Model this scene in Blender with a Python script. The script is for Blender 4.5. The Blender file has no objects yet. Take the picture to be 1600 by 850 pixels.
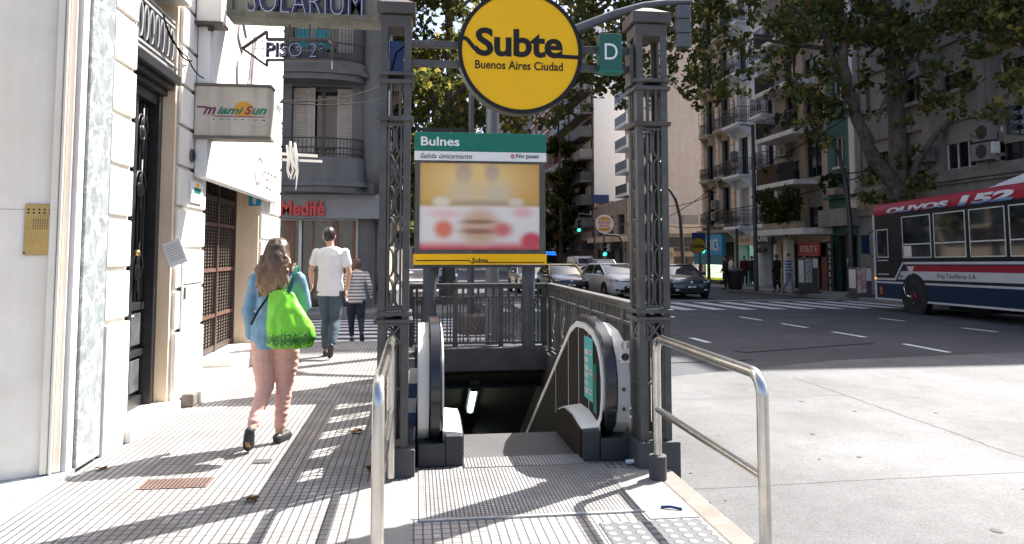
import bpy, math, random
import numpy as np
from mathutils import Vector, Matrix, noise as mnoise
R = math.radians
S = bpy.context.scene
random.seed(7); np.random.seed(7)

# ---------------------------------------------------------------- camera
F, CX, CY, EYE = 1150.0, 800.0, 316.0, 1.5          # focal length and optical centre in photo pixels, eye height
PITCH, YAW = R(3.93), R(7.414)
cd = bpy.data.cameras.new('camera'); cam = bpy.data.objects.new('camera', cd)
S.collection.objects.link(cam); S.camera = cam
cam.location = (0, 0, EYE); cam.rotation_euler = (R(90) + PITCH, 0, -YAW)
cd.sensor_width = 36; cd.lens = 36 * F / 1600; cd.shift_y = (CY - 425) / 1600
cd.clip_start = 0.05; cd.clip_end = 3000
# ---------------------------------------------------------------- sky, sun, exposure
SUN_EL, SUN_AZ = R(49.5), math.atan2(0.828, 0.561)
W = bpy.data.worlds.new('World'); S.world = W; W.use_nodes = True
nt = W.node_tree; bg = nt.nodes['Background']
sky = nt.nodes.new('ShaderNodeTexSky'); sky.sky_type = 'NISHITA'; sky.sun_disc = False
sky.sun_elevation = SUN_EL; sky.sun_rotation = SUN_AZ; sky.air_density = 0.75; sky.dust_density = 3.4; sky.ozone_density = 1.0
nt.links.new(sky.outputs[0], bg.inputs[0]); bg.inputs[1].default_value = 0.10
sd = bpy.data.lights.new('sun', 'SUN'); sun = bpy.data.objects.new('sun', sd); S.collection.objects.link(sun)
sd.energy = 5.0; sd.angle = R(0.53); sd.color = (1, 0.97, 0.93)
dsun = Vector((math.sin(SUN_AZ) * math.cos(SUN_EL), math.cos(SUN_AZ) * math.cos(SUN_EL), math.sin(SUN_EL)))
sun.rotation_euler = (-dsun).to_track_quat('-Z', 'Y').to_euler()
vs = S.view_settings; vs.view_transform = 'Standard'; vs.look = 'None'; vs.gamma = 1; vs.exposure = 1.72
S.cycles.use_denoising = True; S.cycles.max_bounces = 7; S.cycles.diffuse_bounces = 4; S.cycles.glossy_bounces = 3
S.cycles.transparent_max_bounces = 6; S.cycles.caustics_reflective = False; S.cycles.caustics_refractive = False
S.cycles.sample_clamp_indirect = 6

# ---------------------------------------------------------------- pixel -> world helpers (photo pixels)
FW = Vector((math.sin(YAW) * math.cos(PITCH), math.cos(YAW) * math.cos(PITCH), math.sin(PITCH)))
RT = Vector((math.cos(YAW), -math.sin(YAW), 0)); UP = RT.cross(FW)
CAMP = Vector((0, 0, EYE))
def ray(x, y): return FW * F + RT * (x - CX) + UP * (CY - y)
def onX(x, y, X): r = ray(x, y); return CAMP + r * (X / r.x)
def onY(x, y, Y): r = ray(x, y); return CAMP + r * (Y / r.y)
def onZ(x, y, z=0): r = ray(x, y); return CAMP + r * ((z - EYE) / r.z)
SL, SY = 0.015, 13.0                                  # the avenue runs gently downhill from Y = 13
def zg(Y): return -0.15 - SL * max(0.0, Y - SY)
def onG(x, y, z0=-0.15):
    r = ray(x, y); t = (z0 + SL * SY - EYE) / (r.z + SL * r.y); return CAMP + r * t

# ---------------------------------------------------------------- object helpers
def link(o): S.collection.objects.link(o); return o
def wloc(o):
    v = Vector((0, 0, 0))
    while o is not None: v += o.location; o = o.parent
    return v
def tag(o, label=None, cat=None, group=None, kind=None):
    if label: o['label'] = label
    if cat: o['category'] = cat
    if group: o['group'] = group
    if kind: o['kind'] = kind
    return o
def thing(name, loc, label, cat, group=None):
    o = link(bpy.data.objects.new(name, None)); o.location = loc; o.empty_display_size = 0.1
    return tag(o, label, cat, group)
def copy_tree(o, parent=None):
    c = link_copy(o, parent)
    for ch in o.children: copy_tree(ch, c)
    return c
def link_copy(o, parent):
    c = o.copy(); S.collection.objects.link(c)
    if parent is not None: c.parent = parent
    return c

def perp(d):
    d = d.normalized(); a = Vector((0, 0, 1)) if abs(d.z) < 0.95 else Vector((1, 0, 0))
    s = d.cross(a).normalized(); return s, s.cross(d).normalized()

class MB:
    def __init__(s): s.v = []; s.f = []; s.m = []; s.mi = 0
    def add(s, vs, fs):
        b = len(s.v); s.v.extend(tuple(v) for v in vs)
        for f in fs: s.f.append([i + b for i in f]); s.m.append(s.mi)
        return s
    def quad(s, *p): return s.add(p, [list(range(len(p)))])
    def hexa(s, p):      # 4 bottom, 4 top
        return s.add(p, [[3, 2, 1, 0], [4, 5, 6, 7], [0, 1, 5, 4], [1, 2, 6, 5], [2, 3, 7, 6], [3, 0, 4, 7]])
    def box(s, x0, x1, y0, y1, z0, z1):
        return s.hexa([(x0, y0, z0), (x1, y0, z0), (x1, y1, z0), (x0, y1, z0), (x0, y0, z1), (x1, y0, z1), (x1, y1, z1), (x0, y1, z1)])
    def obox(s, c, a, b, h):   # centre, half vectors
        c, a, b, h = Vector(c), Vector(a), Vector(b), Vector(h)
        return s.hexa([c - a - b - h, c + a - b - h, c + a + b - h, c - a + b - h, c - a - b + h, c + a - b + h, c + a + b + h, c - a + b + h])
    def bar(s, p0, p1, w, h=None, up=None):
        p0, p1 = Vector(p0), Vector(p1); d = p1 - p0; h = h or w
        if up is None: a, b = perp(d)
        else:
            b = Vector(up); a = d.cross(b).normalized(); b = a.cross(d).normalized()
        return s.obox((p0 + p1) / 2, a * w / 2, b * h / 2, d / 2)
    def tube(s, pts, r, n=8, closed=False, caps=True, sq=None):
        pts = [Vector(p) for p in pts]; N = len(pts); rs = r if isinstance(r, (list, tuple)) else [r] * N
        b = len(s.v); side = None
        for i, p in enumerate(pts):
            if closed: d = pts[(i + 1) % N] - pts[i - 1]
            else: d = pts[min(i + 1, N - 1)] - pts[max(i - 1, 0)]
            d.normalize()
            if side is None: side, u = perp(d)
            else:
                side = (side - d * side.dot(d)).normalized(); u = side.cross(d).normalized()
            for k in range(n):
                t = 2 * math.pi * k / n; s.v.append(tuple(p + (side * math.cos(t) + u * math.sin(t)) * rs[i]))
        M = N if closed else N - 1
        for i in range(M):
            j = (i + 1) % N
            for k in range(n):
                l = (k + 1) % n; s.f.append([b + i * n + k, b + i * n + l, b + j * n + l, b + j * n + k]); s.m.append(s.mi)
        if caps and not closed:
            s.f.append([b + k for k in range(n)][::-1]); s.m.append(s.mi)
            s.f.append([b + (N - 1) * n + k for k in range(n)]); s.m.append(s.mi)
        return s
    def rings(s, rings, caps=True):    # list of equal-length closed loops
        n = len(rings[0]); b = len(s.v)
        for rg in rings: s.v.extend(tuple(p) for p in rg)
        for i in range(len(rings) - 1):
            for k in range(n):
                l = (k + 1) % n; s.f.append([b + i * n + k, b + i * n + l, b + (i + 1) * n + l, b + (i + 1) * n + k]); s.m.append(s.mi)
        if caps:
            s.f.append([b + k for k in range(n)][::-1]); s.m.append(s.mi)
            e = b + (len(rings) - 1) * n; s.f.append([e + k for k in range(n)]); s.m.append(s.mi)
        return s
    def prism(s, poly, vec):
        vec = Vector(vec); return s.rings([[Vector(p) for p in poly], [Vector(p) + vec for p in poly]])
    def disc(s, c, axis, r0, h, n=32, r1=None):
        c = Vector(c); ax = Vector(axis).normalized(); a, b = perp(ax); r1 = r0 if r1 is None else r1
        lo = [c + (a * math.cos(t) + b * math.sin(t)) * r0 for t in [2 * math.pi * k / n for k in range(n)]]
        hi = [c + ax * h + (a * math.cos(t) + b * math.sin(t)) * r1 for t in [2 * math.pi * k / n for k in range(n)]]
        return s.rings([lo, hi])
    def lathe(s, prof, c, n=16, axis=(0, 0, 1)):
        c = Vector(c); ax = Vector(axis).normalized(); a, b = perp(ax)
        return s.rings([[c + ax * z + (a * math.cos(2 * math.pi * k / n) + b * math.sin(2 * math.pi * k / n)) * r for k in range(n)] for r, z in prof])
    def ell(s, c, rad, n=12, m=8, rot=None):
        c = Vector(c); rg = []
        for i in range(m + 1):
            t = math.pi * (i + 0.02) / (m + 0.04); z = -math.cos(t); q = math.sin(t); row = []
            for k in range(n):
                a = 2 * math.pi * k / n; p = Vector((q * math.cos(a) * rad[0], q * math.sin(a) * rad[1], z * rad[2]))
                if rot is not None: p = rot @ p
                row.append(c + p)
            rg.append(row)
        return s.rings(rg)
    def build(s, name, mat, parent=None, smooth=False, bevel=0, local=False, ang=40, segs=2):
        off = Vector((0, 0, 0)) if (parent is None or local) else wloc(parent)
        me = bpy.data.meshes.new(name)
        me.from_pydata([(v[0] - off.x, v[1] - off.y, v[2] - off.z) for v in s.v], [], s.f)
        mats = mat if isinstance(mat, (list, tuple)) else [mat]
        for m in mats: me.materials.append(m)
        if len(mats) > 1: me.polygons.foreach_set('material_index', s.m)
        if smooth:
            me.polygons.foreach_set('use_smooth', [True] * len(me.polygons)); me.set_sharp_from_angle(angle=R(ang))
        me.update(); o = link(bpy.data.objects.new(name, me))
        if parent is not None: o.parent = parent
        if bevel:
            b = o.modifiers.new('bevel', 'BEVEL'); b.width = bevel; b.segments = segs; b.limit_method = 'ANGLE'; b.angle_limit = R(50)
        return o

def obj_eval(o):
    dg = bpy.context.evaluated_depsgraph_get(); return bpy.data.meshes.new_from_object(o.evaluated_get(dg))
def text(body, size, M4, mat, parent, name='lettering', bold=0.0, shear=0.0, ext=0.004, align='CENTER', sx=1.0, spacing=1.0):
    """text in the local XY plane of M4 (x = reading direction, y = up, z = towards the reader)"""
    c = bpy.data.curves.new(name, 'FONT'); c.body = body; c.size = size; c.shear = shear; c.offset = bold; c.extrude = ext
    c.align_x = align; c.align_y = 'CENTER'; c.space_character = spacing; c.resolution_u = 3
    o = link(bpy.data.objects.new(name + '_t', c)); bpy.context.view_layer.update()
    me = obj_eval(o); bpy.data.objects.remove(o); bpy.data.curves.remove(c)
    off = Vector((0, 0, 0)) if parent is None else wloc(parent)
    me.transform(Matrix.Translation(-off) @ M4 @ Matrix.Diagonal((sx, 1, 1, 1))); me.materials.clear(); me.materials.append(mat)
    me.name = name; r = link(bpy.data.objects.new(name, me))
    if parent is not None: r.parent = parent
    return r
def plane_m(c, xdir, ydir):
    x = Vector(xdir).normalized(); y = Vector(ydir).normalized(); z = x.cross(y)
    return Matrix(((x.x, y.x, z.x, c[0]), (x.y, y.y, z.y, c[1]), (x.z, y.z, z.z, c[2]), (0, 0, 0, 1)))
XF, ZU = (1, 0, 0), (0, 0, 1)

# ---------------------------------------------------------------- materials
def mat(name, col, rough=0.6, metal=0.0, var=0.12, scale=3.0, bump=0.0, bscale=60.0, spec=0.5, coat=0.0, stretch=(1, 1, 1), col2=None, detail=5, emit=None, es=0):
    m = bpy.data.materials.new(name); m.use_nodes = True; t = m.node_tree; N = t.nodes; L = t.links; b = N['Principled BSDF']
    b.inputs['Roughness'].default_value = rough; b.inputs['Metallic'].default_value = metal
    b.inputs['Specular IOR Level'].default_value = spec; b.inputs['Coat Weight'].default_value = coat; b.inputs['Coat Roughness'].default_value = 0.08
    c = tuple(col) + (1,)
    if var or col2:
        tc = N.new('ShaderNodeTexCoord'); mp = N.new('ShaderNodeMapping'); mp.inputs['Scale'].default_value = stretch
        L.new(tc.outputs['Object'], mp.inputs[0]); nz = N.new('ShaderNodeTexNoise'); nz.inputs['Scale'].default_value = scale
        nz.inputs['Detail'].default_value = detail; nz.inputs['Roughness'].default_value = 0.62; L.new(mp.outputs[0], nz.inputs['Vector'])
        rp = N.new('ShaderNodeValToRGB'); rp.color_ramp.elements[0].position = 0.3; rp.color_ramp.elements[1].position = 0.7
        lo = tuple(col2) + (1,) if col2 else tuple(x * (1 - var) for x in col) + (1,)
        hi = c if col2 else tuple(min(1, x * (1 + var)) for x in col) + (1,)
        rp.color_ramp.elements[0].color = lo; rp.color_ramp.elements[1].color = hi
        L.new(nz.outputs['Fac'], rp.inputs[0]); L.new(rp.outputs[0], b.inputs['Base Color'])
    else: b.inputs['Base Color'].default_value = c
    if bump:
        tc2 = N.new('ShaderNodeTexCoord'); n2 = N.new('ShaderNodeTexNoise'); n2.inputs['Scale'].default_value = bscale; n2.inputs['Detail'].default_value = 4
        L.new(tc2.outputs['Object'], n2.inputs['Vector']); bp = N.new('ShaderNodeBump'); bp.inputs['Strength'].default_value = bump; bp.inputs['Distance'].default_value = 0.01
        L.new(n2.outputs['Fac'], bp.inputs['Height']); L.new(bp.outputs[0], b.inputs['Normal'])
    if emit: b.inputs['Emission Color'].default_value = tuple(emit) + (1,); b.inputs['Emission Strength'].default_value = es
    return m

def grid_mat(name, col, groove, px, py, wx, wy, rough=0.7, var=0.1, blister=False, bump=0.5, tile=None, stain=None):
    """paving: raised cells on a px by py grid, grooves wx and wy wide (fractions); world-size pattern in object space"""
    m = mat(name, col, rough, var=var, scale=1.3, detail=8); t = m.node_tree; N = t.nodes; L = t.links; b = N['Principled BSDF']
    tc = N.new('ShaderNodeTexCoord'); sp = N.new('ShaderNodeSeparateXYZ'); L.new(tc.outputs['Object'], sp.inputs[0])
    def mth(op, a, bb=None, cc=None):
        n = N.new('ShaderNodeMath'); n.operation = op
        for i, v in enumerate((a, bb, cc)):
            if v is None: continue
            if isinstance(v, (int, float)): n.inputs[i].default_value = v
            else: L.new(v, n.inputs[i])
        return n.outputs[0]
    def cell(axis, p, w, sm=0.35):
        fr = mth('FRACT', mth('DIVIDE', sp.outputs[axis], p)); d = mth('MULTIPLY', mth('ABSOLUTE', mth('SUBTRACT', fr, 0.5)), 2)   # 0 centre, 1 edge
        n = N.new('ShaderNodeMapRange'); n.inputs['From Min'].default_value = 1 - w; n.inputs['From Max'].default_value = 1 - w * sm
        n.inputs['To Min'].default_value = 1; n.inputs['To Max'].default_value = 0; L.new(d, n.inputs[0]); return n.outputs[0], d
    hx, dx = cell(0, px, wx); hy, dy = cell(1, py, wy)
    if blister:
        rr = mth('SQRT', mth('ADD', mth('MULTIPLY', dx, dx), mth('MULTIPLY', dy, dy)))
        n = N.new('ShaderNodeMapRange'); n.inputs['From Min'].default_value = 0.5; n.inputs['From Max'].default_value = 0.72
        n.inputs['To Min'].default_value = 1; n.inputs['To Max'].default_value = 0; L.new(rr, n.inputs[0]); h = n.outputs[0]
    else: h = mth('MULTIPLY', hx, hy)
    if tile:
        gx, _ = cell(0, tile, 0.03); gy, _ = cell(1, tile, 0.03); h2 = mth('MULTIPLY', gx, gy); h = mth('MULTIPLY', h, h2)
    mx = N.new('ShaderNodeMix'); mx.data_type = 'RGBA'; L.new(h, mx.inputs['Factor']); mx.inputs['A'].default_value = tuple(groove) + (1,)
    src = b.inputs['Base Color'].links[0].from_socket
    if stain:
        nz = N.new('ShaderNodeTexNoise'); nz.inputs['Scale'].default_value = stain[0]; nz.inputs['Detail'].default_value = 9; nz.inputs['Roughness'].default_value = 0.7; L.new(tc.outputs['Object'], nz.inputs['Vector'])
        rp = N.new('ShaderNodeValToRGB'); rp.color_ramp.elements[0].position = 0.42; rp.color_ramp.elements[1].position = 0.62
        rp.color_ramp.elements[0].color = tuple(stain[1]) + (1,); rp.color_ramp.elements[1].color = (1, 1, 1, 1); L.new(nz.outputs['Fac'], rp.inputs[0])
        ml = N.new('ShaderNodeMix'); ml.data_type = 'RGBA'; ml.blend_type = 'MULTIPLY'; ml.inputs['Factor'].default_value = 1
        L.new(src, ml.inputs['A']); L.new(rp.outputs[0], ml.inputs['B']); src = ml.outputs['Result']
    if tile:     # each paving tile has its own tone
        fl_ = N.new('ShaderNodeVectorMath'); fl_.operation = 'SNAP'; fl_.inputs[1].default_value = (tile, tile, 50); L.new(tc.outputs['Object'], fl_.inputs[0])
        wn = N.new('ShaderNodeTexWhiteNoise'); L.new(fl_.outputs[0], wn.inputs['Vector']); r3 = N.new('ShaderNodeMapRange'); r3.inputs['To Min'].default_value = 0.78; r3.inputs['To Max'].default_value = 1.06; L.new(wn.outputs['Value'], r3.inputs[0])
        m3 = N.new('ShaderNodeVectorMath'); m3.operation = 'SCALE'; L.new(src, m3.inputs[0]); L.new(r3.outputs[0], m3.inputs['Scale']); src = m3.outputs[0]
    L.new(src, mx.inputs['B']); L.new(mx.outputs['Result'], b.inputs['Base Color'])
    bp = N.new('ShaderNodeBump'); bp.inputs['Strength'].default_value = bump; bp.inputs['Distance'].default_value = 0.006
    L.new(h, bp.inputs['Height']); L.new(bp.outputs[0], b.inputs['Normal'])
    return m

def speckle(m, sc=90, amt=0.35, sc2=1.2, amt2=0.25):
    """aggregate grains and broad worn blotches over a paving material"""
    t = m.node_tree; N = t.nodes; L = t.links; b = N['Principled BSDF']; src = b.inputs['Base Color'].links[0].from_socket; tc = N.new('ShaderNodeTexCoord')
    for s_, a, d in ((sc, amt, 2), (sc2, amt2, 12), (sc2 * 6, amt2 * 0.6, 8)):
        nz = N.new('ShaderNodeTexNoise'); nz.inputs['Scale'].default_value = s_; nz.inputs['Detail'].default_value = d; nz.inputs['Roughness'].default_value = 0.7; L.new(tc.outputs['Object'], nz.inputs['Vector'])
        r = N.new('ShaderNodeMapRange'); r.inputs['From Min'].default_value = 0.33; r.inputs['From Max'].default_value = 0.62; r.inputs['To Min'].default_value = 1 - a; r.inputs['To Max'].default_value = 1 + a * 0.35; L.new(nz.outputs['Fac'], r.inputs[0])
        v = N.new('ShaderNodeVectorMath'); v.operation = 'SCALE'; L.new(src, v.inputs[0]); L.new(r.outputs[0], v.inputs['Scale']); src = v.outputs[0]
    L.new(src, b.inputs['Base Color']); return m

def grime_mat(name, col, rough=0.75, dark=0.55, var=0.08, bump=0.15, bscale=25, streak=1.0):
    """painted or rendered wall: fine mottling, long vertical rain streaks and patchy dirt"""
    m = mat(name, col, rough, var=var, scale=2.2, bump=bump, bscale=bscale, detail=9); t = m.node_tree; N = t.nodes; L = t.links; b = N['Principled BSDF']
    src = b.inputs['Base Color'].links[0].from_socket; tc = N.new('ShaderNodeTexCoord')
    for sc, st, p0, p1, d in ((1.0, (3.0, 3.0, 0.18), 0.36, 0.58, dark ** (0.6 * streak)), (0.6, (1, 1, 1), 0.34, 0.56, dark ** 0.5)):
        mp = N.new('ShaderNodeMapping'); mp.inputs['Scale'].default_value = st; L.new(tc.outputs['Object'], mp.inputs[0])
        nz = N.new('ShaderNodeTexNoise'); nz.inputs['Scale'].default_value = sc; nz.inputs['Detail'].default_value = 10; nz.inputs['Roughness'].default_value = 0.68; L.new(mp.outputs[0], nz.inputs['Vector'])
        rp = N.new('ShaderNodeValToRGB'); rp.color_ramp.elements[0].position = p0; rp.color_ramp.elements[1].position = p1
        rp.color_ramp.elements[0].color = (d, d * 0.97, d * 0.92, 1); rp.color_ramp.elements[1].color = (1, 1, 1, 1); L.new(nz.outputs['Fac'], rp.inputs[0])
        ml = N.new('ShaderNodeMix'); ml.data_type = 'RGBA'; ml.blend_type = 'MULTIPLY'; ml.inputs['Factor'].default_value = 1
        L.new(src, ml.inputs['A']); L.new(rp.outputs[0], ml.inputs['B']); src = ml.outputs['Result']
    L.new(src, b.inputs['Base Color']); return m

M = {}
M['tile'] = grid_mat('vanilla_tile', (0.34, 0.328, 0.32), (0.055, 0.052, 0.05), 0.05, 0.0667, 0.27, 0.16, stain=(1.1, (0.78, 0.76, 0.73)), tile=0.2)
M['tile_side'] = grid_mat('ribbed_tile', (0.34, 0.328, 0.32), (0.055, 0.053, 0.052), 0.05, 0.2, 0.35, 0.04, stain=(1.5, (0.75, 0.73, 0.7)))
M['blister'] = grid_mat('blister_paving', (0.20, 0.20, 0.205), (0.085, 0.085, 0.09), 0.078, 0.078, 0.1, 0.1, blister=True, bump=1.0)
M['plate'] = grid_mat('ribbed_steel', (0.40, 0.392, 0.385), (0.075, 0.075, 0.075), 0.024, 0.032, 0.40, 0.3, rough=0.5, var=0.18, bump=0.8, stain=(2.5, (0.7, 0.68, 0.66)))
M['plate'].node_tree.nodes['Principled BSDF'].inputs['Metallic'].default_value = 0.25
M['tread'] = grid_mat('grooved_tread', (0.17, 0.165, 0.165), (0.035, 0.035, 0.035), 0.0095, 50, 0.5, 0.0001, rough=0.4, var=0.2, bump=1.0)
M['asphalt'] = mat('asphalt', (0.050, 0.051, 0.058), 0.75, var=0.22, scale=0.35, bump=0.5, bscale=160, detail=9, spec=0.42)
speckle(M['asphalt'], 70, 0.35, 0.7, 0.22)
M['concrete'] = mat('concrete', (0.22, 0.212, 0.2), 0.85, var=0.2, scale=2.5, bump=0.3, bscale=90, detail=9)
M['concrete_dark'] = mat('grey_painted_concrete', (0.065, 0.065, 0.067), 0.75, var=0.25, scale=3, bump=0.25, bscale=40, detail=8)
M['kerb'] = mat('granite_kerb', (0.17, 0.148, 0.125), 0.85, var=0.25, scale=5, bump=0.4, bscale=70, detail=8)
M['paint'] = mat('road_paint', (0.6, 0.6, 0.6), 0.7, var=0.3, scale=9, detail=9)
M['iron'] = mat('grey_painted_iron', (0.082, 0.077, 0.07), 0.5, var=0.38, scale=7, bump=0.12, bscale=50, metal=0.1, detail=9)
M['iron_rust'] = mat('rusty_grey_iron', (0.085, 0.078, 0.07), 0.6, scale=5, col2=(0.06, 0.032, 0.024), bump=0.15, bscale=50, detail=9)
M['dark_iron'] = mat('dark_iron', (0.045, 0.045, 0.05), 0.45, var=0.2, scale=8, metal=0.2)
M['black_iron'] = mat('black_iron', (0.022, 0.022, 0.024), 0.38, var=0.3, scale=8, metal=0.2, bump=0.1)
M['steel'] = mat('brushed_steel', (0.62, 0.59, 0.54), 0.24, 1.0, var=0.14, scale=9, bump=0.05, bscale=200)
M['silver'] = mat('silver_panel', (0.80, 0.78, 0.73), 0.42, 0.0, var=0.08, scale=3, stretch=(1, 1, 0.3))
M['panel_dark'] = mat('dark_balustrade_panel', (0.028, 0.022, 0.018), 0.7, 0.0, spec=0.15, var=0.25, scale=3, stretch=(3, 3, 0.6))
M['rubber'] = mat('black_rubber', (0.014, 0.014, 0.016), 0.22, var=0.1, coat=0.3)
M['plastic_dark'] = mat('dark_plastic', (0.03, 0.03, 0.032), 0.5, var=0.1)
M['yellow'] = mat('yellow_enamel', (0.98, 0.52, 0.001), 0.45, var=0.03, coat=0.04, spec=0.3, scale=2)
M['sign_black'] = mat('sign_black', (0.012, 0.010, 0.009), 0.45, var=0, spec=0.3)
M['sign_green'] = mat('sign_green', (0.0, 0.15, 0.10), 0.45, var=0.03)
M['sign_green_dark'] = mat('dark_sign_green', (0.002, 0.085, 0.05), 0.35, var=0.03, coat=0.3)
M['white'] = mat('white_paint', (0.78, 0.78, 0.76), 0.5, var=0.03)
M['offwhite'] = mat('off_white', (0.66, 0.64, 0.59), 0.6, var=0.06, scale=4)
M['red'] = mat('red_paint', (0.45, 0.03, 0.035), 0.45, var=0.06)
M['darkred'] = mat('dark_red', (0.18, 0.02, 0.02), 0.5, var=0.1)
M['blue'] = mat('blue_paint', (0.02, 0.05, 0.16), 0.4, var=0.1)
M['cyan'] = mat('cyan_blue_sign', (0.01, 0.28, 0.52), 0.45, var=0.08)
M['teal'] = mat('teal_sticker', (0.10, 0.48, 0.46), 0.4, var=0.04)
M['glass'] = mat('dark_glass', (0.012, 0.014, 0.018), 0.06, var=0, spec=0.6)
M['glass_shop'] = mat('shop_glass', (0.05, 0.045, 0.04), 0.08, var=0.5, scale=1.2, spec=0.6)
M['brass'] = mat('polished_brass', (0.62, 0.40, 0.15), 0.28, 1.0, var=0.2, scale=6, bump=0.05, bscale=12)
M['grille_dark'] = mat('speaker_dark', (0.03, 0.022, 0.012), 0.6, var=0)
M['wood'] = mat('brown_wood', (0.16, 0.07, 0.035), 0.55, var=0.25, scale=3, stretch=(4, 4, 0.4))
M['wall_cream'] = grime_mat('cream_wall', (0.80, 0.64, 0.47), dark=0.75, bump=0.1)
M['wall_white'] = grime_mat('white_wall', (0.72, 0.70, 0.67), dark=0.78, bump=0.1)
M['wall_grey'] = grime_mat('grey_render', (0.25, 0.24, 0.23), dark=0.6)
M['wall_ochre'] = grime_mat('ochre_beige_render', (0.46, 0.38, 0.30), dark=0.6)
M['wall_blue'] = grime_mat('white_building_render', (0.76, 0.80, 0.86), dark=0.72)
M['wall_green'] = grime_mat('green_render', (0.055, 0.135, 0.125), dark=0.7)
M['wall_party'] = grime_mat('cream_party_wall', (0.56, 0.51, 0.47), dark=0.9)
M['wall_dusk'] = grime_mat('bluish_grey_render', (0.12, 0.12, 0.128), dark=0.65)
M['wall_tan'] = grime_mat('tan_render', (0.34, 0.27, 0.21), dark=0.65)
M['wall_brick'] = grime_mat('red_brick_wall', (0.25, 0.085, 0.055), dark=0.75)
M['frame_white'] = mat('window_frame_white', (0.55, 0.54, 0.52), 0.5, var=0.1)
M['frame_dark'] = mat('window_frame_dark', (0.06, 0.05, 0.045), 0.5, var=0.1)
M['shutter'] = mat('slatted_shutter', (0.38, 0.34, 0.31), 0.6, var=0.12)
M['shutter_dark'] = mat('dark_shutter', (0.05, 0.055, 0.065), 0.6, var=0.15)
M['shutter_roll'] = mat('roller_blind', (0.26, 0.245, 0.22), 0.65, var=0.1)
M['hole'] = mat('dark_interior', (0.012, 0.012, 0.013), 0.9, var=0)
M['tunnel'] = mat('tunnel_lining', (0.085, 0.062, 0.052), 0.8, var=0.3, scale=1)
M['bark'] = mat('plane_bark', (0.15, 0.13, 0.105), 0.85, scale=7, col2=(0.045, 0.038, 0.03), bump=0.4, bscale=14, stretch=(1, 1, 0.45))
M['skin'] = mat('skin', (0.52, 0.30, 0.21), 0.5, var=0.06, scale=8)
M['chrome'] = mat('chrome', (0.7, 0.7, 0.7), 0.12, 1.0, var=0)
M['tyre'] = mat('tyre', (0.016, 0.016, 0.016), 0.8, var=0.1)
M['ac'] = mat('air_conditioner_white', (0.23, 0.225, 0.215), 0.5, var=0.1)
M['wire'] = mat('cable_black', (0.005, 0.005, 0.005), 0.8, var=0, spec=0.1)
M['galv'] = mat('galvanised_post', (0.085, 0.09, 0.10), 0.5, 0.3, var=0.12, scale=5)

def marble_mat(name, a, b_, c):
    m = bpy.data.materials.new(name); m.use_nodes = True; t = m.node_tree; N = t.nodes; L = t.links; b = N['Principled BSDF']
    tc = N.new('ShaderNodeTexCoord'); n1 = N.new('ShaderNodeTexNoise'); n1.inputs['Scale'].default_value = 6; n1.inputs['Detail'].default_value = 12; n1.inputs['Roughness'].default_value = 0.72; n1.inputs['Distortion'].default_value = 1.6
    v = N.new('ShaderNodeTexVoronoi'); v.feature = 'DISTANCE_TO_EDGE'; v.inputs['Scale'].default_value = 7
    ad = N.new('ShaderNodeMix'); ad.data_type = 'RGBA'; ad.inputs['Factor'].default_value = 0.25; L.new(tc.outputs['Object'], ad.inputs['A']); L.new(n1.outputs['Color'], ad.inputs['B'])
    L.new(tc.outputs['Object'], n1.inputs['Vector']); L.new(ad.outputs['Result'], v.inputs['Vector'])
    r1 = N.new('ShaderNodeValToRGB'); r1.color_ramp.elements[0].position = 0.38; r1.color_ramp.elements[1].position = 0.62
    r1.color_ramp.elements[0].color = tuple(a) + (1,); r1.color_ramp.elements[1].color = tuple(b_) + (1,); L.new(n1.outputs['Fac'], r1.inputs[0])
    r2 = N.new('ShaderNodeValToRGB'); r2.color_ramp.elements[0].position = 0.0; r2.color_ramp.elements[1].position = 0.06
    r2.color_ramp.elements[0].color = (1, 1, 1, 1); r2.color_ramp.elements[1].color = (0, 0, 0, 1); L.new(v.outputs['Distance'], r2.inputs[0])
    mx = N.new('ShaderNodeMix'); mx.data_type = 'RGBA'; L.new(r2.outputs[0], mx.inputs['Factor']); L.new(r1.outputs[0], mx.inputs['A']); mx.inputs['B'].default_value = tuple(c) + (1,)
    L.new(mx.outputs['Result'], b.inputs['Base Color']); b.inputs['Roughness'].default_value = 0.3; return m
M['marble'] = marble_mat('green_marble', (0.17, 0.19, 0.195), (0.31, 0.335, 0.34), (0.47, 0.49, 0.495))
M['stone'] = grime_mat('polished_cream_stone', (0.88, 0.81, 0.71), rough=0.55, dark=0.9, bump=0.03)

def leaf_mat(name, col, tr):
    m = bpy.data.materials.new(name); m.use_nodes = True; t = m.node_tree; N = t.nodes; L = t.links; N.remove(N['Principled BSDF'])
    o = N['Material Output']; d = N.new('ShaderNodeBsdfDiffuse'); x = N.new('ShaderNodeBsdfTranslucent'); mx = N.new('ShaderNodeMixShader'); mx.inputs[0].default_value = 0.42
    d.inputs[0].default_value = tuple(col) + (1,); x.inputs[0].default_value = tuple(tr) + (1,)
    L.new(d.outputs[0], mx.inputs[1]); L.new(x.outputs[0], mx.inputs[2]); L.new(mx.outputs[0], o.inputs[0]); return m
M['leaf'] = leaf_mat('plane_leaf', (0.062, 0.075, 0.033), (0.17, 0.20, 0.05))
M['leaf2'] = leaf_mat('plane_leaf_dark', (0.038, 0.046, 0.022), (0.09, 0.11, 0.03))
M['leaf3'] = leaf_mat('plane_leaf_yellow', (0.18, 0.155, 0.05), (0.34, 0.29, 0.06))
M['leaf4'] = leaf_mat('plane_leaf_brown', (0.12, 0.07, 0.03), (0.16, 0.09, 0.03))
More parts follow.
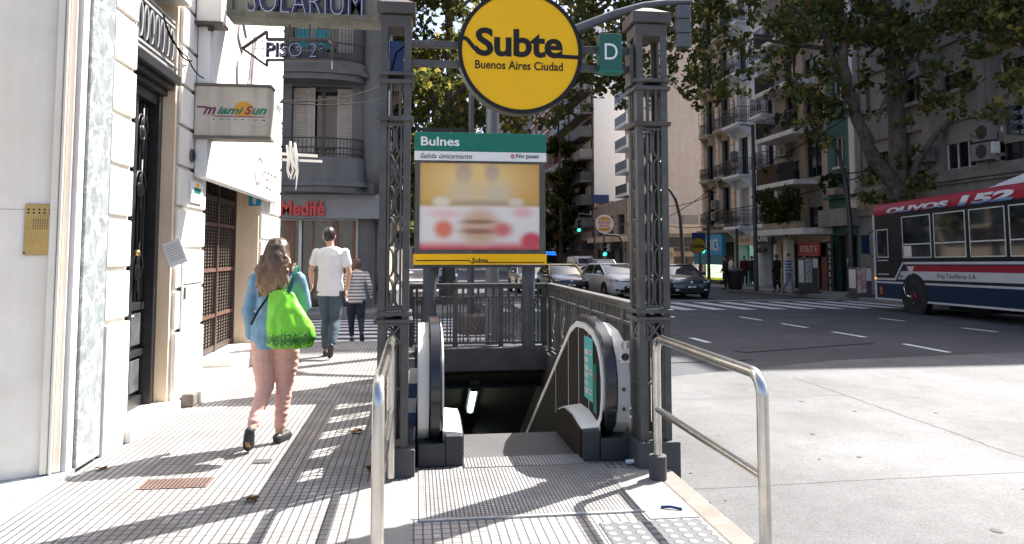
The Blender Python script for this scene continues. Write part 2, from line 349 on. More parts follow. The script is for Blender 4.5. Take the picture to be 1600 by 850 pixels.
# ================================================================ text fitted to a given box
def text_fit(body, c, w, h, m, parent, xdir=XF, ydir=ZU, name='lettering', bold=0.0, shear=0.0, ext=0.003, spacing=1.0):
    cu = bpy.data.curves.new(name, 'FONT'); cu.body = body; cu.size = 1; cu.shear = shear; cu.offset = bold; cu.space_character = spacing; cu.resolution_u = 4
    o = link(bpy.data.objects.new('tmp_text', cu)); bpy.context.view_layer.update(); me = obj_eval(o)
    bpy.data.objects.remove(o); bpy.data.curves.remove(cu)
    n = len(me.vertices); co = np.zeros(n * 3); me.vertices.foreach_get('co', co); co = co.reshape(-1, 3)
    lo, hi = co.min(0), co.max(0); faces = [list(p.vertices) for p in me.polygons]; bpy.data.meshes.remove(me)
    x = Vector(xdir).normalized(); y = Vector(ydir).normalized(); z = x.cross(y); c = Vector(c); mb = MB()
    front = []; back = []
    for p in co:
        q = c + x * ((p[0] - (lo[0] + hi[0]) / 2) / max(1e-6, hi[0] - lo[0]) * w) + y * ((p[1] - (lo[1] + hi[1]) / 2) / max(1e-6, hi[1] - lo[1]) * (h if h else w * (hi[1] - lo[1]) / (hi[0] - lo[0])))
        front.append(q + z * ext); back.append(q)
    mb.add(front, faces)
    cnt = {}
    for f in faces:
        for a, b in zip(f, f[1:] + f[:1]): cnt[(a, b)] = 1
    edges = [e for e in cnt if (e[1], e[0]) not in cnt]
    if ext > 0.0015:
        for a, b in edges: mb.quad(back[a], back[b], front[b], front[a])
    return mb.build(name, m, parent)

# ================================================================ ground, road, pavement
def struct(name, mb, m, **k): o = mb.build(name, m, **k); o['kind'] = 'structure'; return o
def hole_rects(x0, x1, y0, y1, hx0, hx1, hy0, hy1):
    return [(x0, x1, y0, hy0), (x0, x1, hy1, y1), (x0, hx0, hy0, hy1), (hx1, x1, hy0, hy1)]
HX0, HX1, HY0, HY1 = 0.0, 1.6, 5.32, 9.2
g = MB()
for a in hole_rects(-400, 400, -300, 13, HX0, HX1, HY0, HY1): g.quad((a[0], a[2], -0.17), (a[1], a[2], -0.17), (a[1], a[3], -0.17), (a[0], a[3], -0.17))
g.quad((-400, 13, -0.17), (400, 13, -0.17), (400, 900, zg(900) - 0.02), (-400, 900, zg(900) - 0.02))
struct('ground', g, M['concrete_dark'])
KX, FX = 16.8, 19.5
rd = MB()
def rq(x0, x1, y0, y1): rd.quad((x0, y0, zg(y0)), (x1, y0, zg(y0)), (x1, y1, zg(y1)), (x0, y1, zg(y1)))
rq(1.76, KX, -60, 13); rq(1.76, KX, 13, 300); rq(KX, 90, -2, 13); rq(KX, 90, 13, 19.2); rq(KX, 90, 49.3, 56.5)
rq(-90, 1.76, 12.85, 13); rq(-90, 1.76, 13, 20.2)
struct('road', rd, M['asphalt'])
# paler concrete up to the building shadow's edge; sunlight painted into the road colour
cl = MB(); cl.quad((1.76, -20, -0.146), (16, -20, -0.146), (16, 11.6, -0.146), (10.2, 11.2, -0.146), (6.4, 10.7, -0.146), (3.4, 9.6, -0.146), (1.76, 9.0, -0.146)); struct('sunlit_lane', cl, speckle(mat('sunlit_concrete_lane', (0.116, 0.116, 0.116), 0.8, var=0.3, scale=0.5, bump=0.5, bscale=120, detail=12, stretch=(1, 0.55, 1)), 60, 0.3, 0.8, 0.22))
# asphalt patches
pt = MB()
for poly in ([(2.4, 10.6), (5.2, 10.9), (5.3, 11.5), (2.2, 11.2)], [(5.4, 11.7), (8.3, 12.6), (8.2, 12.8), (5.3, 11.95)], [(3.2, 13.6), (4.8, 14), (4.7, 15), (3.1, 14.6)]):
    pt.quad(*[(x, y, zg(y) + 0.0105) for x, y in poly])
struct('asphalt_patch', pt, mat('fresh_asphalt', (0.033, 0.033, 0.038), 0.7, var=0.15, scale=3, bump=0.3, bscale=160))
ck = MB()
def crack(pts, w):
    for (a, b) in zip(pts, pts[1:]):
        d = Vector((b[0] - a[0], b[1] - a[1], 0)).normalized(); n = Vector((-d.y, d.x, 0)) * w
        ck.quad(Vector((a[0], a[1], -0.1425)) - n, Vector((b[0], b[1], -0.1425)) - n, Vector((b[0], b[1], -0.1425)) + n, Vector((a[0], a[1], -0.1425)) + n)
random.seed(3)
def wig(x0, y0, x1, y1, n, a): return [(x0 + (x1 - x0) * i / n + random.uniform(-a, a), y0 + (y1 - y0) * i / n + random.uniform(-a, a)) for i in range(n + 1)]
crack(wig(4.97, 9.3, 4.8, 3.2, 60, 0.02), 0.004); crack(wig(4.9, 8.9, 5.7, 8.3, 24, 0.03), 0.002); crack(wig(1.8, 5.05, 12, 5.3, 50, 0.008), 0.003); crack(wig(1.8, 8.05, 5, 8.1, 20, 0.008), 0.003)
random.seed(12)
for i in range(34):
    x, y, r = random.uniform(2, 9), random.uniform(3.4, 9.0), random.uniform(0.008, 0.035); ck.quad(*[(x + r * random.uniform(0.6, 1.2) * math.cos(k * 0.9), y + r * random.uniform(0.6, 1.3) * math.sin(k * 0.9), -0.1425) for k in range(7)])
struct('road_crack', ck, mat('crack_dirt', (0.075, 0.072, 0.07), 0.9, var=0))
# painted lines
mk = MB()
def mark(x0, x1, y0, y1, lift=0.005):
    n = max(1, int((y1 - y0) / 3))
    for i in range(n):
        a, b = y0 + (y1 - y0) * i / n, y0 + (y1 - y0) * (i + 1) / n
        mk.quad((x0, a, zg(a) + lift), (x1, a, zg(a) + lift), (x1, b, zg(b) + lift), (x0, b, zg(b) + lift))
for i in range(15):
    x = 2.4 + i * 0.98; y = 22.4 - 0.02 * i; mark(x, x + 0.5, y, y + 4.4)
for y in (11.3, 13.6, 15.8, 18.0, 30.5, 34, 37.5, 41, 45): mark(8.72, 8.84, y, y + (1.15 if y < 18 else 1.3))
for y in (13.1, 15.6, 18.0, 31, 35, 39): mark(5.3, 5.42, y, y + 0.9)
mark(12.1, 12.22, 14.2, 15.2); mark(12.1, 12.22, 17.2, 18.2)
mark(6.55, 6.85, 4.95, 5.35); mark(6.9, 7.02, 7.2, 8.2)
mark(1.8, 16.7, 27.6, 27.85)
for i in range(8):
    y = 13.3 + i * 0.86; a, b = zg(y), zg(y + 0.45)
    mk.quad((-6, y, a + 0.005), (1.5, y, a + 0.005), (1.5, y + 0.45, b + 0.005), (-6, y + 0.45, b + 0.005))
struct('road_markings', mk, M['paint'])
# near pavement with the stairwell left open
pv = MB()
for a in hole_rects(-4.8, 1.62, -12, 12.72, HX0, HX1, HY0, HY1): pv.quad((a[0], a[2], 0), (a[1], a[2], 0), (a[1], a[3], 0), (a[0], a[3], 0))
struct('pavement', pv, M['tile'])
st = MB()
st.quad((-2.28, 4.0, 0.004), (-1.82, 4.0, 0.004), (-1.82, 12.5, 0.004), (-2.28, 12.5, 0.004))
struct('ribbed_paving_strip', st, M['tile_side'])
st = MB(); st.quad((-0.34, 1.0, 0.004), (-0.02, 1.0, 0.004), (-0.02, 5.0, 0.004), (-0.34, 5.0, 0.004)); st.quad((-0.02, 4.29, 0.004), (0.06, 4.29, 0.004), (0.06, 5.2, 0.004), (-0.02, 5.2, 0.004))
struct('concrete_strip', st, M['concrete'])
kb = MB(); kb.box(1.62, 1.77, -12, 12.85, -0.3, 0.002); kb.box(-60, 1.62, 12.72, 12.85, -0.3, 0.002)
struct('kerb', kb, M['kerb'], bevel=0.015)
cs = MB(); cs.box(1.32, 1.615, 4.12, 5.1, -0.1, 0.006); struct('concrete_apron', cs, M['concrete'], bevel=0.006)
bl = MB(); bl.box(1.02, 1.6, 2.4, 4.1, -0.1, 0.005); struct('tactile_paving', bl, M['blister'])
pl = MB(); pl.box(0.06, 1.31, 4.27, 5.22, -0.05, 0.008); o = struct('steel_floor_plate', pl, M['plate'], bevel=0.003)
ed = MB()
for q in ((0.03, 0.06, 4.24, 5.2), (1.311, 1.335, 4.24, 5.2), (0.06, 1.31, 4.24, 4.27)): ed.box(q[0], q[1], q[2], q[3], -0.05, 0.011)
struct('plate_edge_trim', ed, mat('zinc_trim', (0.38, 0.38, 0.38), 0.45, 0.6, var=0.2))
# pavements beyond
def pave(name, x0, x1, y0, y1, kx=None, kw=0.15):
    p = MB(); n = max(1, int((y1 - y0) / 25))
    for i in range(n):
        a, b = y0 + (y1 - y0) * i / n, y0 + (y1 - y0) * (i + 1) / n
        p.hexa([(x0, a, zg(a) - 0.3), (x1, a, zg(a) - 0.3), (x1, b, zg(b) - 0.3), (x0, b, zg(b) - 0.3), (x0, a, zg(a) + 0.15), (x1, a, zg(a) + 0.15), (x1, b, zg(b) + 0.15), (x0, b, zg(b) + 0.15)])
    return struct(name, p, M['concrete'], bevel=0.02)
pave('far_block_pavement', -60, 1.73, 20.35, 230); pave('opposite_pavement', KX, 60, 19.4, 49.2); pave('opposite_far_pavement', KX, 60, 56.6, 230)

# ================================================================ stairwell and tunnel
tw = MB()
A = math.tan(R(30))
def zs(Y): return -0.0 - max(0, Y - 6.2) * A
tw.quad((HX0, 5.32, 0), (HX0, 9.2, 0), (HX0, 9.2, -9), (HX0, 5.32, -9)); tw.quad((HX1, 5.32, 0), (HX1, 9.2, 0), (HX1, 9.2, -9), (HX1, 5.32, -9))
tw.quad((HX0, 9.2, 0.05), (HX1, 9.2, 0.05), (HX1, 24, 0.05 - 14.8 * A), (HX0, 24, 0.05 - 14.8 * A))
tw.quad((HX0, 9.2, 0.05), (HX0, 24, 0.05), (HX0, 24, -12), (HX0, 9.2, -12)); tw.quad((HX1, 9.2, 0.05), (HX1, 24, 0.05), (HX1, 24, -12), (HX1, 9.2, -12))
tw.quad((HX0, 5.32, -0.02), (HX1, 5.32, -0.02), (HX1, 5.32, -9), (HX0, 5.32, -9)); tw.quad((HX0, 24, 0), (HX1, 24, 0), (HX1, 24, -12), (HX0, 24, -12))
tw.quad((HX0, 5.32, -9), (HX1, 5.32, -9), (HX1, 24, -12), (HX0, 24, -12))
struct('tunnel_walls', tw, M['tunnel'])
pb = MB(); pb.box(-0.23, HX0 - 0.004, 5.28, 9.32, -0.15, 0.27); pb.box(HX1 + 0.004, 1.79, 5.28, 9.32, -0.17, 0.27); pb.box(-0.003, HX1 + 0.003, 9.08, 9.4, 0.06, 0.335)
o = pb.build('parapet', M['concrete_dark'], bevel=0.008); tag(o, 'dark grey concrete parapet round the escalator opening, under the iron railings', 'parapet')
M['tube_light'] = mat('fluorescent_tube', (0.6, 0.8, 0.75), 0.4, var=0, emit=(0.65, 1.0, 0.9), es=2.0)
def lamp(y, x):
    z = 0.05 - (y - 9.2) * A - 0.06
    d = Vector((0, math.cos(R(30)), -math.sin(R(30)))); c = Vector((x, y, z))
    t = thing('fluorescent_lamp', c, 'x', 'lamp', 'strip lamps on the stairwell ceiling')
    m = MB(); m.bar(c - d * 0.5, c + d * 0.5, 0.13, 0.05, up=(0, 0.5, 0.87)); m.build('lamp_housing', M['concrete_dark'], t)
    m = MB(); n = Vector((0, -0.5, -0.87)) * 0.05; m.tube([c + n - d * 0.42, c + n + d * 0.42], 0.04, 10); m.build('tube_light', M['tube_light'], t, smooth=True)
    for s in (-1, 1):
        m = MB(); m.bar(c + n + d * 0.45 * s - d * 0.03, c + n + d * 0.45 * s + d * 0.03, 0.1, 0.08, up=(0, 0.5, 0.87)); m.build('end_cap', M['plastic_dark'], t)
    return t
lamp(9.85, 0.75)['label'] = 'upper fluorescent strip lamp hanging from the sloping stairwell ceiling'
lamp(11.6, 0.75)['label'] = 'lower fluorescent strip lamp, half hidden behind the escalator steps'

# ================================================================ subway portal towers
def lattice(mb, c, a, z0, z1, hw):
    """ornamental infill of one tower face: c centre (x,y), a unit along the face"""
    P = lambda u, z: Vector((c[0] + a[0] * u, c[1] + a[1] * u, z))
    up = (a[1], -a[0], 0)
    for u in (-hw, hw): mb.bar(P(u, z0), P(u, z1), 0.012, 0.016, up=up)
    n = max(1, round((z1 - z0) / 0.208)); s = (z1 - z0) / n
    for i in range(n + 1):
        zc = z0 + s * i
        for q in (-1, 1):
            if 0 < i < n or (i == 0 and q == 1) or (i == n and q == -1):
                for e in (-1, 1):
                    mb.tube([P(e * 0.006, zc + q * 0.075), P(e * 0.009, zc + q * 0.045), P(e * 0.02, zc + q * 0.018), P(e * hw, zc + q * 0.0)], 0.0075, 5, caps=False)
        if i < n:
            for e in (-1, 1): mb.bar(P(e * 0.007, zc + 0.07), P(e * 0.007, zc + s - 0.07), 0.012, 0.014, up=up)
def tower(cx, cy, label):
    t = thing('portal_tower', (cx, cy, 0), label, 'tower', 'lattice iron towers of the subway portal')
    h = 0.105 if cx < 1 else 0.114; M1 = M['iron']
    b = MB(); b.box(cx - h - 0.03, cx + h + 0.05, cy - h - 0.04, cy + h + 0.03, -0.15, 0.185); b.build('base_block', M['concrete_dark'], t, bevel=0.012)
    for sx in (-1, 1):
        for sy in (-1, 1):
            p = MB(); x, y = cx + sx * (h - 0.024), cy + sy * (h - 0.024)
            p.box(x - 0.024, x + 0.024, y - 0.007 + sy * 0.017, y + 0.007 + sy * 0.017, 0.185, 3.10); p.box(x - 0.007 + sx * 0.017, x + 0.007 + sx * 0.017, y - 0.022 - sy * 0.0125, y + 0.022 - sy * 0.0125, 0.185, 3.10)
            p.build('corner_post', M1, t)
    for z, hh, k, m in ((1.035, 0.025, 0.026, M1), (1.085, 0.028, 0.02, M1), (2.43, 0.032, 0.02, M['iron_rust'] if cx > 1 else M1), (2.69, 0.03, 0.02, M1), (2.745, 0.025, 0.022, M1)):
        c = MB(); c.box(cx - h - k, cx + h + k, cy - h - k, cy + h + k, z - hh / 2, z + hh / 2); c.build('collar', m, t, bevel=0.004)
    faces = [((cx, cy - h + 0.012), (1, 0)), ((cx, cy + h - 0.012), (1, 0)), ((cx - h + 0.012, cy), (0, 1)), ((cx + h - 0.012, cy), (0, 1))]
    for c, a in faces:
        mb = MB(); lattice(mb, c, a, 1.11, 2.4, 0.042)
        P = lambda u, z: Vector((c[0] + a[0] * u, c[1] + a[1] * u, z)); up = (a[1], -a[0], 0)
        for z in (1.12, 2.39): mb.bar(P(-h + 0.03, z), P(h - 0.03, z), 0.014, 0.014, up=up)
        mb.build('lattice_panel', M1, t)
        mb = MB()
        for z in (0.885, 1.01): mb.bar(P(-h + 0.03, z), P(h - 0.03, z), 0.014, 0.016, up=up)
        mb.bar(P(-0.05, 0.89), P(0.05, 1.005), 0.013, 0.014, up=up); mb.bar(P(0.05, 0.89), P(-0.05, 1.005), 0.013, 0.012, up=up)
        mb.bar(P(-h + 0.03, 0.58), P(h - 0.03, 0.58), 0.014, 0.016, up=up); mb.bar(P(-h + 0.03, 0.22), P(h - 0.03, 0.22), 0.05, 0.016, up=up)
        for u in (-0.058, -0.02, 0.02, 0.058): mb.bar(P(u, 0.2), P(u, 0.88), 0.012, 0.013, up=up)
        for u in (-0.052, 0.052): mb.bar(P(u, 0.89), P(u, 1.01), 0.01, 0.013, up=up)
        mb.build('lower_grille', M1, t)
        mb = MB()
        for u in (-0.03, 0.03): mb.bar(P(u, 2.44), P(u, 2.68), 0.016, 0.016, up=up)
        mb.build('upper_bars', M1, t)
    cp = MB(); cp.box(cx - h - 0.004, cx + h + 0.004, cy - h - 0.004, cy + h + 0.004, 3.075, 3.165); cp.box(cx - h - 0.03, cx + h + 0.03, cy - h - 0.03, cy + h + 0.03, 3.17, 3.25)
    k = h + 0.02; cp.rings([[(cx - k, cy - k, 3.25), (cx + k, cy - k, 3.25), (cx + k, cy + k, 3.25), (cx - k, cy + k, 3.25)], [(cx - 0.03, cy - 0.03, 3.31), (cx + 0.03, cy - 0.03, 3.31), (cx + 0.03, cy + 0.03, 3.31), (cx - 0.03, cy + 0.03, 3.31)]])
    cp.build('cap', M['iron_rust'], t, bevel=0.006)
    return t
LT, RTW = (-0.15, 5.22), (1.684, 5.2)
t = tower(*LT, 'lattice iron tower at the pavement side of the escalator entrance')
m = MB(); m.box(LT[0] - 0.05, LT[0] + 0.05, LT[1] - 0.02, LT[1] + 0.05, 2.77, 3.0); m.build('junction_box', M['blue'], t)
m = MB(); m.tube([(LT[0] + 0.06, LT[1] - 0.08, 2.95), (LT[0], LT[1] - 0.08, 2.9), (LT[0] - 0.03, LT[1] - 0.06, 2.78), (LT[0] - 0.02, LT[1] - 0.05, 2.6)], 0.007, 6); m.build('cable', M['wire'], t, smooth=True)
t = tower(*RTW, 'lattice iron tower at the road side of the escalator entrance, rusty collar')
m = MB(); m.box(1.535, 1.562, 5.12, 5.26, 2.72, 3.02); m.build('mounting_plate', M['iron'], t, bevel=0.004)

# ================================================================ round station sign
t = thing('station_sign', (0.73, 5.2, 2.48), 'big round yellow sign with black lettering hung between the two lattice towers', 'sign')
C0 = Vector((0.73, 5.13, 2.935)); RD = 0.432
m = MB(); m.disc(C0 + Vector((0, 0.0, 0)), (0, 1, 0), RD + 0.012, 0.15, 72); m.build('sign_drum', mat('drum_grey', (0.06, 0.055, 0.05), 0.5, var=0.1), t, smooth=True, bevel=0.006)
m = MB(); m.disc(C0 + Vector((0, -0.006, 0)), (0, 1, 0), RD - 0.01, 0.008, 72); m.build('sign_face', M['yellow'], t, smooth=True)
m = MB(); N = 72
for a, b in [((RD - 0.012), (RD + 0.016))]:
    rg = []
    for k in range(N):
        an = 2 * math.pi * k / N; q = Vector((math.cos(an), 0, math.sin(an)))
        rg.append([C0 + q * a + Vector((0, -0.012, 0)), C0 + q * b + Vector((0, -0.012, 0)), C0 + q * b + Vector((0, 0.012, 0)), C0 + q * a + Vector((0, 0.012, 0))])
    rg.append(rg[0]); m.rings(rg, caps=False)
m.build('sign_rim', M['sign_black'], t, smooth=True)
K = RD / 405.0
def SP(x, y): return Vector((C0.x + (x - 476) * K, C0.y - 0.0065, C0.z - (y - 357) * K))
c = (SP(175, 205) + SP(760, 393)) / 2
text_fit('Subte', (c.x, C0.y - 0.0065, c.z), 590 * K, 193 * K, M['sign_black'], t, bold=0.028, name='main_lettering', spacing=0.97)
m = MB()
def stroke(mb, pts, w, y, d=0.003):
    pts = [Vector(p) for p in pts]; L = []; Rr = []
    for i, p in enumerate(pts):
        dd = (pts[min(i + 1, len(pts) - 1)] - pts[max(i - 1, 0)]).normalized(); n = Vector((-dd.z, 0, dd.x)) * w / 2
        L.append(p + n); Rr.append(p - n)
    for i in range(len(pts) - 1):
        q = [L[i], L[i + 1], Rr[i + 1], Rr[i]]; mb.prism([(v.x, y, v.z) for v in q], (0, -d, 0))
stroke(m, [SP(76, 279), SP(104, 279), SP(120, 290), SP(165, 345), SP(185, 362), SP(215, 368)], 27 * K, C0.y - 0.0066); stroke(m, [SP(690, 379), SP(868, 384)], 26 * K, C0.y - 0.0066)
m.build('lettering_tail', M['sign_black'], t)
c = (SP(170, 425) + SP(762, 480)) / 2
text_fit('Buenos Aires Ciudad', (c.x, C0.y - 0.0065, c.z), 592 * K, 58 * K, M['sign_black'], t, bold=0.012, name='small_lettering')
m = MB()
for z in (2.985, 2.845): m.box(-0.05, 1.55, 5.17, 5.23, z - 0.022, z + 0.022)
m.build('cross_arm', M['iron'], t, bevel=0.004)
t = thing('line_letter_sign', (1.375, 5.14, 2.8), 'small green box sign with a white letter D beside the round yellow sign', 'sign')
m = MB(); m.box(1.292, 1.458, 5.06, 5.165, 2.8, 3.075); m.build('sign_box', M['sign_green_dark'], t, bevel=0.006)
text_fit('D', (1.375, 5.058, 2.94), 0.095, 0.118, M['white'], t)
m = MB(); m.box(1.285, 1.465, 5.055, 5.17, 2.79, 2.806); m.build('bottom_trim', M['sign_green'], t)

# ================================================================ station name board with blurred poster
t = thing('station_board', (0.79, 9.15, 0.33), 'station name board on two grey posts, green header above a blurred food poster', 'sign')
for x in (0.17, 1.405):
    m = MB(); m.tube([(x, 9.2, 0.336), (x, 9.2, 1.34)], 0.083, 20); m.build('post', M['galv'], t, smooth=True)
BY = 9.06
m = MB(); m.box(-0.02, 1.6, BY, BY + 0.16, 1.36, 2.98); m.build('board_case', M['iron'], t, bevel=0.006)
m = MB(); m.box(-0.03, 1.61, BY - 0.02, BY - 0.001, 2.752, 2.985); m.build('green_header', M['sign_green'], t, bevel=0.003)
m = MB(); m.box(-0.03, 1.61, BY - 0.02, BY - 0.001, 2.635, 2.749); m.build('white_strip', M['white'], t)
m = MB(); m.box(-0.03, 1.61, BY - 0.02, BY - 0.001, 1.355, 1.487); m.build('yellow_strip', M['yellow'], t)
m = MB(); m.box(-0.025, 1.605, BY - 0.015, BY + 0.17, 1.32, 1.35); m.build('bottom_rail', M['dark_iron'], t)
def BP(x, y): p = onY(640 + x / 3.541, 190 + y / 3.541, BY - 0.022); return p
def bt(s, x0, x1, y0, y1, mm, **k):
    a, b = BP(x0, y0), BP(x1, y1); return text_fit(s, ((a.x + b.x) / 2, BY - 0.0205, (a.z + b.z) / 2), b.x - a.x, a.z - b.z, mm, t, **k)
bt('Bulnes', 63, 276, 82, 136, M['white'], bold=0.02, name='name_lettering')
bt('Salida únicamente', 60, 346, 174, 206, M['sign_black'], shear=0.25, name='exit_lettering')
bt('No pasar', 590, 718, 178, 211, M['sign_black'], bold=0.008, name='warning_lettering')
a = BP(570, 192); m = MB(); m.disc((a.x, BY - 0.02, a.z), (0, -1, 0), 0.026, 0.004, 24); m.build('no_entry_symbol', M['red'], t)
m = MB(); m.box(a.x - 0.018, a.x + 0.018, BY - 0.0265, BY - 0.0245, a.z - 0.005, a.z + 0.005); m.build('no_entry_bar', M['white'], t)
bt('Subte', 346, 433, 754, 782, M['sign_black'], bold=0.02, name='footer_lettering')
m = MB(); stroke(m, [BP(30, 768), BP(330, 768), BP(346, 782), BP(356, 782)], 0.011, BY - 0.0206); stroke(m, [BP(425, 779), BP(745, 779)], 0.011, BY - 0.0206); m.build('footer_line', M['sign_black'], t)
def blur_poster():
    mm = bpy.data.materials.new('blurred_poster'); mm.use_nodes = True; T = mm.node_tree; N = T.nodes; L = T.links; b = N['Principled BSDF']; b.inputs['Roughness'].default_value = 0.35
    tc = N.new('ShaderNodeTexCoord'); sp = N.new('ShaderNodeSeparateXYZ'); L.new(tc.outputs['Generated'], sp.inputs[0])
    def mth(op, a, bb):
        n = N.new('ShaderNodeMath'); n.operation = op
        for i, v in enumerate((a, bb)):
            if isinstance(v, (int, float)): n.inputs[i].default_value = v
            else: L.new(v, n.inputs[i])
        return n.outputs[0]
    u = sp.outputs['X']; v = mth('SUBTRACT', 1.0, sp.outputs['Z'])
    def sm(x, a, c):
        n = N.new('ShaderNodeMapRange'); n.interpolation_type = 'SMOOTHSTEP'; n.inputs['From Min'].default_value = a; n.inputs['From Max'].default_value = c; L.new(x, n.inputs[0]); return n.outputs[0]
    cur = [None]
    def mix(f, col):
        n = N.new('ShaderNodeMix'); n.data_type = 'RGBA'; L.new(f, n.inputs['Factor'])
        if isinstance(cur[0], tuple): n.inputs['A'].default_value = cur[0] + (1,)
        else: L.new(cur[0], n.inputs['A'])
        n.inputs['B'].default_value = col + (1,); cur[0] = n.outputs['Result']
    def blob(cx, cy, rx, ry, col, soft=0.9, amt=1.0):
        d = mth('SQRT', mth('ADD', mth('POWER', mth('DIVIDE', mth('SUBTRACT', u, cx), rx), 2.0), mth('POWER', mth('DIVIDE', mth('SUBTRACT', v, cy), ry), 2.0)), 0)
        f = sm(d, 1 + soft / 2, 1 - soft / 2); mix(mth('MULTIPLY', f, amt), col)
    cur[0] = (0.62, 0.33, 0.07)
    blob(0.46, 0.2, 0.38, 0.3, (0.8, 0.56, 0.22), 1.2); blob(0.36, 0.1, 0.062, 0.12, (0.42, 0.29, 0.24), 1.3, 0.8); blob(0.60, 0.1, 0.055, 0.1, (0.40, 0.30, 0.27), 1.3, 0.8); blob(0.365, 0.14, 0.035, 0.06, (0.62, 0.42, 0.33), 1.6, 0.7); blob(0.6, 0.14, 0.03, 0.06, (0.62, 0.42, 0.33), 1.6, 0.7)
    blob(0.36, 0.36, 0.12, 0.16, (0.64, 0.52, 0.36), 1.5, 0.8); blob(0.63, 0.36, 0.12, 0.15, (0.62, 0.53, 0.4), 1.5, 0.8); blob(0.5, 0.47, 0.42, 0.04, (0.36, 0.28, 0.19), 1.4, 0.7); blob(0.18, 0.45, 0.07, 0.06, (0.75, 0.66, 0.5)); blob(0.8, 0.45, 0.06, 0.05, (0.7, 0.6, 0.45))
    mix(sm(v, 0.475, 0.53), (0.80, 0.73, 0.69)); mix(sm(v, 0.87, 1.0), (0.66, 0.07, 0.09))
    blob(0.2, 0.59, 0.13, 0.045, (0.78, 0.42, 0.38), 1.3, 0.6); blob(0.86, 0.57, 0.08, 0.06, (0.8, 0.35, 0.38), 1.2, 0.7); blob(0.2, 0.765, 0.075, 0.1, (0.74, 0.18, 0.1), 1.1)
    blob(0.50, 0.74, 0.16, 0.2, (0.62, 0.40, 0.26), 0.9); blob(0.49, 0.68, 0.13, 0.025, (0.26, 0.13, 0.08), 1.4, 0.8); blob(0.49, 0.79, 0.14, 0.03, (0.28, 0.09, 0.06), 1.4, 0.8); blob(0.69, 0.77, 0.075, 0.08, (0.66, 0.16, 0.16), 1.3); blob(0.93, 0.9, 0.09, 0.1, (0.62, 0.07, 0.09), 0.8)
    L.new(cur[0], b.inputs['Base Color']); b.inputs['Coat Weight'].default_value = 0.2; return mm
a, b = BP(57, 226), BP(720, 708); m = MB(); m.box(a.x, b.x, BY - 0.012, BY - 0.001, b.z, a.z); m.build('poster', blur_poster(), t)
m = MB()
for q in ((a.x - 0.06, a.x, b.z - 0.05, a.z + 0.02), (b.x, b.x + 0.06, b.z - 0.05, a.z + 0.02), (a.x, b.x, a.z, a.z + 0.02), (a.x, b.x, b.z - 0.05, b.z)): m.box(q[0], q[1], BY - 0.022, BY - 0.0125, q[2], q[3])
m.build('poster_frame', M['iron'], t)
# ================================================================ iron railings round the stairwell
def scroll(mb, P, u, z, s, e, r=0.0075):
    pts = [P(u + e * s * (1 - k / 16 * 0.75) * math.cos(-math.pi / 2 + k / 16 * 2 * math.pi * 0.8) , z + s * (1 - k / 16 * 0.75) * math.sin(-math.pi / 2 + k / 16 * 2 * math.pi * 0.8)) for k in range(17)]
    mb.tube(pts, r, 5)
def railing(name, p0, p1, label, plinth=0.27, dense=False):
    p0, p1 = Vector(p0 + (0,)), Vector(p1 + (0,)); L = (p1 - p0).length; d = (p1 - p0) / L; n = Vector((-d.y, d.x, 0))
    t = thing(name, (p0.x, p0.y, plinth), label, 'railing', 'iron railings round the escalator opening')
    P = lambda u, z: p0 + d * u + Vector((0, 0, z))
    m = MB(); m.bar(P(0, 1.1), P(L, 1.1), 0.095, 0.035, up=(0, 0, 1)); m.bar(P(0, 1.065), P(L, 1.065), 0.07, 0.03, up=(0, 0, 1)); m.build('top_rail', M['iron'], t, bevel=0.006)
    m = MB(); m.bar(P(0, 0.945), P(L, 0.945), 0.06, 0.025, up=(0, 0, 1)); m.build('upper_rail', M['iron'], t)
    m = MB(); m.bar(P(0, plinth + 0.045), P(L, plinth + 0.045), 0.05, 0.025, up=(0, 0, 1)); m.build('bottom_rail', M['iron'], t)
    nb = max(1, round(L / 0.56)); bw = L / nb
    for i in range(nb + 1):
        m = MB(); m.bar(P(min(max(bw * i, 0.02), L - 0.02), plinth), P(min(max(bw * i, 0.02), L - 0.02), 1.05), 0.045, 0.06, up=d); m.build('rail_post', M['iron'], t)
    zb, zt = plinth + 0.055, 0.935
    for i in range(nb):
        m = MB(); u0 = bw * i; c = u0 + bw / 2
        k = 6
        for j in range(1, k):
            m.bar(P(u0 + bw * j / k, 0.955), P(u0 + bw * j / k, 1.05), 0.022, 0.03, up=d)
        for u in (u0 + 0.06, u0 + 0.1, u0 + bw - 0.06, u0 + bw - 0.1, c - 0.13, c + 0.13): m.bar(P(u, zb), P(u, zt), 0.016, 0.018, up=d)
        for e in (-1, 1):   # lyre with a diamond in the middle
            h = zt - zb; zc = zb + h * 0.5
            m.tube([P(c + e * 0.025, zt), P(c + e * 0.025, zc + 0.16), P(c + e * 0.032, zc + 0.12), P(c + e * 0.085, zc + 0.05), P(c + e * 0.09, zc), P(c + e * 0.085, zc - 0.05), P(c + e * 0.032, zc - 0.12), P(c + e * 0.025, zc - 0.16), P(c + e * 0.025, zb)], 0.009, 6)
            m.bar(P(c, zc + 0.075), P(c + e * 0.048, zc), 0.012, 0.014, up=n); m.bar(P(c, zc - 0.075), P(c + e * 0.048, zc), 0.012, 0.014, up=n)
            scroll(m, P, c + e * 0.14, zb + 0.06, 0.055, -e); scroll(m, P, c + e * 0.14, zt - 0.05, 0.04, e)
            if dense:
                for q in (0.16, 0.2): m.bar(P(c + e * q, zb), P(c + e * q, zt), 0.02, 0.024, up=d)
        m.build('baluster_panel', M['iron'], t)
    return t
railing('iron_railing', (1.69, 5.3), (1.69, 9.28), 'ornate grey iron railing between the escalator and the road', dense=True)
railing('iron_railing', (-0.13, 5.33), (-0.13, 9.28), 'ornate grey iron railing between the escalator and the pavement', dense=True)
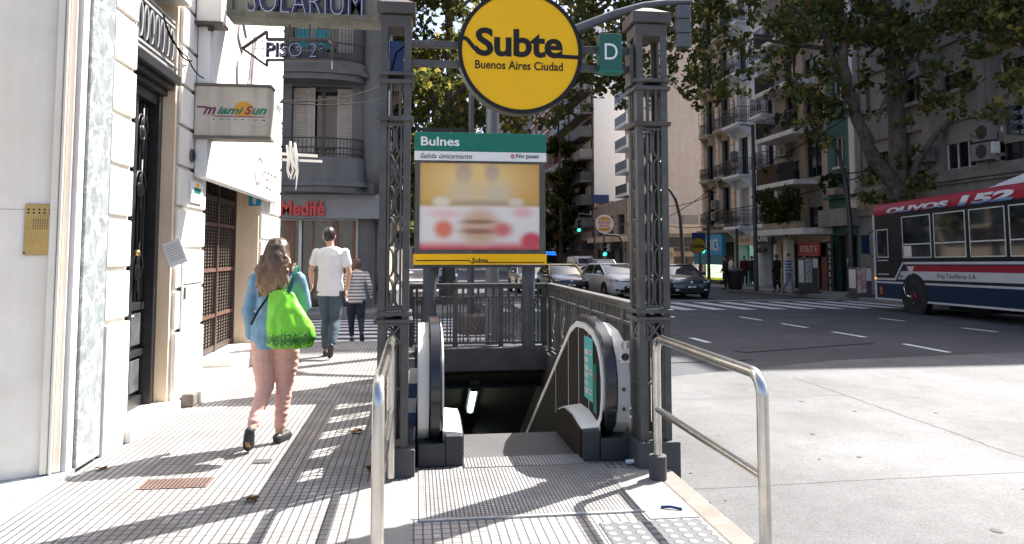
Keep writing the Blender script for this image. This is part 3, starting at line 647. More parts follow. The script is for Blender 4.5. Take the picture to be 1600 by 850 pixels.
railing('iron_railing', (-0.08, 9.28), (1.64, 9.28), 'ornate grey iron railing across the back, behind the name board posts', plinth=0.335)

# ================================================================ escalator
esc = thing('escalator', (0.78, 5.5, 0), 'escalator going down between black handrails and silver ends', 'escalator')
A30 = math.tan(R(30))
def prof():
    up = [(5.62, 0.13), (5.42, 0.17), (5.30, 0.27), (5.245, 0.42), (5.24, 0.58), (5.29, 0.74), (5.40, 0.86), (5.58, 0.935), (5.85, 0.965), (6.15, 0.955), (6.42, 0.87)]
    return up + [(6.42 + k * 0.5, 0.87 - k * 0.5 * A30) for k in range(1, 14)]
PR = prof()
def offset(pr, d):
    out = []
    for i, (y, z) in enumerate(pr):
        a = pr[max(i - 1, 0)]; b = pr[min(i + 1, len(pr) - 1)]; q = Vector((b[0] - a[0], b[1] - a[1])).normalized()
        out.append((y + q.y * d, z - q.x * d))        # inside is to the right of the direction of travel
    return out
def band(mb, pr, x0, x1, d0, d1):
    o0, o1 = offset(pr, d0), offset(pr, d1)
    mb.rings([[(x0, a[0], a[1]), (x1, a[0], a[1]), (x1, b[0], b[1]), (x0, b[0], b[1])] for a, b in zip(o0, o1)])
def side(s):
    X = lambda v: 0.775 + s * v              # v measured outward from the centre line
    bx = lambda mb, v0, v1, *r: mb.box(min(X(v0), X(v1)), max(X(v0), X(v1)), *r)
    m = MB(); pr = PR
    rg = []
    v0, v1 = (0.585, 0.675)
    o0, o1, oc = offset(pr, -0.025), offset(pr, 0.03), offset(pr, -0.012)
    for a, b, c in zip(o0, o1, oc):
        w = 0.012
        rg.append([(X(v0), b[0], b[1]), (X(v0), c[0], c[1]), (X(v0 + w), a[0], a[1]), (X(v1 - w), a[0], a[1]), (X(v1), c[0], c[1]), (X(v1), b[0], b[1])])
    m.rings(rg); hb = m.build('handrail_belt', M['rubber'], esc, smooth=True, ang=35)
    m = MB(); band(m, pr, X(0.57), X(0.60), 0.03, 0.075); m.build('handrail_track', M['silver'], esc, smooth=True)
    # side panel under the belt
    inner = offset(pr, 0.06); m = MB()
    for v, vv in ((0.578, 0.596),):
        low = [(y, min(z - 0.02, (0.14 if y < 6.2 else 0.14 - (y - 6.2) * A30))) for y, z in inner]
        for i in range(len(inner) - 1):
            a, b = inner[i], inner[i + 1]; la, lb = low[i], low[i + 1]
            m.hexa([(X(v), la[0], la[1]), (X(vv), la[0], la[1]), (X(vv), lb[0], lb[1]), (X(v), lb[0], lb[1]), (X(v), a[0], a[1]), (X(vv), a[0], a[1]), (X(vv), b[0], b[1]), (X(v), b[0], b[1])])
    pn = m.build('side_panel', M['panel_dark'], esc)
    m = MB()
    for y in (5.72, 6.08, 6.5, 7.1): m.box(min(X(0.574), X(0.5775)), max(X(0.574), X(0.5775)), y, y + 0.006, 0.16 - max(0, y - 6.2) * A30, 0.88 if y < 6.3 else 0.8 - (y - 6.42) * A30)
    m.build('panel_joint', M['silver'], pn)
    # outer silver casing
    v0, v1 = 0.60, (0.782 if s > 0 else 0.752); out = offset(pr[2:12], -0.002) if False else [(max(y, 5.27) if y < 5.6 else y, z) for y, z in offset(pr[1:14], 0.015)]
    m = MB(); rg = []
    for y, z in out: rg.append([(X(v0), y, z), (X(v1), y + 0.02, z - 0.02), (X(v1), 6.6 if y < 6.6 else y, min(z - 0.05, 0.1)), (X(v0), 6.6 if y < 6.6 else y, min(z - 0.05, 0.1))])
    m.rings(rg); cs_ = m.build('outer_casing', M['silver'], esc, smooth=True, ang=25)
    # dark foot block and inner skirt
    m = MB(); m.prism([(min(X(0.435), X(0.56)), 5.30, 0.0), (min(X(0.435), X(0.56)), 5.30, 0.21), (min(X(0.435), X(0.56)), 5.36, 0.22), (min(X(0.435), X(0.56)), 6.1, 0.22), (min(X(0.435), X(0.56)), 6.1, 0.0)], (abs(0.125), 0, 0)); bx(m, 0.5605, 0.80 if s > 0 else 0.752, 5.285, 5.5, 0.003, 0.165)
    m.build('foot_block', M['plastic_dark'], esc, bevel=0.008)
    m = MB()
    sk = [(5.36, 0.225), (5.7, 0.27), (6.0, 0.26), (6.25, 0.19)] + [(6.25 + k, 0.19 - k * A30) for k in (0.5, 1.5, 3, 6)]
    m.rings([[(X(0.437), y, z - 0.005), (X(0.575), y, z + 0.01), (X(0.575), y, z - 0.3), (X(0.437), y, z - 0.3)] for y, z in sk]); m.build('skirt_deck', M['silver'], esc, smooth=True)
    m = MB(); m.rings([[(X(0.425), y, z - 0.02), (X(0.4365), y, z - 0.02), (X(0.4365), y, z - 0.6), (X(0.425), y, z - 0.6)] for y, z in sk]); m.build('skirt_panel', M['panel_dark'], esc)
    return cs_, pn
csL, pnL = side(-1); csR, pnR = side(1)
# key plate and lens on the right silver end
def endface(x, z):    # point on the road-side casing front
    return x, z
m = MB(); m.box(1.478, 1.548, 5.262, 5.272, 0.70, 0.86); m.build('control_plate', M['silver'], esc, bevel=0.003)
for z, mm in ((0.825, M['chrome']), (0.745, M['glass'])):
    m = MB(); m.disc((1.513, 5.262, z), (0, -1, 0), 0.027, 0.008, 24); m.build('signal_lens', mm, esc, smooth=True)
for z in (0.51, 0.37):
    m = MB(); m.disc((1.503, 5.272, z), (0, -1, 0), 0.013, 0.008, 16); m.build('key_switch', M['iron_rust'], esc)
# notices on the inside of the right panel
m = MB(); m.box(1.343, 1.347, 5.56, 5.84, 0.36, 0.84)
st_ = m.build('notice_sticker', M['teal'], pnR)
m = MB(); m.box(1.343, 1.347, 5.44, 5.545, 0.30, 0.66); m.build('notice_sticker', M['sign_green'], pnR)
m = MB()
for i in range(6): m.box(1.3415, 1.3428, 5.71, 5.82, 0.40 + i * 0.06, 0.44 + i * 0.06)
m.build('notice_lines', M['offwhite'], pnR)
m = MB(); m2 = MB()
for i in range(3):
    for y in (5.6, 5.655):
        m.disc((1.3426, y, 0.43 + i * 0.15), (-1, 0, 0), 0.022, 0.0012, 20); m2.disc((1.3412, y, 0.43 + i * 0.15), (-1, 0, 0), 0.012, 0.001, 12)
m.build('pictogram_disc', M['white'], pnR); m2.build('pictogram', M['red'], pnR)
m = MB(); m.disc((1.3426, 5.49, 0.56), (-1, 0, 0), 0.026, 0.0012, 20); m.build('stop_symbol', M['red'], pnR)
m = MB(); m.box(0.345, 1.205, 5.225, 5.47, -0.05, 0.012); m.build('comb_plate', M['plate'], esc)
for i in range(14):
    y0 = 5.475 + i * 0.4; z = -0.012 - max(0, i - 1) * 0.231 if i != 1 else -0.016
    m = MB(); m.box(0.352, 1.198, y0, y0 + 0.398, z - 0.3, z); m.build('step', M['tread'], esc)

# ================================================================ steel handrails at the entrance
def handrail(x, y0, y1, label, collar=True):
    t = thing('handrail', (x, (y0 + y1) / 2, 0), label, 'handrail', 'stainless handrails at the escalator entrance')
    zt, r, rr = 0.93, 0.0285, 0.1
    pts = [(x, y1, 0.03), (x, y1, zt - rr)] + [(x, y1 - rr * (1 - math.cos(a)), zt - rr + rr * math.sin(a)) for a in [math.pi / 2 * k / 6 for k in range(1, 7)]]
    pts += [(x, y0 + rr - rr * math.sin(a), zt - rr + rr * math.cos(a)) for a in [math.pi / 2 * k / 6 for k in range(0, 7)]] + [(x, y0, 0.03)]
    m = MB(); m.tube(pts, r, 20); m.build('frame_tube', M['steel'], t, smooth=True)
    m = MB(); m.tube([(x, y0 + 0.02, 0.46), (x, y1 - 0.02, 0.46)], 0.022, 16); m.build('middle_rail', M['steel'], t, smooth=True)
    for y in (y0, y1):
        if collar: m = MB(); m.tube([(x, y, 0.0), (x, y, 0.16)], 0.058, 20); m.build('post_collar', M['concrete_dark'], t, smooth=True, bevel=0.006)
    return t
handrail(1.605, 3.3, 4.83, 'stainless steel tube handrail on the road side of the ribbed plate')
handrail(-0.155, 3.3, 5.0, 'stainless steel tube handrail on the pavement side of the ribbed plate', collar=False)

# ================================================================ small things on the pavement
t = thing('drain_grate', (-1.5, 4.95, 0.005), 'rust brown slotted drain grate in the pavement before the black door', 'grate')
p0, p1 = onZ(212, 766), onZ(330, 753)
m = MB(); m.box(p0.x, p1.x, p0.y, p0.y + 0.2, 0.003, 0.006); m.build('grate_frame', mat('rust_stained_frame', (0.16, 0.10, 0.08), 0.8, var=0.3), t)
m = MB()
for i in range(16): x = p0.x + 0.02 + (p1.x - p0.x - 0.05) * i / 15; m.box(x, x + 0.012, p0.y + 0.015, p0.y + 0.185, 0.006, 0.009)
m.build('grate_bars', mat('rusty_brown', (0.05, 0.028, 0.02), 0.8, var=0.3), t)
p0, p1 = onZ(394, 725), onZ(426, 718)
t = thing('drain_grate', ((p0.x + p1.x) / 2, p0.y, 0.005), 'small pale slotted grate in the pavement by the shadow of the railing', 'grate')
m = MB(); m.box(p0.x, p1.x, p0.y, p0.y + 0.11, 0.003, 0.005); m.build('grate_frame', M['concrete_dark'], t)
m = MB()
for i in range(5): y = p0.y + 0.01 + i * 0.02; m.box(p0.x + 0.01, p1.x - 0.01, y, y + 0.008, 0.005, 0.008)
m.build('grate_bars', M['concrete'], t)
def leaf_on_ground(px, py, label, s=0.09, z=0.0, ang=0.0, m_=None):
    p = onZ(px, py, z); mb = MB(); pts = []
    for k in range(11):
        a = 2 * math.pi * k / 11 + ang; r = s * (1.0 if k % 2 == 0 else 0.55); pts.append(Vector((p.x + r * math.cos(a), p.y + r * math.sin(a), z + 0.012 + 0.02 * random.random())))
    c = Vector((p.x, p.y, z + 0.01))
    for k in range(11): mb.quad(c, pts[k], pts[(k + 1) % 11])
    o = mb.build('fallen_leaf', m_ or M['leaf4']); tag(o, label, 'leaf', 'dry leaves lying on the pavement'); return o
leaf_on_ground(298, 634, 'dry brown leaf at the corner of the doorstep', 0.07); leaf_on_ground(392, 784, 'curled brown leaf on the edge of the railing shadow', 0.055, ang=1)
leaf_on_ground(557, 677, 'orange brown leaf on tiles next to the near handrail', 0.07, ang=2); leaf_on_ground(303, 622, 'pale dry leaf against the plinth beyond the black door', 0.06, ang=0.4); leaf_on_ground(158, 735, 'small dry leaf by the green marble pilaster', 0.05, ang=1.4)
leaf_on_ground(579, 734, 'dark curled leaf beside the base of the pavement side tower', 0.05, ang=2.2)
p = onZ(1050, 797); m = MB(); m.tube([(p.x - 0.06, p.y + 0.02, 0.014), (p.x - 0.01, p.y, 0.02), (p.x + 0.05, p.y - 0.03, 0.014)], 0.008, 6); o = m.build('paper_scrap', M['blue']); tag(o, 'scrap of dark blue paper lying on the concrete beside the ribbed plate', 'litter')
p = onZ(992, 727); m = MB(); m.tube([(p.x - 0.06, p.y + 0.02, 0.02), (p.x, p.y, 0.03), (p.x + 0.06, p.y - 0.03, 0.016)], 0.016, 8); o = m.build('crumpled_wrapper', M['white']); tag(o, 'crumpled white wrapper at the foot of the escalator end', 'litter')
m = MB(); m.box(-0.0 + 0.01, 0.05, 5.31, 5.42, 0.01, 0.55); 
rc = thing('striped_board', (-0.03, 5.6, 0), 'leaning board with white and dark blue diagonal stripes behind the silver escalator end', 'board')
for i in range(6):
    z0 = 0.1 + i * 0.1; m = MB(); m.obox((-0.03 + 0.004 * i, 5.42 + 0.02 * i, z0), (0.03, 0, 0), (0, 0.01, 0), (0.004, 0.012, 0.052)); m.build('board_stripe', M['white'] if i % 2 else M['blue'], rc)
# ================================================================ buildings: helpers
class Fac:
    """a facade frame: a runs along the wall, z up, d outward"""
    def __init__(s, O, u, n): s.O = Vector(O + (0,)); s.u = Vector(u + (0,)); s.n = Vector(n + (0,))
    def P(s, a, z, d=0.0): return s.O + s.u * a + s.n * d + Vector((0, 0, z))
    def box(s, mb, a0, a1, z0, z1, d0, d1): return mb.hexa([s.P(a0, z0, d0), s.P(a1, z0, d0), s.P(a1, z0, d1), s.P(a0, z0, d1), s.P(a0, z1, d0), s.P(a1, z1, d0), s.P(a1, z1, d1), s.P(a0, z1, d1)])
def wall(root, fc, W_, z0, z1, ops, m, depth=0.22, back=8.0, name='wall'):
    mb = MB(); xs = sorted({0, W_} | {o[0] for o in ops} | {o[1] for o in ops}); zs_ = sorted({z0, z1} | {o[2] for o in ops} | {o[3] for o in ops})
    for i in range(len(xs) - 1):
        for j in range(len(zs_) - 1):
            ca, cz = (xs[i] + xs[i + 1]) / 2, (zs_[j] + zs_[j + 1]) / 2
            if any(o[0] < ca < o[1] and o[2] < cz < o[3] for o in ops): continue
            mb.quad(fc.P(xs[i], zs_[j]), fc.P(xs[i + 1], zs_[j]), fc.P(xs[i + 1], zs_[j + 1]), fc.P(xs[i], zs_[j + 1]))
    for o in ops:
        a0, a1, b0, b1 = o[:4]; D = -(o[4] if len(o) > 4 else depth)
        mb.quad(fc.P(a0, b0), fc.P(a0, b0, D), fc.P(a0, b1, D), fc.P(a0, b1)); mb.quad(fc.P(a1, b0), fc.P(a1, b0, D), fc.P(a1, b1, D), fc.P(a1, b1))
        mb.quad(fc.P(a0, b1), fc.P(a0, b1, D), fc.P(a1, b1, D), fc.P(a1, b1)); mb.quad(fc.P(a0, b0), fc.P(a0, b0, D), fc.P(a1, b0, D), fc.P(a1, b0))
    if back:
        B = -back
        mb.quad(fc.P(0, z0), fc.P(0, z0, B), fc.P(0, z1, B), fc.P(0, z1)); mb.quad(fc.P(W_, z0), fc.P(W_, z0, B), fc.P(W_, z1, B), fc.P(W_, z1))
        mb.quad(fc.P(0, z1), fc.P(0, z1, B), fc.P(W_, z1, B), fc.P(W_, z1)); mb.quad(fc.P(0, z0, B), fc.P(W_, z0, B), fc.P(W_, z1, B), fc.P(0, z1, B))
    return mb.build(name, m, root)
def window(root, fc, a0, a1, z0, z1, depth=0.2, frame='frame_dark', pane='glass', nx=2, nz=1, fw=0.05, blind=None, name='window', sill=None):
    mb = MB(); D = -depth
    fc.box(mb, a0, a0 + fw, z0, z1, D, D + 0.05); fc.box(mb, a1 - fw, a1, z0, z1, D, D + 0.05); fc.box(mb, a0 + fw, a1 - fw, z0, z0 + fw, D, D + 0.05); fc.box(mb, a0 + fw, a1 - fw, z1 - fw, z1, D, D + 0.05)
    for i in range(1, nx): c = a0 + (a1 - a0) * i / nx; fc.box(mb, c - fw / 2, c + fw / 2, z0 + fw, z1 - fw, D, D + 0.045)
    for i in range(1, nz): c = z0 + (z1 - z0) * i / nz; fc.box(mb, a0 + fw, a1 - fw, c - fw / 2, c + fw / 2, D, D + 0.04)
    w = mb.build(name, M[frame], root)
    mb = MB(); fc.box(mb, a0, a1, z0, z1, D - 0.04, D - 0.005); mb.build('pane', M[pane], w)
    if blind:
        frac, bm = blind; mb = MB(); zb = z1 - (z1 - z0) * frac; n = max(2, int((z1 - zb) / 0.09))
        for i in range(n):
            q0, q1 = zb + (z1 - zb) * i / n, zb + (z1 - zb) * (i + 1) / n
            mb.hexa([fc.P(a0, q0, D + 0.052), fc.P(a1, q0, D + 0.052), fc.P(a1, q0, D + 0.085), fc.P(a0, q0, D + 0.085), fc.P(a0, q1, D + 0.052), fc.P(a1, q1, D + 0.052), fc.P(a1, q1, D + 0.068), fc.P(a0, q1, D + 0.068)])
        mb.build('blind', M[bm], w)
    if sill: mb = MB(); fc.box(mb, a0 - 0.1, a1 + 0.1, z0 - 0.1, z0 - 0.002, 0.002, 0.1); mb.build('sill', sill, w)
    return w
def louvre(root, fc, a0, a1, z0, z1, d, m, name='shutter'):
    mb = MB(); f = 0.05
    fc.box(mb, a0, a0 + f, z0, z1, d, d + 0.04); fc.box(mb, a1 - f, a1, z0, z1, d, d + 0.04); fc.box(mb, a0 + f, a1 - f, z0, z0 + f, d, d + 0.04); fc.box(mb, a0 + f, a1 - f, z1 - f, z1, d, d + 0.04)
    n = int((z1 - z0 - 2 * f) / 0.075); h = (z1 - z0 - 2 * f) / n
    for i in range(n):
        q = z0 + f + h * i; mb.hexa([fc.P(a0 + f, q, d + 0.032), fc.P(a1 - f, q, d + 0.032), fc.P(a1 - f, q + 0.01, d + 0.034), fc.P(a0 + f, q + 0.01, d + 0.034), fc.P(a0 + f, q + h * 0.9, d + 0.004), fc.P(a1 - f, q + h * 0.9, d + 0.004), fc.P(a1 - f, q + h, d + 0.008), fc.P(a0 + f, q + h, d + 0.008)])
    return mb.build(name, m, root)
def balcony(root, fc, a0, a1, z, proj, slab='wall_grey', rail='iron', th=0.16, h=0.95, fancy=False, corbel=True, rm='black_iron', tall=0):
    mb = MB(); fc.box(mb, a0, a1, z - th, z, 0.002, proj); fc.box(mb, a0 + 0.06, a1 - 0.06, z - th - 0.09, z - th - 0.002, 0.002, proj - 0.1)
    if corbel:
        for c in (a0 + 0.18, a1 - 0.18): mb.rings([[fc.P(c - 0.09, z - th - 0.092, 0.002), fc.P(c + 0.09, z - th - 0.092, 0.002), fc.P(c + 0.09, z - th - 0.092, proj * 0.8), fc.P(c - 0.09, z - th - 0.092, proj * 0.8)], [fc.P(c - 0.09, z - th - 0.6, 0.002), fc.P(c + 0.09, z - th - 0.6, 0.002), fc.P(c + 0.09, z - th - 0.6, 0.1), fc.P(c - 0.09, z - th - 0.6, 0.1)]])
    b = mb.build('balcony', M[slab], root, bevel=0.015)
    q = proj - 0.05; mb = MB()
    if rail == 'iron':
        pts = [(a0 + 0.04, 0.02), (a0 + 0.04, q), (a1 - 0.04, q), (a1 - 0.04, 0.02)]
        for (p, r) in zip(pts, pts[1:]):
            A_, B_ = fc.P(p[0], z, p[1]), fc.P(r[0], z, r[1]); L = (B_ - A_).length; d = (B_ - A_).normalized(); Z = lambda v: Vector((0, 0, v)); up = (0, 0, 1)
            for hh in (0.08, h): mb.bar(A_ + Z(hh), B_ + Z(hh), 0.035, 0.03, up=up)
            if fancy: mb.bar(A_ + Z(h * 0.72), B_ + Z(h * 0.72), 0.02, 0.02, up=up)
            n = max(2, int(L / 0.13))
            for i in range(n + 1): mb.bar(A_ + d * (L * i / n) + Z(0.08), A_ + d * (L * i / n) + Z(h), 0.018, 0.018, up=d)
            if fancy:
                k = max(1, int(L / 0.26))
                for i in range(k):
                    c = A_ + d * (L * (i + 0.5) / k) + Z(h * 0.42); r_ = min(0.12, L / k * 0.48)
                    mb.tube([c + d * (r_ * math.cos(t)) + Z(r_ * 1.5 * math.sin(t)) for t in [2 * math.pi * j / 10 for j in range(10)]], 0.011, 4, closed=True)
                    mb.tube([c + d * (r_ * 0.5 * math.cos(t)) + Z(r_ * 0.7 * math.sin(t)) for t in [2 * math.pi * j / 8 for j in range(8)]], 0.01, 4, closed=True)
        if tall:
            for i in (0, 1, 2, 3): p = pts[i]; mb.bar(fc.P(p[0], z + h, p[1]), fc.P(p[0], z + tall, p[1]), 0.025, 0.025)
            for (p, r) in zip(pts, pts[1:]): mb.bar(fc.P(p[0], z + tall, p[1]), fc.P(r[0], z + tall, r[1]), 0.025, 0.025)
        mb.build('balcony_railing', M[rm], b)
    elif rail == 'glassdark':
        fc.box(mb, a0 + 0.03, a1 - 0.03, z + 0.05, z + h, q - 0.02, q + 0.02); fc.box(mb, a0 + 0.03, a0 + 0.06, z + 0.05, z + h, 0.02, q - 0.03); fc.box(mb, a1 - 0.06, a1 - 0.03, z + 0.05, z + h, 0.02, q - 0.03)
        mb.build('balcony_railing', M[rm], b)
    elif rail == 'solid':
        fc.box(mb, a0, a1, z + 0.002, z + h, q - 0.06, q + 0.05); fc.box(mb, a0, a0 + 0.1, z + 0.002, z + h, 0.02, q - 0.065); fc.box(mb, a1 - 0.1, a1, z + 0.002, z + h, 0.02, q - 0.065)
        mb.build('balcony_parapet', M[slab], b)
    return b
def aircon(root, fc, a, z, w=0.8, h=0.55, d=0.32, name='air_conditioner'):
    mb = MB(); fc.box(mb, a, a + w, z, z + h, 0.08, 0.08 + d); o = mb.build(name, M['ac'], root, bevel=0.02)
    mb = MB(); mb.disc(fc.P(a + w * 0.4, z + h / 2, 0.081 + d), fc.n, h * 0.4, 0.012, 20); mb.build('fan_grille', M['dark_iron'], o)
    mb = MB(); fc.box(mb, a + 0.1, a + 0.14, z - 0.05, z - 0.002, 0.0, d); fc.box(mb, a + w - 0.14, a + w - 0.1, z - 0.05, z - 0.002, 0.0, d); mb.build('bracket', M['dark_iron'], o)
    return o

# ================================================================ left side: marble entrance
WX = -2.28
bm = thing('stone_building', (-2.6, 5.3, 0), 'cream stone entrance with green marble pilaster at the left edge, gold intercom on its wall', 'building')
a, b = Vector((-4.6, 4.236, 0)), Vector((-2.335, 5.35, 0)); u = (b - a).normalized(); n = Vector((u.y, -u.x, 0)); L = (b - a).length
fs = Fac((a.x, a.y), (u.x, u.y), (n.x, n.y))
mb = MB(); fs.box(mb, 0, L, 0.04, 7, -0.3, 0); mb.build('wall', M['stone'], bm)
mb = MB()
for q0, q1, d in ((L - 0.12, L - 0.075, 0.035), (L - 0.072, L - 0.05, 0.05), (L - 0.047, L - 0.001, 0.02), (L - 0.60, L - 0.575, 0.03), (L - 0.572, L - 0.555, 0.045), (L - 0.552, L - 0.53, 0.02)): fs.box(mb, q0, q1, 0.05, 7, 0.001, d)
mb.build('moulding', M['stone'], bm, bevel=0.008)
mb = MB(); fs.box(mb, 0, L - 0.13, 1.783, 1.787, 0.0005, 0.0015); mb.build('stone_joint', M['shutter'], bm)
mb = MB(); mb.box(-3.2, WX - 0.02, 5.352, 5.45, 0.0, 7); mb.build('corner_strip', M['wall_white'], bm, bevel=0.004)
mb = MB(); mb.box(-3.2, WX, 5.4505, 5.83, 0.03, 7); mb.build('marble_pilaster', M['marble'], bm, bevel=0.004)
mb = MB(); mb.prism([(-4.6, 4.2, 0.0), (WX, 4.2, 0.0), (WX, 5.449, 0.0), (-2.36, 5.351, 0.0), (-4.6, 4.236, 0.0)], (0, 0, 0.045)); mb.build('threshold', M['marble'], bm, bevel=0.004)
mb = MB(); mb.box(-3.4, -2.4, 5.831, 5.84, 0, 12); mb.build('side_wall', M['wall_white'], bm)
t = thing('intercom_panel', fs.P(L - 0.36, 1.6, 0), 'polished gold intercom plate with buttons on the cream stone wall', 'intercom')
ip = []
for q in (38, 90):
    r_ = ray(q, 358); ip.append((Vector((a.x, a.y, 0)) - CAMP).dot(n) / r_.dot(n) * r_ + CAMP)
c = ((ip[0] + ip[1]) / 2 - a).dot(u)
mb = MB(); fs.box(mb, c - (ip[1] - ip[0]).dot(u) / 2, c + (ip[1] - ip[0]).dot(u) / 2, 1.485, 1.825, 0.001, 0.014); mb.build('plate', M['brass'], t, bevel=0.004)
mb = MB()
for i in range(6):
    for j in range(2): mb.disc(fs.P(c - 0.075 + i * 0.03, 1.765 + j * 0.022, 0.014), fs.n, 0.007, 0.004, 10)
mb.build('call_buttons', M['grille_dark'], t)
mb = MB()
for i in range(7):
    for j in range(6): mb.disc(fs.P(c - 0.045 + i * 0.013, 1.66 + j * 0.012, 0.014), fs.n, 0.004, 0.002, 6)
mb.build('speaker_holes', M['grille_dark'], t)
mb = MB()
for i in range(5):
    for j in range(4): mb.disc(fs.P(c - 0.03 + i * 0.016, 1.575 + j * 0.016, 0.014), fs.n, 0.006, 0.005, 8)
mb.build('keypad', M['brass'], t)
mb = MB(); mb.disc(fs.P(c - 0.09, 1.5, 0.014), fs.n, 0.008, 0.003, 10); mb.disc(fs.P(c + 0.09, 1.5, 0.014), fs.n, 0.012, 0.003, 12); mb.build('lock', M['iron'], t)

# ================================================================ left side: rusticated building with door, gate and board
br = thing('rusticated_building', (-2.5, 9.0, 0), 'white rusticated building with black iron door and folding shop gate along the pavement', 'building')
fl = Fac((WX - 0.035, 5.845), (0, 1), (1, 0)); Y = lambda y: y - 5.845
wall(br, fl, 12.85 - 5.845, 0, 16, [(Y(6.30), Y(7.45), 0.0, 5.6, 0.62), (Y(8.38), Y(11.35), 0.0, 4.6, 0.42)], M['wall_white'], back=6)
def pier(y0, y1, plinth, mm='wall_white'):
    mb = MB(); z = plinth; i = 0
    fl.box(mb, Y(y0), Y(y1), 0.0, plinth - 0.02, 0.001, 0.05)
    while z < 8: fl.box(mb, Y(y0), Y(y1), z + 0.012, z + 0.378, 0.001, 0.035); z += 0.4
    mb.build('rusticated_pier', M[mm], br, bevel=0.012)
pier(5.85, 6.298, 0.98); pier(7.452, 8.378, 0.75); pier(11.352, 12.84, 0.9)
mb = MB(); mb.box(-2.9, WX - 0.036, 12.40, 12.851, 0, 0.2); mb.build('corner_base', M['wall_white'], br)
for nm, y0, y1, x1 in (('far_jamb', 7.40, 7.447, -2.32), ):
    mb = MB(); mb.box(-2.88, x1, y0, y1, 0.1, 5.6); mb.build('door_jamb', M['wall_cream'], br)
mb = MB(); mb.box(-2.73, -2.32, 11.29, 11.347, 0.0, 4.6); mb.build('door_jamb', M['wall_cream'], br)
# black iron door
fd = Fac((-2.55, 6.31), (0, 1), (1, 0)); DW = 1.08
mb = MB(); fd.box(mb, 0, DW, 0.1, 3.0, -0.05, 0); dr = mb.build('door', M['black_iron'], br)
mb = MB()
for a0, a1, z0, z1, d in ((0, 0.09, 0.1, 3.0, 0.12), (DW - 0.09, DW, 0.1, 3.0, 0.12), (0.09, DW - 0.09, 2.9, 3.0, 0.1), (0.5, 0.58, 0.1, 2.9, 0.08), (0.09, DW - 0.09, 0.98, 1.05, 0.05), (0.09, DW - 0.09, 0.56, 0.62, 0.05), (0.09, DW - 0.09, 0.1, 0.2, 0.05)): fd.box(mb, a0, a1, z0, z1, 0.001, d)
for k in range(2):
    o = 0.13 + k * 0.46
    for q in (0, 0.09, 0.18, 0.27, 0.33): fd.box(mb, o + q, o + q + 0.018, 1.06, 2.88, 0.002, 0.035)
mb.build('door_bars', M['black_iron'], dr, bevel=0.006)
mb = MB()
for k in range(2):
    o = 0.30 + k * 0.46
    for z in (1.35, 2.1, 2.62):
        for e in (-1, 1):
            pts = [fd.P(o + e * (0.10 * (1 - j / 18 * 0.8) * math.cos(j / 18 * 7.5)) + e * 0.03, z + 0.17 * (1 - j / 18 * 0.8) * math.sin(j / 18 * 7.5), 0.05) for j in range(19)]
            mb.tube(pts, 0.011, 5)
        mb.tube([fd.P(o, z - 0.2, 0.055), fd.P(o, z + 0.25, 0.055)], 0.013, 6); mb.ell(fd.P(o, z, 0.055), (0.02, 0.04, 0.05), 8, 6)
mb.build('scroll_pattern', M['black_iron'], dr, smooth=True)
mb = MB()
for k in range(2): fd.box(mb, 0.12 + k * 0.47, 0.48 + k * 0.47, 0.24, 0.53, 0.003, 0.03); fd.box(mb, 0.12 + k * 0.47, 0.48 + k * 0.47, 0.66, 0.95, 0.003, 0.03)
mb.build('kick_panels', mat('scuffed_grey_panel', (0.10, 0.105, 0.11), 0.5, scale=7, col2=(0.035, 0.037, 0.04), detail=9), dr, bevel=0.008)
mb = MB(); random.seed(11)
for k in range(5):
    x, z = 0.16 + random.random() * 0.7, 0.7 + random.random() * 0.2; pts = [fd.P(x, z, 0.034)]
    for j in range(4): x += random.uniform(-0.09, 0.12); z = min(0.93, max(0.67, z + random.uniform(-0.16, 0.16))); pts.append(fd.P(x, z, 0.034))
    mb.tube(pts, 0.006, 4)
mb.build('graffiti_scrawl', M['white'], dr)
mb = MB(); fd.box(mb, 0.005, 0.085, 1.15, 1.42, 0.121, 0.16); mb.build('lock_plate', M['brass'], dr, smooth=True); mb = MB(); mb.ell(fd.P(0.54, 1.5, 0.12), (0.03, 0.03, 0.03)); mb.build('door_knob', M['brass'], dr, smooth=True)
mb = MB()
for z0, z1, d in ((3.001, 3.06, 0.16), (3.06, 3.11, 0.22), (3.11, 3.2, 0.28)): fd.box(mb, -0.005, DW + 0.005, z0, z1, -0.05, d)
mb.build('transom', M['black_iron'], br, bevel=0.01)
mb = MB(); fd.box(mb, 0, DW, 3.2, 5.5, -0.05, 0); fn = mb.build('fanlight', M['black_iron'], br)
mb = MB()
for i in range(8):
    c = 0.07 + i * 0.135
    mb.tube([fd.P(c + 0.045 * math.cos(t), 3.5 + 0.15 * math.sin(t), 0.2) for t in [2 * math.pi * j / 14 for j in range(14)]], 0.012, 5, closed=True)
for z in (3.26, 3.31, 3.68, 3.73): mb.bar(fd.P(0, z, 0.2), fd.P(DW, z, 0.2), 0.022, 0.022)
mb.build('fanlight_grille', mat('sunlit_pale_iron', (0.30, 0.30, 0.30), 0.4, var=0.2), fn, smooth=True)  # pale tone puts the sunlight on the grille into its colour
mb = MB(); fd.box(mb, 0, DW, 3.9, 4.0, 0.001, 0.35); mb.build('fanlight_bar', M['wall_white'], fn)
for z in (4.4, 4.9):
    mb = MB(); fd.box(mb, 0, DW, z, z + 0.05, 0.001, 0.1); mb.build('fanlight_bar', M['black_iron'], fn)
mb = MB(); mb.box(-2.85, -2.215, 6.25, 7.5, 0.0, 0.1); mb.build('doorstep', M['offwhite'], br, bevel=0.012)
mb = MB(); mb.box(-2.7, -2.1, 7.75, 9.3, 0.0, 0.13); mb.box(-2.7, -2.16, 9.3005, 11.2, 0.0, 0.19); mb.build('shop_step', M['offwhite'], br, bevel=0.01)
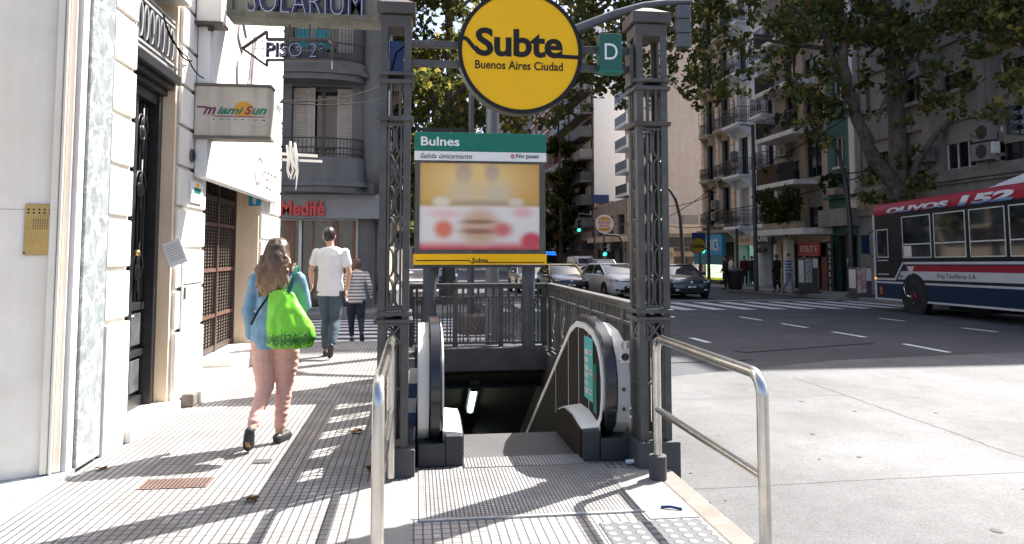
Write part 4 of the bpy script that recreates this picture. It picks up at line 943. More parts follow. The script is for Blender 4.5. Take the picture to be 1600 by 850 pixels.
mb = MB(); mb.box(-2.25, -2.13, 7.6, 7.745, 0.0, 0.13); mb.build('broken_block', M['kerb'], br, bevel=0.02)
# folding gate
fg = Fac((-2.70, 8.42), (0, 1), (1, 0)); GW = 2.86
gt_ = thing('shop_gate', fg.P(GW / 2, 0.19, 0), 'dark brown shop gate with horizontal roll-down slats under the white board', 'gate')
brown = mat('dark_brown_iron', (0.055, 0.035, 0.028), 0.5, var=0.2)
mb = MB()
for c in (0.02, GW * 0.33, GW * 0.66, GW - 0.02): fg.box(mb, c - 0.03, c + 0.03, 0.19, 4.4, 0.0, 0.07)
for z in (0.21, 2.18, 4.3): fg.box(mb, 0.05, GW - 0.05, z, z + 0.07, 0.0, 0.06)
mb.build('gate_frame', brown, gt_)
mb = MB(); fg.box(mb, 0, GW, 0.19, 4.4, -0.12, -0.06); mb.build('dark_backing', M['hole'], gt_)
mb = MB()
for i in range(44): z = 0.30 + i * 0.043; fg.box(mb, 0.05, GW - 0.05, z, z + 0.014, 0.01, 0.03)
mb.build('horizontal_slats', mat('slat_grey_brown', (0.22, 0.19, 0.16), 0.55, var=0.25), gt_)
mb = MB()
for i in range(22): a = 0.1 + i * 0.127; fg.box(mb, a, a + 0.016, 0.28, 4.3, 0.031, 0.047)
mb.build('vertical_bars', brown, gt_)
mb = MB()
for z in (0.65, 1.25, 1.85): fg.box(mb, 0.05, GW - 0.05, z, z + 0.045, 0.048, 0.06)
mb.build('cross_bar', mat('rust_red_iron', (0.12, 0.055, 0.04), 0.6, var=0.2), gt_)
# white shop board with script
bd = thing('shop_board', (WX, 9.9, 2.3), 'long white board with looping grey script above the shop gate', 'sign')
fb = Fac((WX - 0.033, 7.9), (0, 1), (1, 0))
mb = MB(); fb.box(mb, 0, 4.1, 2.28, 5.2, 0.04, 0.16); mb.build('board', mat('white_board', (0.76, 0.75, 0.73), 0.55, var=0.04), bd, bevel=0.006)
scr = mat('faded_mauve_script', (0.17, 0.135, 0.135), 0.6, var=0.1)
def script(pts, r=0.02): 
    mb = MB(); mb.tube([fb.P(a, z, 0.165) for a, z in pts], r, 6); return mb.build('script_stroke', scr, bd, smooth=True)
def cur(pts, n=6):
    out = []
    for i in range(len(pts) - 1):
        p0, p1, p2, p3 = pts[max(i - 1, 0)], pts[i], pts[i + 1], pts[min(i + 2, len(pts) - 1)]
        for k in range(n):
            s_ = k / n; out.append(tuple(0.5 * (2 * p1[j] + (p2[j] - p0[j]) * s_ + (2 * p0[j] - 5 * p1[j] + 4 * p2[j] - p3[j]) * s_ * s_ + (3 * p1[j] - p0[j] - 3 * p2[j] + p3[j]) * s_ ** 3) for j in (0, 1)))
    return out + [pts[-1]]
text_fit('Orean', fb.P(3.05, 2.62, 0.161), 1.5, 0.42, scr, bd, xdir=(0, 1, 0), shear=0.45, bold=-0.005, name='script_word')
script(cur([(1.55, 4.2), (1.3, 4.35), (1.15, 4.1), (1.35, 3.95), (1.15, 3.75), (1.2, 3.45), (1.5, 3.4), (1.75, 3.7)])); script(cur([(1.7, 3.5), (1.95, 4.2), (2.05, 4.35), (1.95, 3.9), (1.9, 3.45), (2.2, 3.5)])); script(cur([(2.3, 3.5), (2.5, 3.7), (2.4, 3.45), (2.65, 3.45), (2.8, 3.7)]))
# little things fixed to the wall
def wall_plate(name, label, cat, px0, py0, px1, py1, m, d=0.02, X=WX, group=None):
    p, q = onX(px0, py0, X), onX(px1, py1, X); t = thing(name, (X, (p.y + q.y) / 2, (p.z + q.z) / 2), label, cat, group)
    mb = MB(); mb.box(X + 0.002, X + d, min(p.y, q.y), max(p.y, q.y), min(p.z, q.z), max(p.z, q.z)); mb.build('plate', m, t, bevel=0.003); return t, min(p.y, q.y), max(p.y, q.y), min(p.z, q.z), max(p.z, q.z)
t, y0, y1, z0, z1 = wall_plate('notice_plaque', 'small white plaque with a green boat-like emblem on the rusticated pier', 'plaque', 296, 282, 314, 320, M['white'])
mb = MB(); mb.box(WX + 0.0205, WX + 0.022, y0 + 0.1, y1 - 0.1, z0 + 0.1, z0 + 0.16); mb.build('emblem', M['sign_green'], t); mb = MB(); mb.box(WX + 0.0205, WX + 0.022, y0 + 0.16, y1 - 0.16, z0 + 0.17, z0 + 0.21); mb.build('emblem', M['yellow'], t)
t, y0, y1, z0, z1 = wall_plate('utility_box', 'pale metal meter cabinet door set low in the pier beside the shop gate', 'cabinet', 284, 392, 308, 552, M['offwhite'])
mb = MB(); mb.box(WX + 0.0205, WX + 0.035, y0 + 0.03, y0 + 0.06, z0 + 0.6, z0 + 0.72); mb.build('latch', M['iron'], t); mb = MB(); mb.box(WX + 0.0205, WX + 0.024, y0 + 0.01, y1 - 0.01, z0 + 0.74, z0 + 0.752); mb.build('door_gap', M['iron'], t)
p = onX(299, 243, WX); t = thing('wall_vent', p, 'small round dark vent high on the rusticated pier', 'vent'); mb = MB(); mb.disc((WX + 0.002, p.y, p.z), (1, 0, 0), 0.07, 0.02, 20); mb.build('vent_rim', M['iron'], t); mb = MB(); mb.disc((WX + 0.023, p.y, p.z), (1, 0, 0), 0.05, 0.004, 16); mb.build('vent_grille', M['hole'], t)
p = onY(273, 395, 7.395); t = thing('paper_notice', p, 'white printed paper notice taped askew on the cream door jamb', 'notice')
u = Vector((0.93, 0, 0.36)).normalized(); v = Vector((-0.36, 0, 0.93)).normalized()
mb = MB(); mb.obox(p, u * 0.085, v * 0.12, (0, 0.002, 0)); mb.build('paper_sheet', M['white'], t)
mb = MB()
for i in range(7): mb.obox(p + v * (0.08 - i * 0.024) + Vector((0, -0.003, 0)), u * 0.065, v * 0.003, (0, 0.0005, 0))
mb.build('printed_lines', M['shutter'], t)
p = onY(400, 308, 11.285); t = thing('picture_tile', p, 'small blue picture tile with a figure on the jamb of the shop doorway', 'picture')
mb = MB(); mb.box(p.x - 0.1, p.x + 0.07, 11.275, 11.288, p.z - 0.13, p.z + 0.12); mb.build('tile', M['cyan'], t); mb = MB(); mb.ell((p.x - 0.02, 11.273, p.z - 0.04), (0.03, 0.003, 0.07)); mb.ell((p.x - 0.02, 11.273, p.z + 0.05), (0.022, 0.003, 0.025)); mb.build('painted_figure', M['offwhite'], t)
def cable(name, pts, label, r=0.012, n=10, sag=0.0, group=None):
    out = []
    for a, b in zip(pts, pts[1:]):
        a, b = Vector(a), Vector(b)
        for k in range(n): s_ = k / n; out.append(a.lerp(b, s_) - Vector((0, 0, sag * 4 * s_ * (1 - s_))))
    out.append(Vector(pts[-1])); mb = MB(); mb.tube(out, r, 5); o = mb.build(name, M['wire'], smooth=True); return tag(o, label, 'cable', group)
cable('loose_cable', [onX(255, 22, -2.26), onX(275, 70, -2.25), onX(300, 95, -2.24)], 'loose black cable sagging on the white pier above the black door', 0.008, sag=0.05)
cable('loose_cable', [onX(262, 45, -2.25), onX(292, 88, -2.24), onX(318, 122, -2.2)], 'thin black cable running down to the white box sign', 0.007, sag=0.04)
# lantern box at the top
p = onY(316, 17, 7.9); t = thing('wall_lantern', p, 'square cream lantern box on the wall at the top, above the white box sign', 'lantern')
mb = MB(); mb.box(-2.27, -2.02, 7.8, 8.0, p.z - 0.14, p.z + 0.3); mb.build('lantern_box', M['offwhite'], t, bevel=0.01); mb = MB(); mb.box(-2.29, -2.0, 7.78, 8.02, p.z - 0.17, p.z - 0.141); mb.build('lantern_base', M['iron_rust'], t); mb = MB(); mb.tube([(-2.15, 7.9, p.z - 0.172), (-2.15, 7.9, p.z - 0.21)], 0.03, 8); mb.build('finial', M['iron_rust'], t)

# ================================================================ projecting signs
def PY(x, y, Yd): return onY(x, y, Yd)
t = thing('solarium_box_sign', (-2.3, 7.95, 2.95), 'stained cream box sign with an orange sun and slanted green and purple lettering', 'sign')
SYD = 7.85; a, b = PY(303, 133, SYD), PY(421, 214, SYD)
mb = MB(); mb.box(-2.275, b.x, SYD, SYD + 0.22, b.z, a.z); mb.build('sign_box', grime_mat('stained_cream_plastic', (0.55, 0.50, 0.42), rough=0.5, dark=0.6, bump=0.02, streak=1.4), t, bevel=0.01)
mb = MB(); mb.box(-2.28, b.x + 0.01, SYD - 0.012, SYD + 0.23, a.z + 0.001, a.z + 0.025); mb.box(-2.28, b.x + 0.01, SYD - 0.012, SYD + 0.23, b.z - 0.028, b.z - 0.001); mb.build('trim', M['kerb'], t)
mb = MB(); mb.box(-2.31, -2.27, SYD + 0.05, SYD + 0.15, b.z + 0.25, b.z + 0.31); mb.build('bracket', M['iron_rust'], t)
purple, green2, orange = mat('purple_print', (0.16, 0.025, 0.085), 0.5, var=0.05), mat('green_print', (0.005, 0.17, 0.10), 0.5, var=0.05), mat('orange_print', (0.62, 0.27, 0.02), 0.5, var=0.08)
def MS(x, y): return PY(300 + x / 8.09, 120 + y / 8.09, SYD - 0.001)
def mst(s, x0, x1, y0, y1, m, **k): p, q = MS(x0, y0), MS(x1, y1); return text_fit(s, ((p.x + q.x) / 2, SYD - 0.0012 - k.pop('lift', 0), (p.z + q.z) / 2), q.x - p.x, p.z - q.z, m, t, ext=0.0012, **k)
c = MS(650, 425); rr = (MS(770, 425).x - c.x); zb = MS(0, 492).z
mb = MB(); pts = [(c.x + rr * math.cos(an), SYD - 0.0008, max(zb, c.z + rr * math.sin(an))) for an in [2 * math.pi * k / 40 for k in range(40)]]; mb.prism(pts, (0, -0.001, 0)); mb.build('sun_emblem', orange, t)
mst('m', 140, 305, 378, 478, purple, shear=0.45, bold=0.03, lift=0.001); mst('iami', 318, 655, 372, 478, green2, shear=0.4, bold=0.03, lift=0.001); mst('S', 662, 772, 368, 480, purple, shear=0.4, bold=0.03, lift=0.001); mst('un', 756, 946, 398, 482, green2, shear=0.4, bold=0.03, lift=0.001)
mst('SOLARIUM', 260, 925, 527, 557, M['sign_black'], spacing=2.4, bold=0.02)
for q in ((62, 190, 368, 392), (265, 920, 490, 514)):
    p, r_ = MS(q[0], q[2]), MS(q[1], q[3]); mb = MB(); mb.box(p.x, r_.x, SYD - 0.004, SYD - 0.0022, r_.z, p.z); mb.build('swash_bar', purple, t)
# big old neon sign
NY = 8.25; a, b = PY(360, -70, NY), PY(596, 31, NY)
t = thing('neon_sign', (-2.3, NY, 4.1), 'weathered long grey neon sign with dark blue SOLARIUM letters at the top', 'sign')
old = grime_mat('mossy_grey_sign', (0.17, 0.165, 0.13), rough=0.8, dark=0.4, bump=0.3, streak=1.6)
mb = MB(); mb.box(a.x, b.x, NY + 0.03, NY + 0.3, b.z, a.z); mb.build('sign_box', grime_mat('weathered_face', (0.36, 0.34, 0.29), dark=0.35, bump=0.2, streak=1.6), t)
mb = MB()
for q in ((a.x - 0.02, b.x + 0.02, b.z - 0.03, b.z + 0.04), (a.x - 0.02, a.x + 0.04, b.z + 0.04, a.z), (b.x - 0.04, b.x + 0.02, b.z + 0.04, a.z)): mb.box(q[0], q[1], NY - 0.03, NY + 0.31, q[2], q[3])
mb.build('sign_frame', old, t, bevel=0.008)
mb = MB(); mb.box(WX - 0.03, a.x - 0.021, NY + 0.1, NY + 0.16, b.z + 0.2, b.z + 0.26); mb.build('bracket', M['iron_rust'], t)
navy = mat('navy_channel', (0.012, 0.014, 0.06), 0.5, var=0.2); neon = mat('neon_glass', (0.5, 0.5, 0.58), 0.25, var=0)
p, q = PY(388, -22, NY), PY(569, 27, NY); cc = ((p.x + q.x) / 2, NY + 0.028, (p.z + q.z) / 2)
text_fit('SOLARIUM', cc, q.x - p.x, p.z - q.z, navy, t, bold=0.035, ext=0.05, name='channel_letters'); text_fit('SOLARIUM', (cc[0] - 0.012, NY - 0.024, cc[2] - 0.004), (q.x - p.x) * 0.985, (p.z - q.z) * 0.93, neon, t, bold=-0.034, ext=0.006, name='neon_tube')
# arrow sign hung below
AY = 8.3; t = thing('arrow_sign', (-1.4, AY, 3.4), 'open iron arrow sign pointing left with PISO 2 letters under the old neon sign', 'sign')
def AP(x, y): return PY(350 + x / 6.4, y / 6.4, AY)
mb = MB(); pts = [AP(185, 485), AP(430, 315), AP(430, 392), AP(1080, 395), AP(1080, 600), AP(430, 602), AP(430, 660)]
for p, q in zip(pts, pts[1:] + pts[:1]): mb.bar(p, q, 0.022, 0.05, up=(0, 1, 0))
mb.build('arrow_frame', M['iron_rust'], t)
mb = MB()
for x in (250, 320, 385): mb.bar(AP(x, 485 - (x - 185) * 0.62), AP(x, 485 + (x - 185) * 0.62), 0.006)
for y in (410, 485, 560): mb.bar(AP(300, y), AP(1080, y), 0.006)
for x in (560, 690, 820, 950): mb.bar(AP(x, 395), AP(x, 600), 0.006)
mb.build('wire_mesh', M['dark_iron'], t)
for x in (660, 860):
    mb = MB(); mb.bar(AP(x, 245), AP(x, 393), 0.02); mb.build('hanger', M['iron_rust'], t)
p, q = AP(425, 425), AP(1000, 590); cc = ((p.x + q.x) / 2, AY + 0.02, (p.z + q.z) / 2)
text_fit('PISO 2º', cc, q.x - p.x, p.z - q.z, navy, t, bold=0.03, ext=0.05, name='channel_letters'); text_fit('PISO 2º', (cc[0], AY - 0.036, cc[2]), (q.x - p.x) * 0.985, (p.z - q.z) * 0.95, neon, t, bold=-0.034, ext=0.006, name='neon_tube')
mb = MB(); mb.tube([AP(1045, 400), AP(1080, 430), AP(1080, 690)], 0.008, 6); mb.build('end_tube', neon, t)

# ================================================================ corner building across the side street
FY = 22.4
mc = thing('corner_building', (-3.5, FY, 0), 'grey corner building with bowed balconies over a shop with red letters', 'building')
fm = Fac((-8.0, FY), (1, 0), (0, -1)); U = lambda x: x + 8.0
wx0, wx1 = -3.72, -1.95
ops = [(U(-7.5), U(-1.72), -0.2, 2.55, 0.3), (U(wx0), U(wx1), 4.28, 6.5, 0.45), (U(-7.0), U(-5.2), 4.28, 6.5, 0.45)]
for zf in (7.55, 10.8, 14.1): ops += [(U(wx0), U(wx1), zf, zf + 2.3, 0.45), (U(-7.0), U(-5.2), zf, zf + 2.3, 0.45)]
wall(mc, fm, 6.72, -0.4, 20, ops, M['wall_dusk'], back=12)
fe = Fac((-1.28, FY), (0, 1), (1, 0))
ops = []
for zf in (4.28, 7.55, 10.8):
    for y in (1.2, 4.0, 7.0): ops.append((y, y + 1.2, zf, zf + 2.3, 0.3))
ops += [(0.6, 2.6, -0.3, 2.6, 0.5), (4, 8, -0.3, 2.6, 0.4)]
wall(mc, fe, 10, -0.6, 20, ops, M['wall_ochre'], back=0, name='side_wall')
for o in ops[:9]: window(mc, fe, o[0], o[1], o[2], o[3], 0.25, nx=2)
for o in ops[9:]: window(mc, fe, o[0], o[1], o[2], o[3], 0.4, pane='hole')
for zf in (4.28, 7.55, 10.8): balcony(mc, fe, 0.9, 8.6, zf, 0.7, slab='wall_ochre')
# shop front
sw = window(mc, fm, U(-7.5), U(-1.72), -0.2, 2.55, 0.28, frame='frame_white', pane='glass_shop', nx=1, fw=0.08, name='shop_window')
mb = MB()
for x in (-4.9, -3.42): fm.box(mb, U(x) - 0.045, U(x) + 0.045, -0.12, 2.47, -0.22, -0.15)
mb.build('mullion', M['frame_white'], sw)
mb = MB()
for x, w in ((-4.35, 0.22), (-3.9, 0.3), (-2.5, 0.18), (-1.9, 0.2), (-3.1, 0.06)): fm.box(mb, U(x), U(x) + w, -0.1, 2.45, -0.275, -0.235)
mb.build('wood_panel', mat('red_brown_panel', (0.16, 0.055, 0.025), 0.4, var=0.2), sw)
mb = MB(); fm.box(mb, U(-1.70), U(-1.30), -0.35, 2.5, 0.002, 0.06); mb.build('pilaster', M['wall_dusk'], mc)
mb = MB(); fm.box(mb, U(-7.8), U(-1.22), 2.50, 3.22, 0.002, 0.35); fa = mb.build('fascia', mat('pale_grey_fascia', (0.20, 0.198, 0.205), 0.6, var=0.06), mc, bevel=0.01)
mb = MB(); mb.box(-1.28 + 0.002, -1.0, FY - 0.345, FY + 3.5, 2.50, 3.22); mb.build('fascia', mat('pale_fascia_side', (0.20, 0.198, 0.205), 0.6, var=0.06), mc, bevel=0.01)
p, q = onY(439, 313, FY - 0.36), onY(508, 338, FY - 0.36)
text_fit('Medifé', ((p.x + q.x) / 2, FY - 0.36, (p.z + q.z) / 2), q.x - p.x, 0.44, M['red'], mc, bold=0.03, ext=0.1, name='shop_lettering')
text_fit('M', (-0.995, FY + 0.6, 2.85), 0.6, 0.45, M['darkred'], mc, xdir=(0, 1, 0), bold=0.03, ext=0.06, name='shop_lettering')
# bowed balconies
def bowed(zb, h_par, h_rail, x0, x1, dep, zt=None):
    cx, hw = (x0 + x1) / 2, (x1 - x0) / 2
    arc = lambda k, q=1.0: Vector((cx + hw * q * math.cos(k), FY - 0.01 - dep * q * math.sin(k) ** 0.7, 0))
    ks = [math.pi * i / 18 for i in range(19)]
    def slab(z0, z1, q, nm, m):
        mb = MB(); poly = [arc(k, q) for k in ks]; mb.prism([(p.x, p.y, z0) for p in poly], (0, 0, z1 - z0)); return mb.build(nm, m, mc)
    b = slab(zb - 0.12, zb, 1.0, 'balcony', M['wall_dusk']); slab(zb - 0.3, zb - 0.125, 0.92, 'balcony_moulding', M['wall_dusk'])
    if h_par: slab(zb + 0.002, zb + h_par, 0.94, 'balcony_parapet', M['wall_dusk'])
    mb = MB(); z = zb + h_par
    for hh in (0.1, h_rail * 0.5, h_rail): mb.tube([arc(k, 0.9) + Vector((0, 0, z + hh)) for k in ks], 0.022, 5)
    for i in range(37): k = math.pi * i / 36; p = arc(k, 0.9); mb.bar(p + Vector((0, 0, z)), p + Vector((0, 0, z + h_rail)), 0.022)
    mb.build('balcony_railing', M['black_iron'], b)
bowed(3.55, 0.72, 0.55, -4.6, -1.45, 0.85); bowed(6.85, 0.25, 1.1, -4.6, -1.45, 0.85); bowed(10.1, 0.25, 1.0, -4.6, -1.45, 0.85)
mb = MB(); fm.box(mb, U(-7.9), U(-1.2), 3.225, 3.24, 0.002, 0.7); mb.build('soffit', M['wall_dusk'], mc)
for zf in (4.28, 7.55, 10.8, 14.1):
    w = window(mc, fm, U(wx0), U(wx1), zf, zf + (2.22 if zf < 5 else 2.3), 0.42, nx=2, fw=0.09, frame='frame_dark')
    window(mc, fm, U(-7.0), U(-5.2), zf, zf + 2.2, 0.42, nx=2, fw=0.09)
    louvre(mc, fm, U(wx0) + 0.01, U(wx0) + 0.46, zf + 0.02, zf + 2.2, -0.3, M['shutter']); louvre(mc, fm, U(wx0) + 0.48, U(wx0) + 0.66, zf + 0.02, zf + 2.2, -0.2, M['shutter']); louvre(mc, fm, U(wx1) - 0.46, U(wx1) - 0.01, zf + 0.02, zf + 2.2, -0.3, M['shutter'])
teal_c = mat('teal_cloth', (0.02, 0.22, 0.26), 0.8, var=0.2)
for x, lb in ((-3.3, 'teal towel nearer the neon arrow tip, drying on the upper bowed balcony'), (-2.8, 'teal towel nearer the lattice tower, drying on the upper bowed balcony')):
    mb = MB(); mb.rings([[(x + 0.2 * k, FY - 0.62 + 0.02 * math.sin(k * 7 + z * 3), z) for k in (-1, -0.6, -0.2, 0.2, 0.6, 1)] + [(x + 0.2 * k, FY - 0.60 + 0.02 * math.sin(k * 7 + z * 3), z) for k in (1, 0.6, 0.2, -0.2, -0.6, -1)] for z in (7.45, 7.65, 7.85, 8.05)]); o = mb.build('towel', teal_c, smooth=True); tag(o, lb, 'towel', 'towels on the balcony')
# corbel at the right of the facade
mb = MB(); mb.rings([[Vector((-1.28 + r * math.cos(a), FY + 0.3 + r * math.sin(a), z)) for a in [2 * math.pi * k / 14 for k in range(14)]] for r, z in ((0.12, 3.3), (0.25, 3.5), (0.45, 3.75), (0.5, 4.1), (0.5, 20))]); mb.build('corner_turret', M['wall_dusk'], mc, smooth=True)
# far street facades along the left side
fq = Fac((-1.4, 32.5), (0, 1), (1, 0))
for nm, y0, y1, hgt, mm, lb in (('apartment_block', 0, 16, 26, 'wall_ochre', 'ochre apartment block beyond the corner building, seen past the left tower'), ('apartment_block', 16.05, 40, 30, 'wall_dusk', 'grey apartment block farther down the left side of the street'), ('apartment_block', 40.05, 80, 24, 'wall_tan', 'tan apartment block far down the left side of the street')):
    b_ = thing(nm, (-1.4, 32.5 + y0, -0.5), lb, 'building'); f2 = Fac((-1.4, 32.5 + y0), (0, 1), (1, 0)); ops = []
    n = int((y1 - y0) / 3.2)
    for zf in range(7):
        for i in range(n): ops.append((0.8 + i * 3.2, 2.6 + i * 3.2, 3.2 + zf * 3.1, 5.3 + zf * 3.1, 0.25))
    wall(b_, f2, y1 - y0, -3, hgt, ops, M[mm], back=12)
    for o in ops[:40]: window(b_, f2, *o[:4], 0.22, nx=2)
    for zf in range(5): balcony(b_, f2, 0.5, y1 - y0 - 0.5, 3.15 + zf * 3.1, 0.8, slab=mm, corbel=False)
# wires over the side street
cable('overhead_wire', [onX(439, 158, -2.1), onY(600, 130, 20)], 'upper black wire strung across in front of the bowed balconies', 0.012, sag=0.15)
cable('overhead_wire', [onX(437, 160, -2.1), onY(600, 153, 20)], 'lower black wire strung across in front of the bowed balconies', 0.012, sag=0.1)
# bracket with rags at the pier end
p = onY(447, 243, 12.6); t = thing('rag_bracket', p, 'white rags knotted round a pale bracket sticking out of the end pier', 'bracket')
mb = MB(); mb.bar((WX, 12.6, p.z + 0.03), (WX + 0.62, 12.6, p.z + 0.0), 0.045); mb.bar((WX, 12.6, p.z - 0.07), (WX + 0.7, 12.6, p.z - 0.09), 0.04); mb.build('bracket_arm', M['offwhite'], t)
mb = MB(); random.seed(5)
for k in range(5):
    x = WX + 0.2 + random.uniform(-0.08, 0.14); mb.tube(cur([(0, 0)] * 2, 1) and [Vector((x, 12.57, p.z + 0.15 + random.uniform(-0.05, 0.1))), Vector((x + random.uniform(-0.05, 0.05), 12.53, p.z - 0.02)), Vector((x + random.uniform(-0.05, 0.06), 12.55, p.z - 0.25)), Vector((x + random.uniform(-0.03, 0.05), 12.57, p.z - random.uniform(0.35, 0.6)))], [0.018, 0.03, 0.018, 0.006], 7)
mb.build('rags', M['offwhite'], t, smooth=True)
# ================================================================ opposite side of the avenue
def right(Y0): return Fac((FX, Y0), (0, 1), (-1, 0))
RD_ = (0, -1, 0)                                    # reading direction on the street faces
gz = lambda Y: zg(Y) + 0.15
def sign_on(root, fc, a0, a1, z0, z1, d, m, s, tm, th=0.08, frac=0.8, hfrac=0.6, name='shop_sign', **k):
    mb = MB(); fc.box(mb, a0, a1, z0, z1, d, d + th); o = mb.build(name, m, root)
    text_fit(s, fc.P((a0 + a1) / 2, (z0 + z1) / 2, d + th + 0.001), (a1 - a0) * frac, (z1 - z0) * hfrac, tm, o, xdir=(-fc.u.x, -fc.u.y, 0), **k); return o
# grey building behind the bus
b1 = thing('grey_building', (FX, 25.3, -0.2), 'big grey rendered building with roller blinds behind the bus', 'building')
f1 = right(20.3); ops = []
cols = ((0.5, 2.0), (3.1, 4.7), (5.8, 6.8), (7.9, 9.3))
for r in range(6):
    for c in cols: ops.append((c[0], c[1], 4.55 + r * 2.95, 6.3 + r * 2.95, 0.25))
ops += [(0.6, 2.4, -0.3, 2.9, 0.4), (3.2, 5.2, -0.3, 2.9, 0.4), (6.2, 8.8, -0.3, 2.9, 0.4)]
wall(b1, f1, 10.1, -1, 21.6, ops, M['wall_grey'], back=20)
for i, o in enumerate(ops[:16]): window(b1, f1, *o[:4], 0.22, frame='frame_white' if i % 3 == 1 else 'frame_dark', nx=3 if i % 3 == 1 else 2, blind=((0.65, 0.45, 0.9, 0.3, 0.75)[i % 5], 'shutter_roll'))
for o in ops[24:]: window(b1, f1, *o[:4], 0.38, pane='hole', nx=2)
mb = MB(); f1.box(mb, -0.05, 10.1, 4.12, 4.32, 0.002, 0.22); f1.box(mb, -0.05, 10.1, 4.0, 4.118, 0.002, 0.12); f1.box(mb, -0.05, 10.1, 3.1, 3.2, 0.002, 0.1); mb.build('cornice', M['wall_grey'], b1, bevel=0.02)
mb = MB()
for c0 in (0.4, 8.3):
    for i in range(6): f1.box(mb, c0 + i * 0.28, c0 + i * 0.28 + 0.19, 3.4, 3.85, 0.002, 0.025)
mb.build('vent_row', M['wall_tan'], b1)
for z in (7.25, 10.2): mb = MB(); f1.box(mb, 3.0, 6.9, z, z + 0.16, 0.002, 0.3); mb.build('ledge', M['wall_grey'], b1, bevel=0.02)
mb = MB()
for c in (2.5, 7.35, 9.75): f1.box(mb, c, c + 0.28, 4.33, 21, 0.002, 0.07)
mb.build('pilaster', M['wall_grey'], b1)
mb = MB(); f1.box(mb, 6.6, 10.0, 4.33, 12.5, 0.002, 0.03); mb.build('pale_panel', M['wall_cream'], b1) if False else None
aircon(b1, f1, 2.0, 5.3, h=0.6); aircon(b1, f1, 2.05, 4.65, h=0.6); aircon(b1, f1, 5.0, 4.95); aircon(b1, f1, 4.75, 8.3)
mb = MB(); mb.prism([(FX + 0.3, 27.0, 21.6), (FX + 20, 27.0, 21.6), (FX + 20, 30.35, 21.6), (FX + 0.3, 30.35, 21.6)], (0, 0, 11)); mb.build('upper_block', M['wall_grey'], b1)  # unseen upper storeys, placed and sized for the shadow they cast on the street
# pale narrow house and green house
b2 = thing('green_house', (FX, 31.5, -0.3), 'dark green rendered house with a pale strip, between the grey building and the white balconies', 'building')
f2 = right(30.4); ops = [(0.95, 1.75, 5.5, 6.9, 0.2), (0.95, 1.75, 8.6, 10.0, 0.2), (0.95, 1.75, 11.6, 13, 0.2), (0.2, 2.2, -0.5, 2.3, 0.5)]
wall(b2, f2, 2.35, -1, 32, ops, M['wall_green'], back=20)
for o in ops[:3]: window(b2, f2, *o[:4], 0.17, frame='frame_white', pane='glass_shop', sill=M['frame_white'])
window(b2, f2, *ops[3][:4], 0.45, pane='hole')
mb = MB(); f2.box(mb, 0.0, 0.42, 3.4, 31, 0.002, 0.12); mb.build('pale_strip', M['wall_white'], b2); mb = MB(); f2.box(mb, 0, 2.35, 2.7, 3.5, 0.002, 0.6); mb.build('canopy', M['wall_grey'], b2, bevel=0.02)
mb = MB(); f2.box(mb, 0.0, 2.35, 4.0, 4.12, 0.002, 0.3); mb.build('planter_ledge', M['wall_green'], b2)
sign_on(b2, f2, 0.5, 0.95, -0.2, 2.4, 0.02, M['sign_black'], 'N', M['offwhite'], frac=0.55, hfrac=0.13)
# modern block with white balcony slabs
b3 = thing('balcony_building', (FX, 35.1, -0.35), 'apartment block with long white balcony slabs and dark planting over a row of shops', 'building')
f3 = right(32.8); ops = []
for r in range(8):
    z = 2.75 + r * 2.5
    ops += [(0.5, 2.0, z, z + 2.05, 0.25), (2.6, 3.9, z + (0.0 if r % 2 else 0.4), z + 2.05, 0.25)]
ops += [(0.3, 1.9, -0.6, 2.0, 0.6), (2.2, 4.7, -0.6, 2.0, 0.6)]
wall(b3, f3, 5.0, -1, 33, ops, M['wall_ochre'], back=20)
for i, o in enumerate(ops[:12]): window(b3, f3, *o[:4], 0.2, nx=2, blind=(0.5, 'shutter_roll') if i % 3 == 0 else None)
for r in range(1, 7):
    z = 2.6 + r * 2.5
    mb = MB(); f3.box(mb, 0.9 if r > 0 else 0, 5.0, z - 0.24, z, 0.002, 1.25); b_ = mb.build('balcony', M['wall_white'], b3, bevel=0.02)
    mb = MB()
    for i in range(34): c = 0.95 + i * 0.12; f3.box(mb, c, c + 0.02, z + 0.001, z + 0.92, 1.18, 1.2)
    f3.box(mb, 0.92, 4.98, z + 0.92, z + 0.96, 1.17, 1.21); f3.box(mb, 4.94, 4.97, z + 0.001, z + 0.92, 0.05, 1.16)
    mb.build('balcony_railing', M['black_iron'], b_)
    if r == 1: mb = MB(); f3.box(mb, 2.7, 4.9, z + 0.03, z + 0.9, 1.12, 1.165); mb.build('brown_screen', M['wood'], b_)
    if r == 1: mb = MB(); f3.box(mb, 1.1, 2.6, z + 0.02, z + 0.95, 1.12, 1.165); mb.build('black_screen', M['hole'], b_)
mb = MB(); f3.box(mb, -0.3, 5.15, 2.38, 2.68, 0.002, 1.5); mb.build('balcony', M['wall_white'], b3, bevel=0.02)
aircon(b3, f3, 3.3, 6.6); aircon(b3, f3, 0.2, 7.5)
mb = MB(); f3.box(mb, 1.95, 2.15, -0.6, 2.0, 0.002, 0.05); mb.build('dark_pier', M['hole'], b3)
mb = MB(); f3.box(mb, 3.15, 3.55, -0.7, 2.2, 0.1, 0.5); mb.build('white_column', M['wall_white'], b3)
for a0, a1 in ((0.3, 1.9), (2.2, 4.7)): window(b3, f3, a0, a1, -0.6, 2.0, 0.55, pane='hole', nx=2)
sign_on(b3, f3, 0.6, 2.6, 1.35, 2.05, 0.1, M['red'], 'EYELIT E', M['offwhite'], frac=0.78, hfrac=0.4, bold=0.01)
mb = MB(); f3.box(mb, -0.35, 0.55, -0.55, 1.3, 0.03, 0.12); mb.build('red_shop_panel', M['darkred'], b3)
mb = MB(); f3.box(mb, -0.62, -0.05, -0.5, 2.05, 0.13, 0.22); vs_ = mb.build('vertical_sign', M['sign_black'], b3)
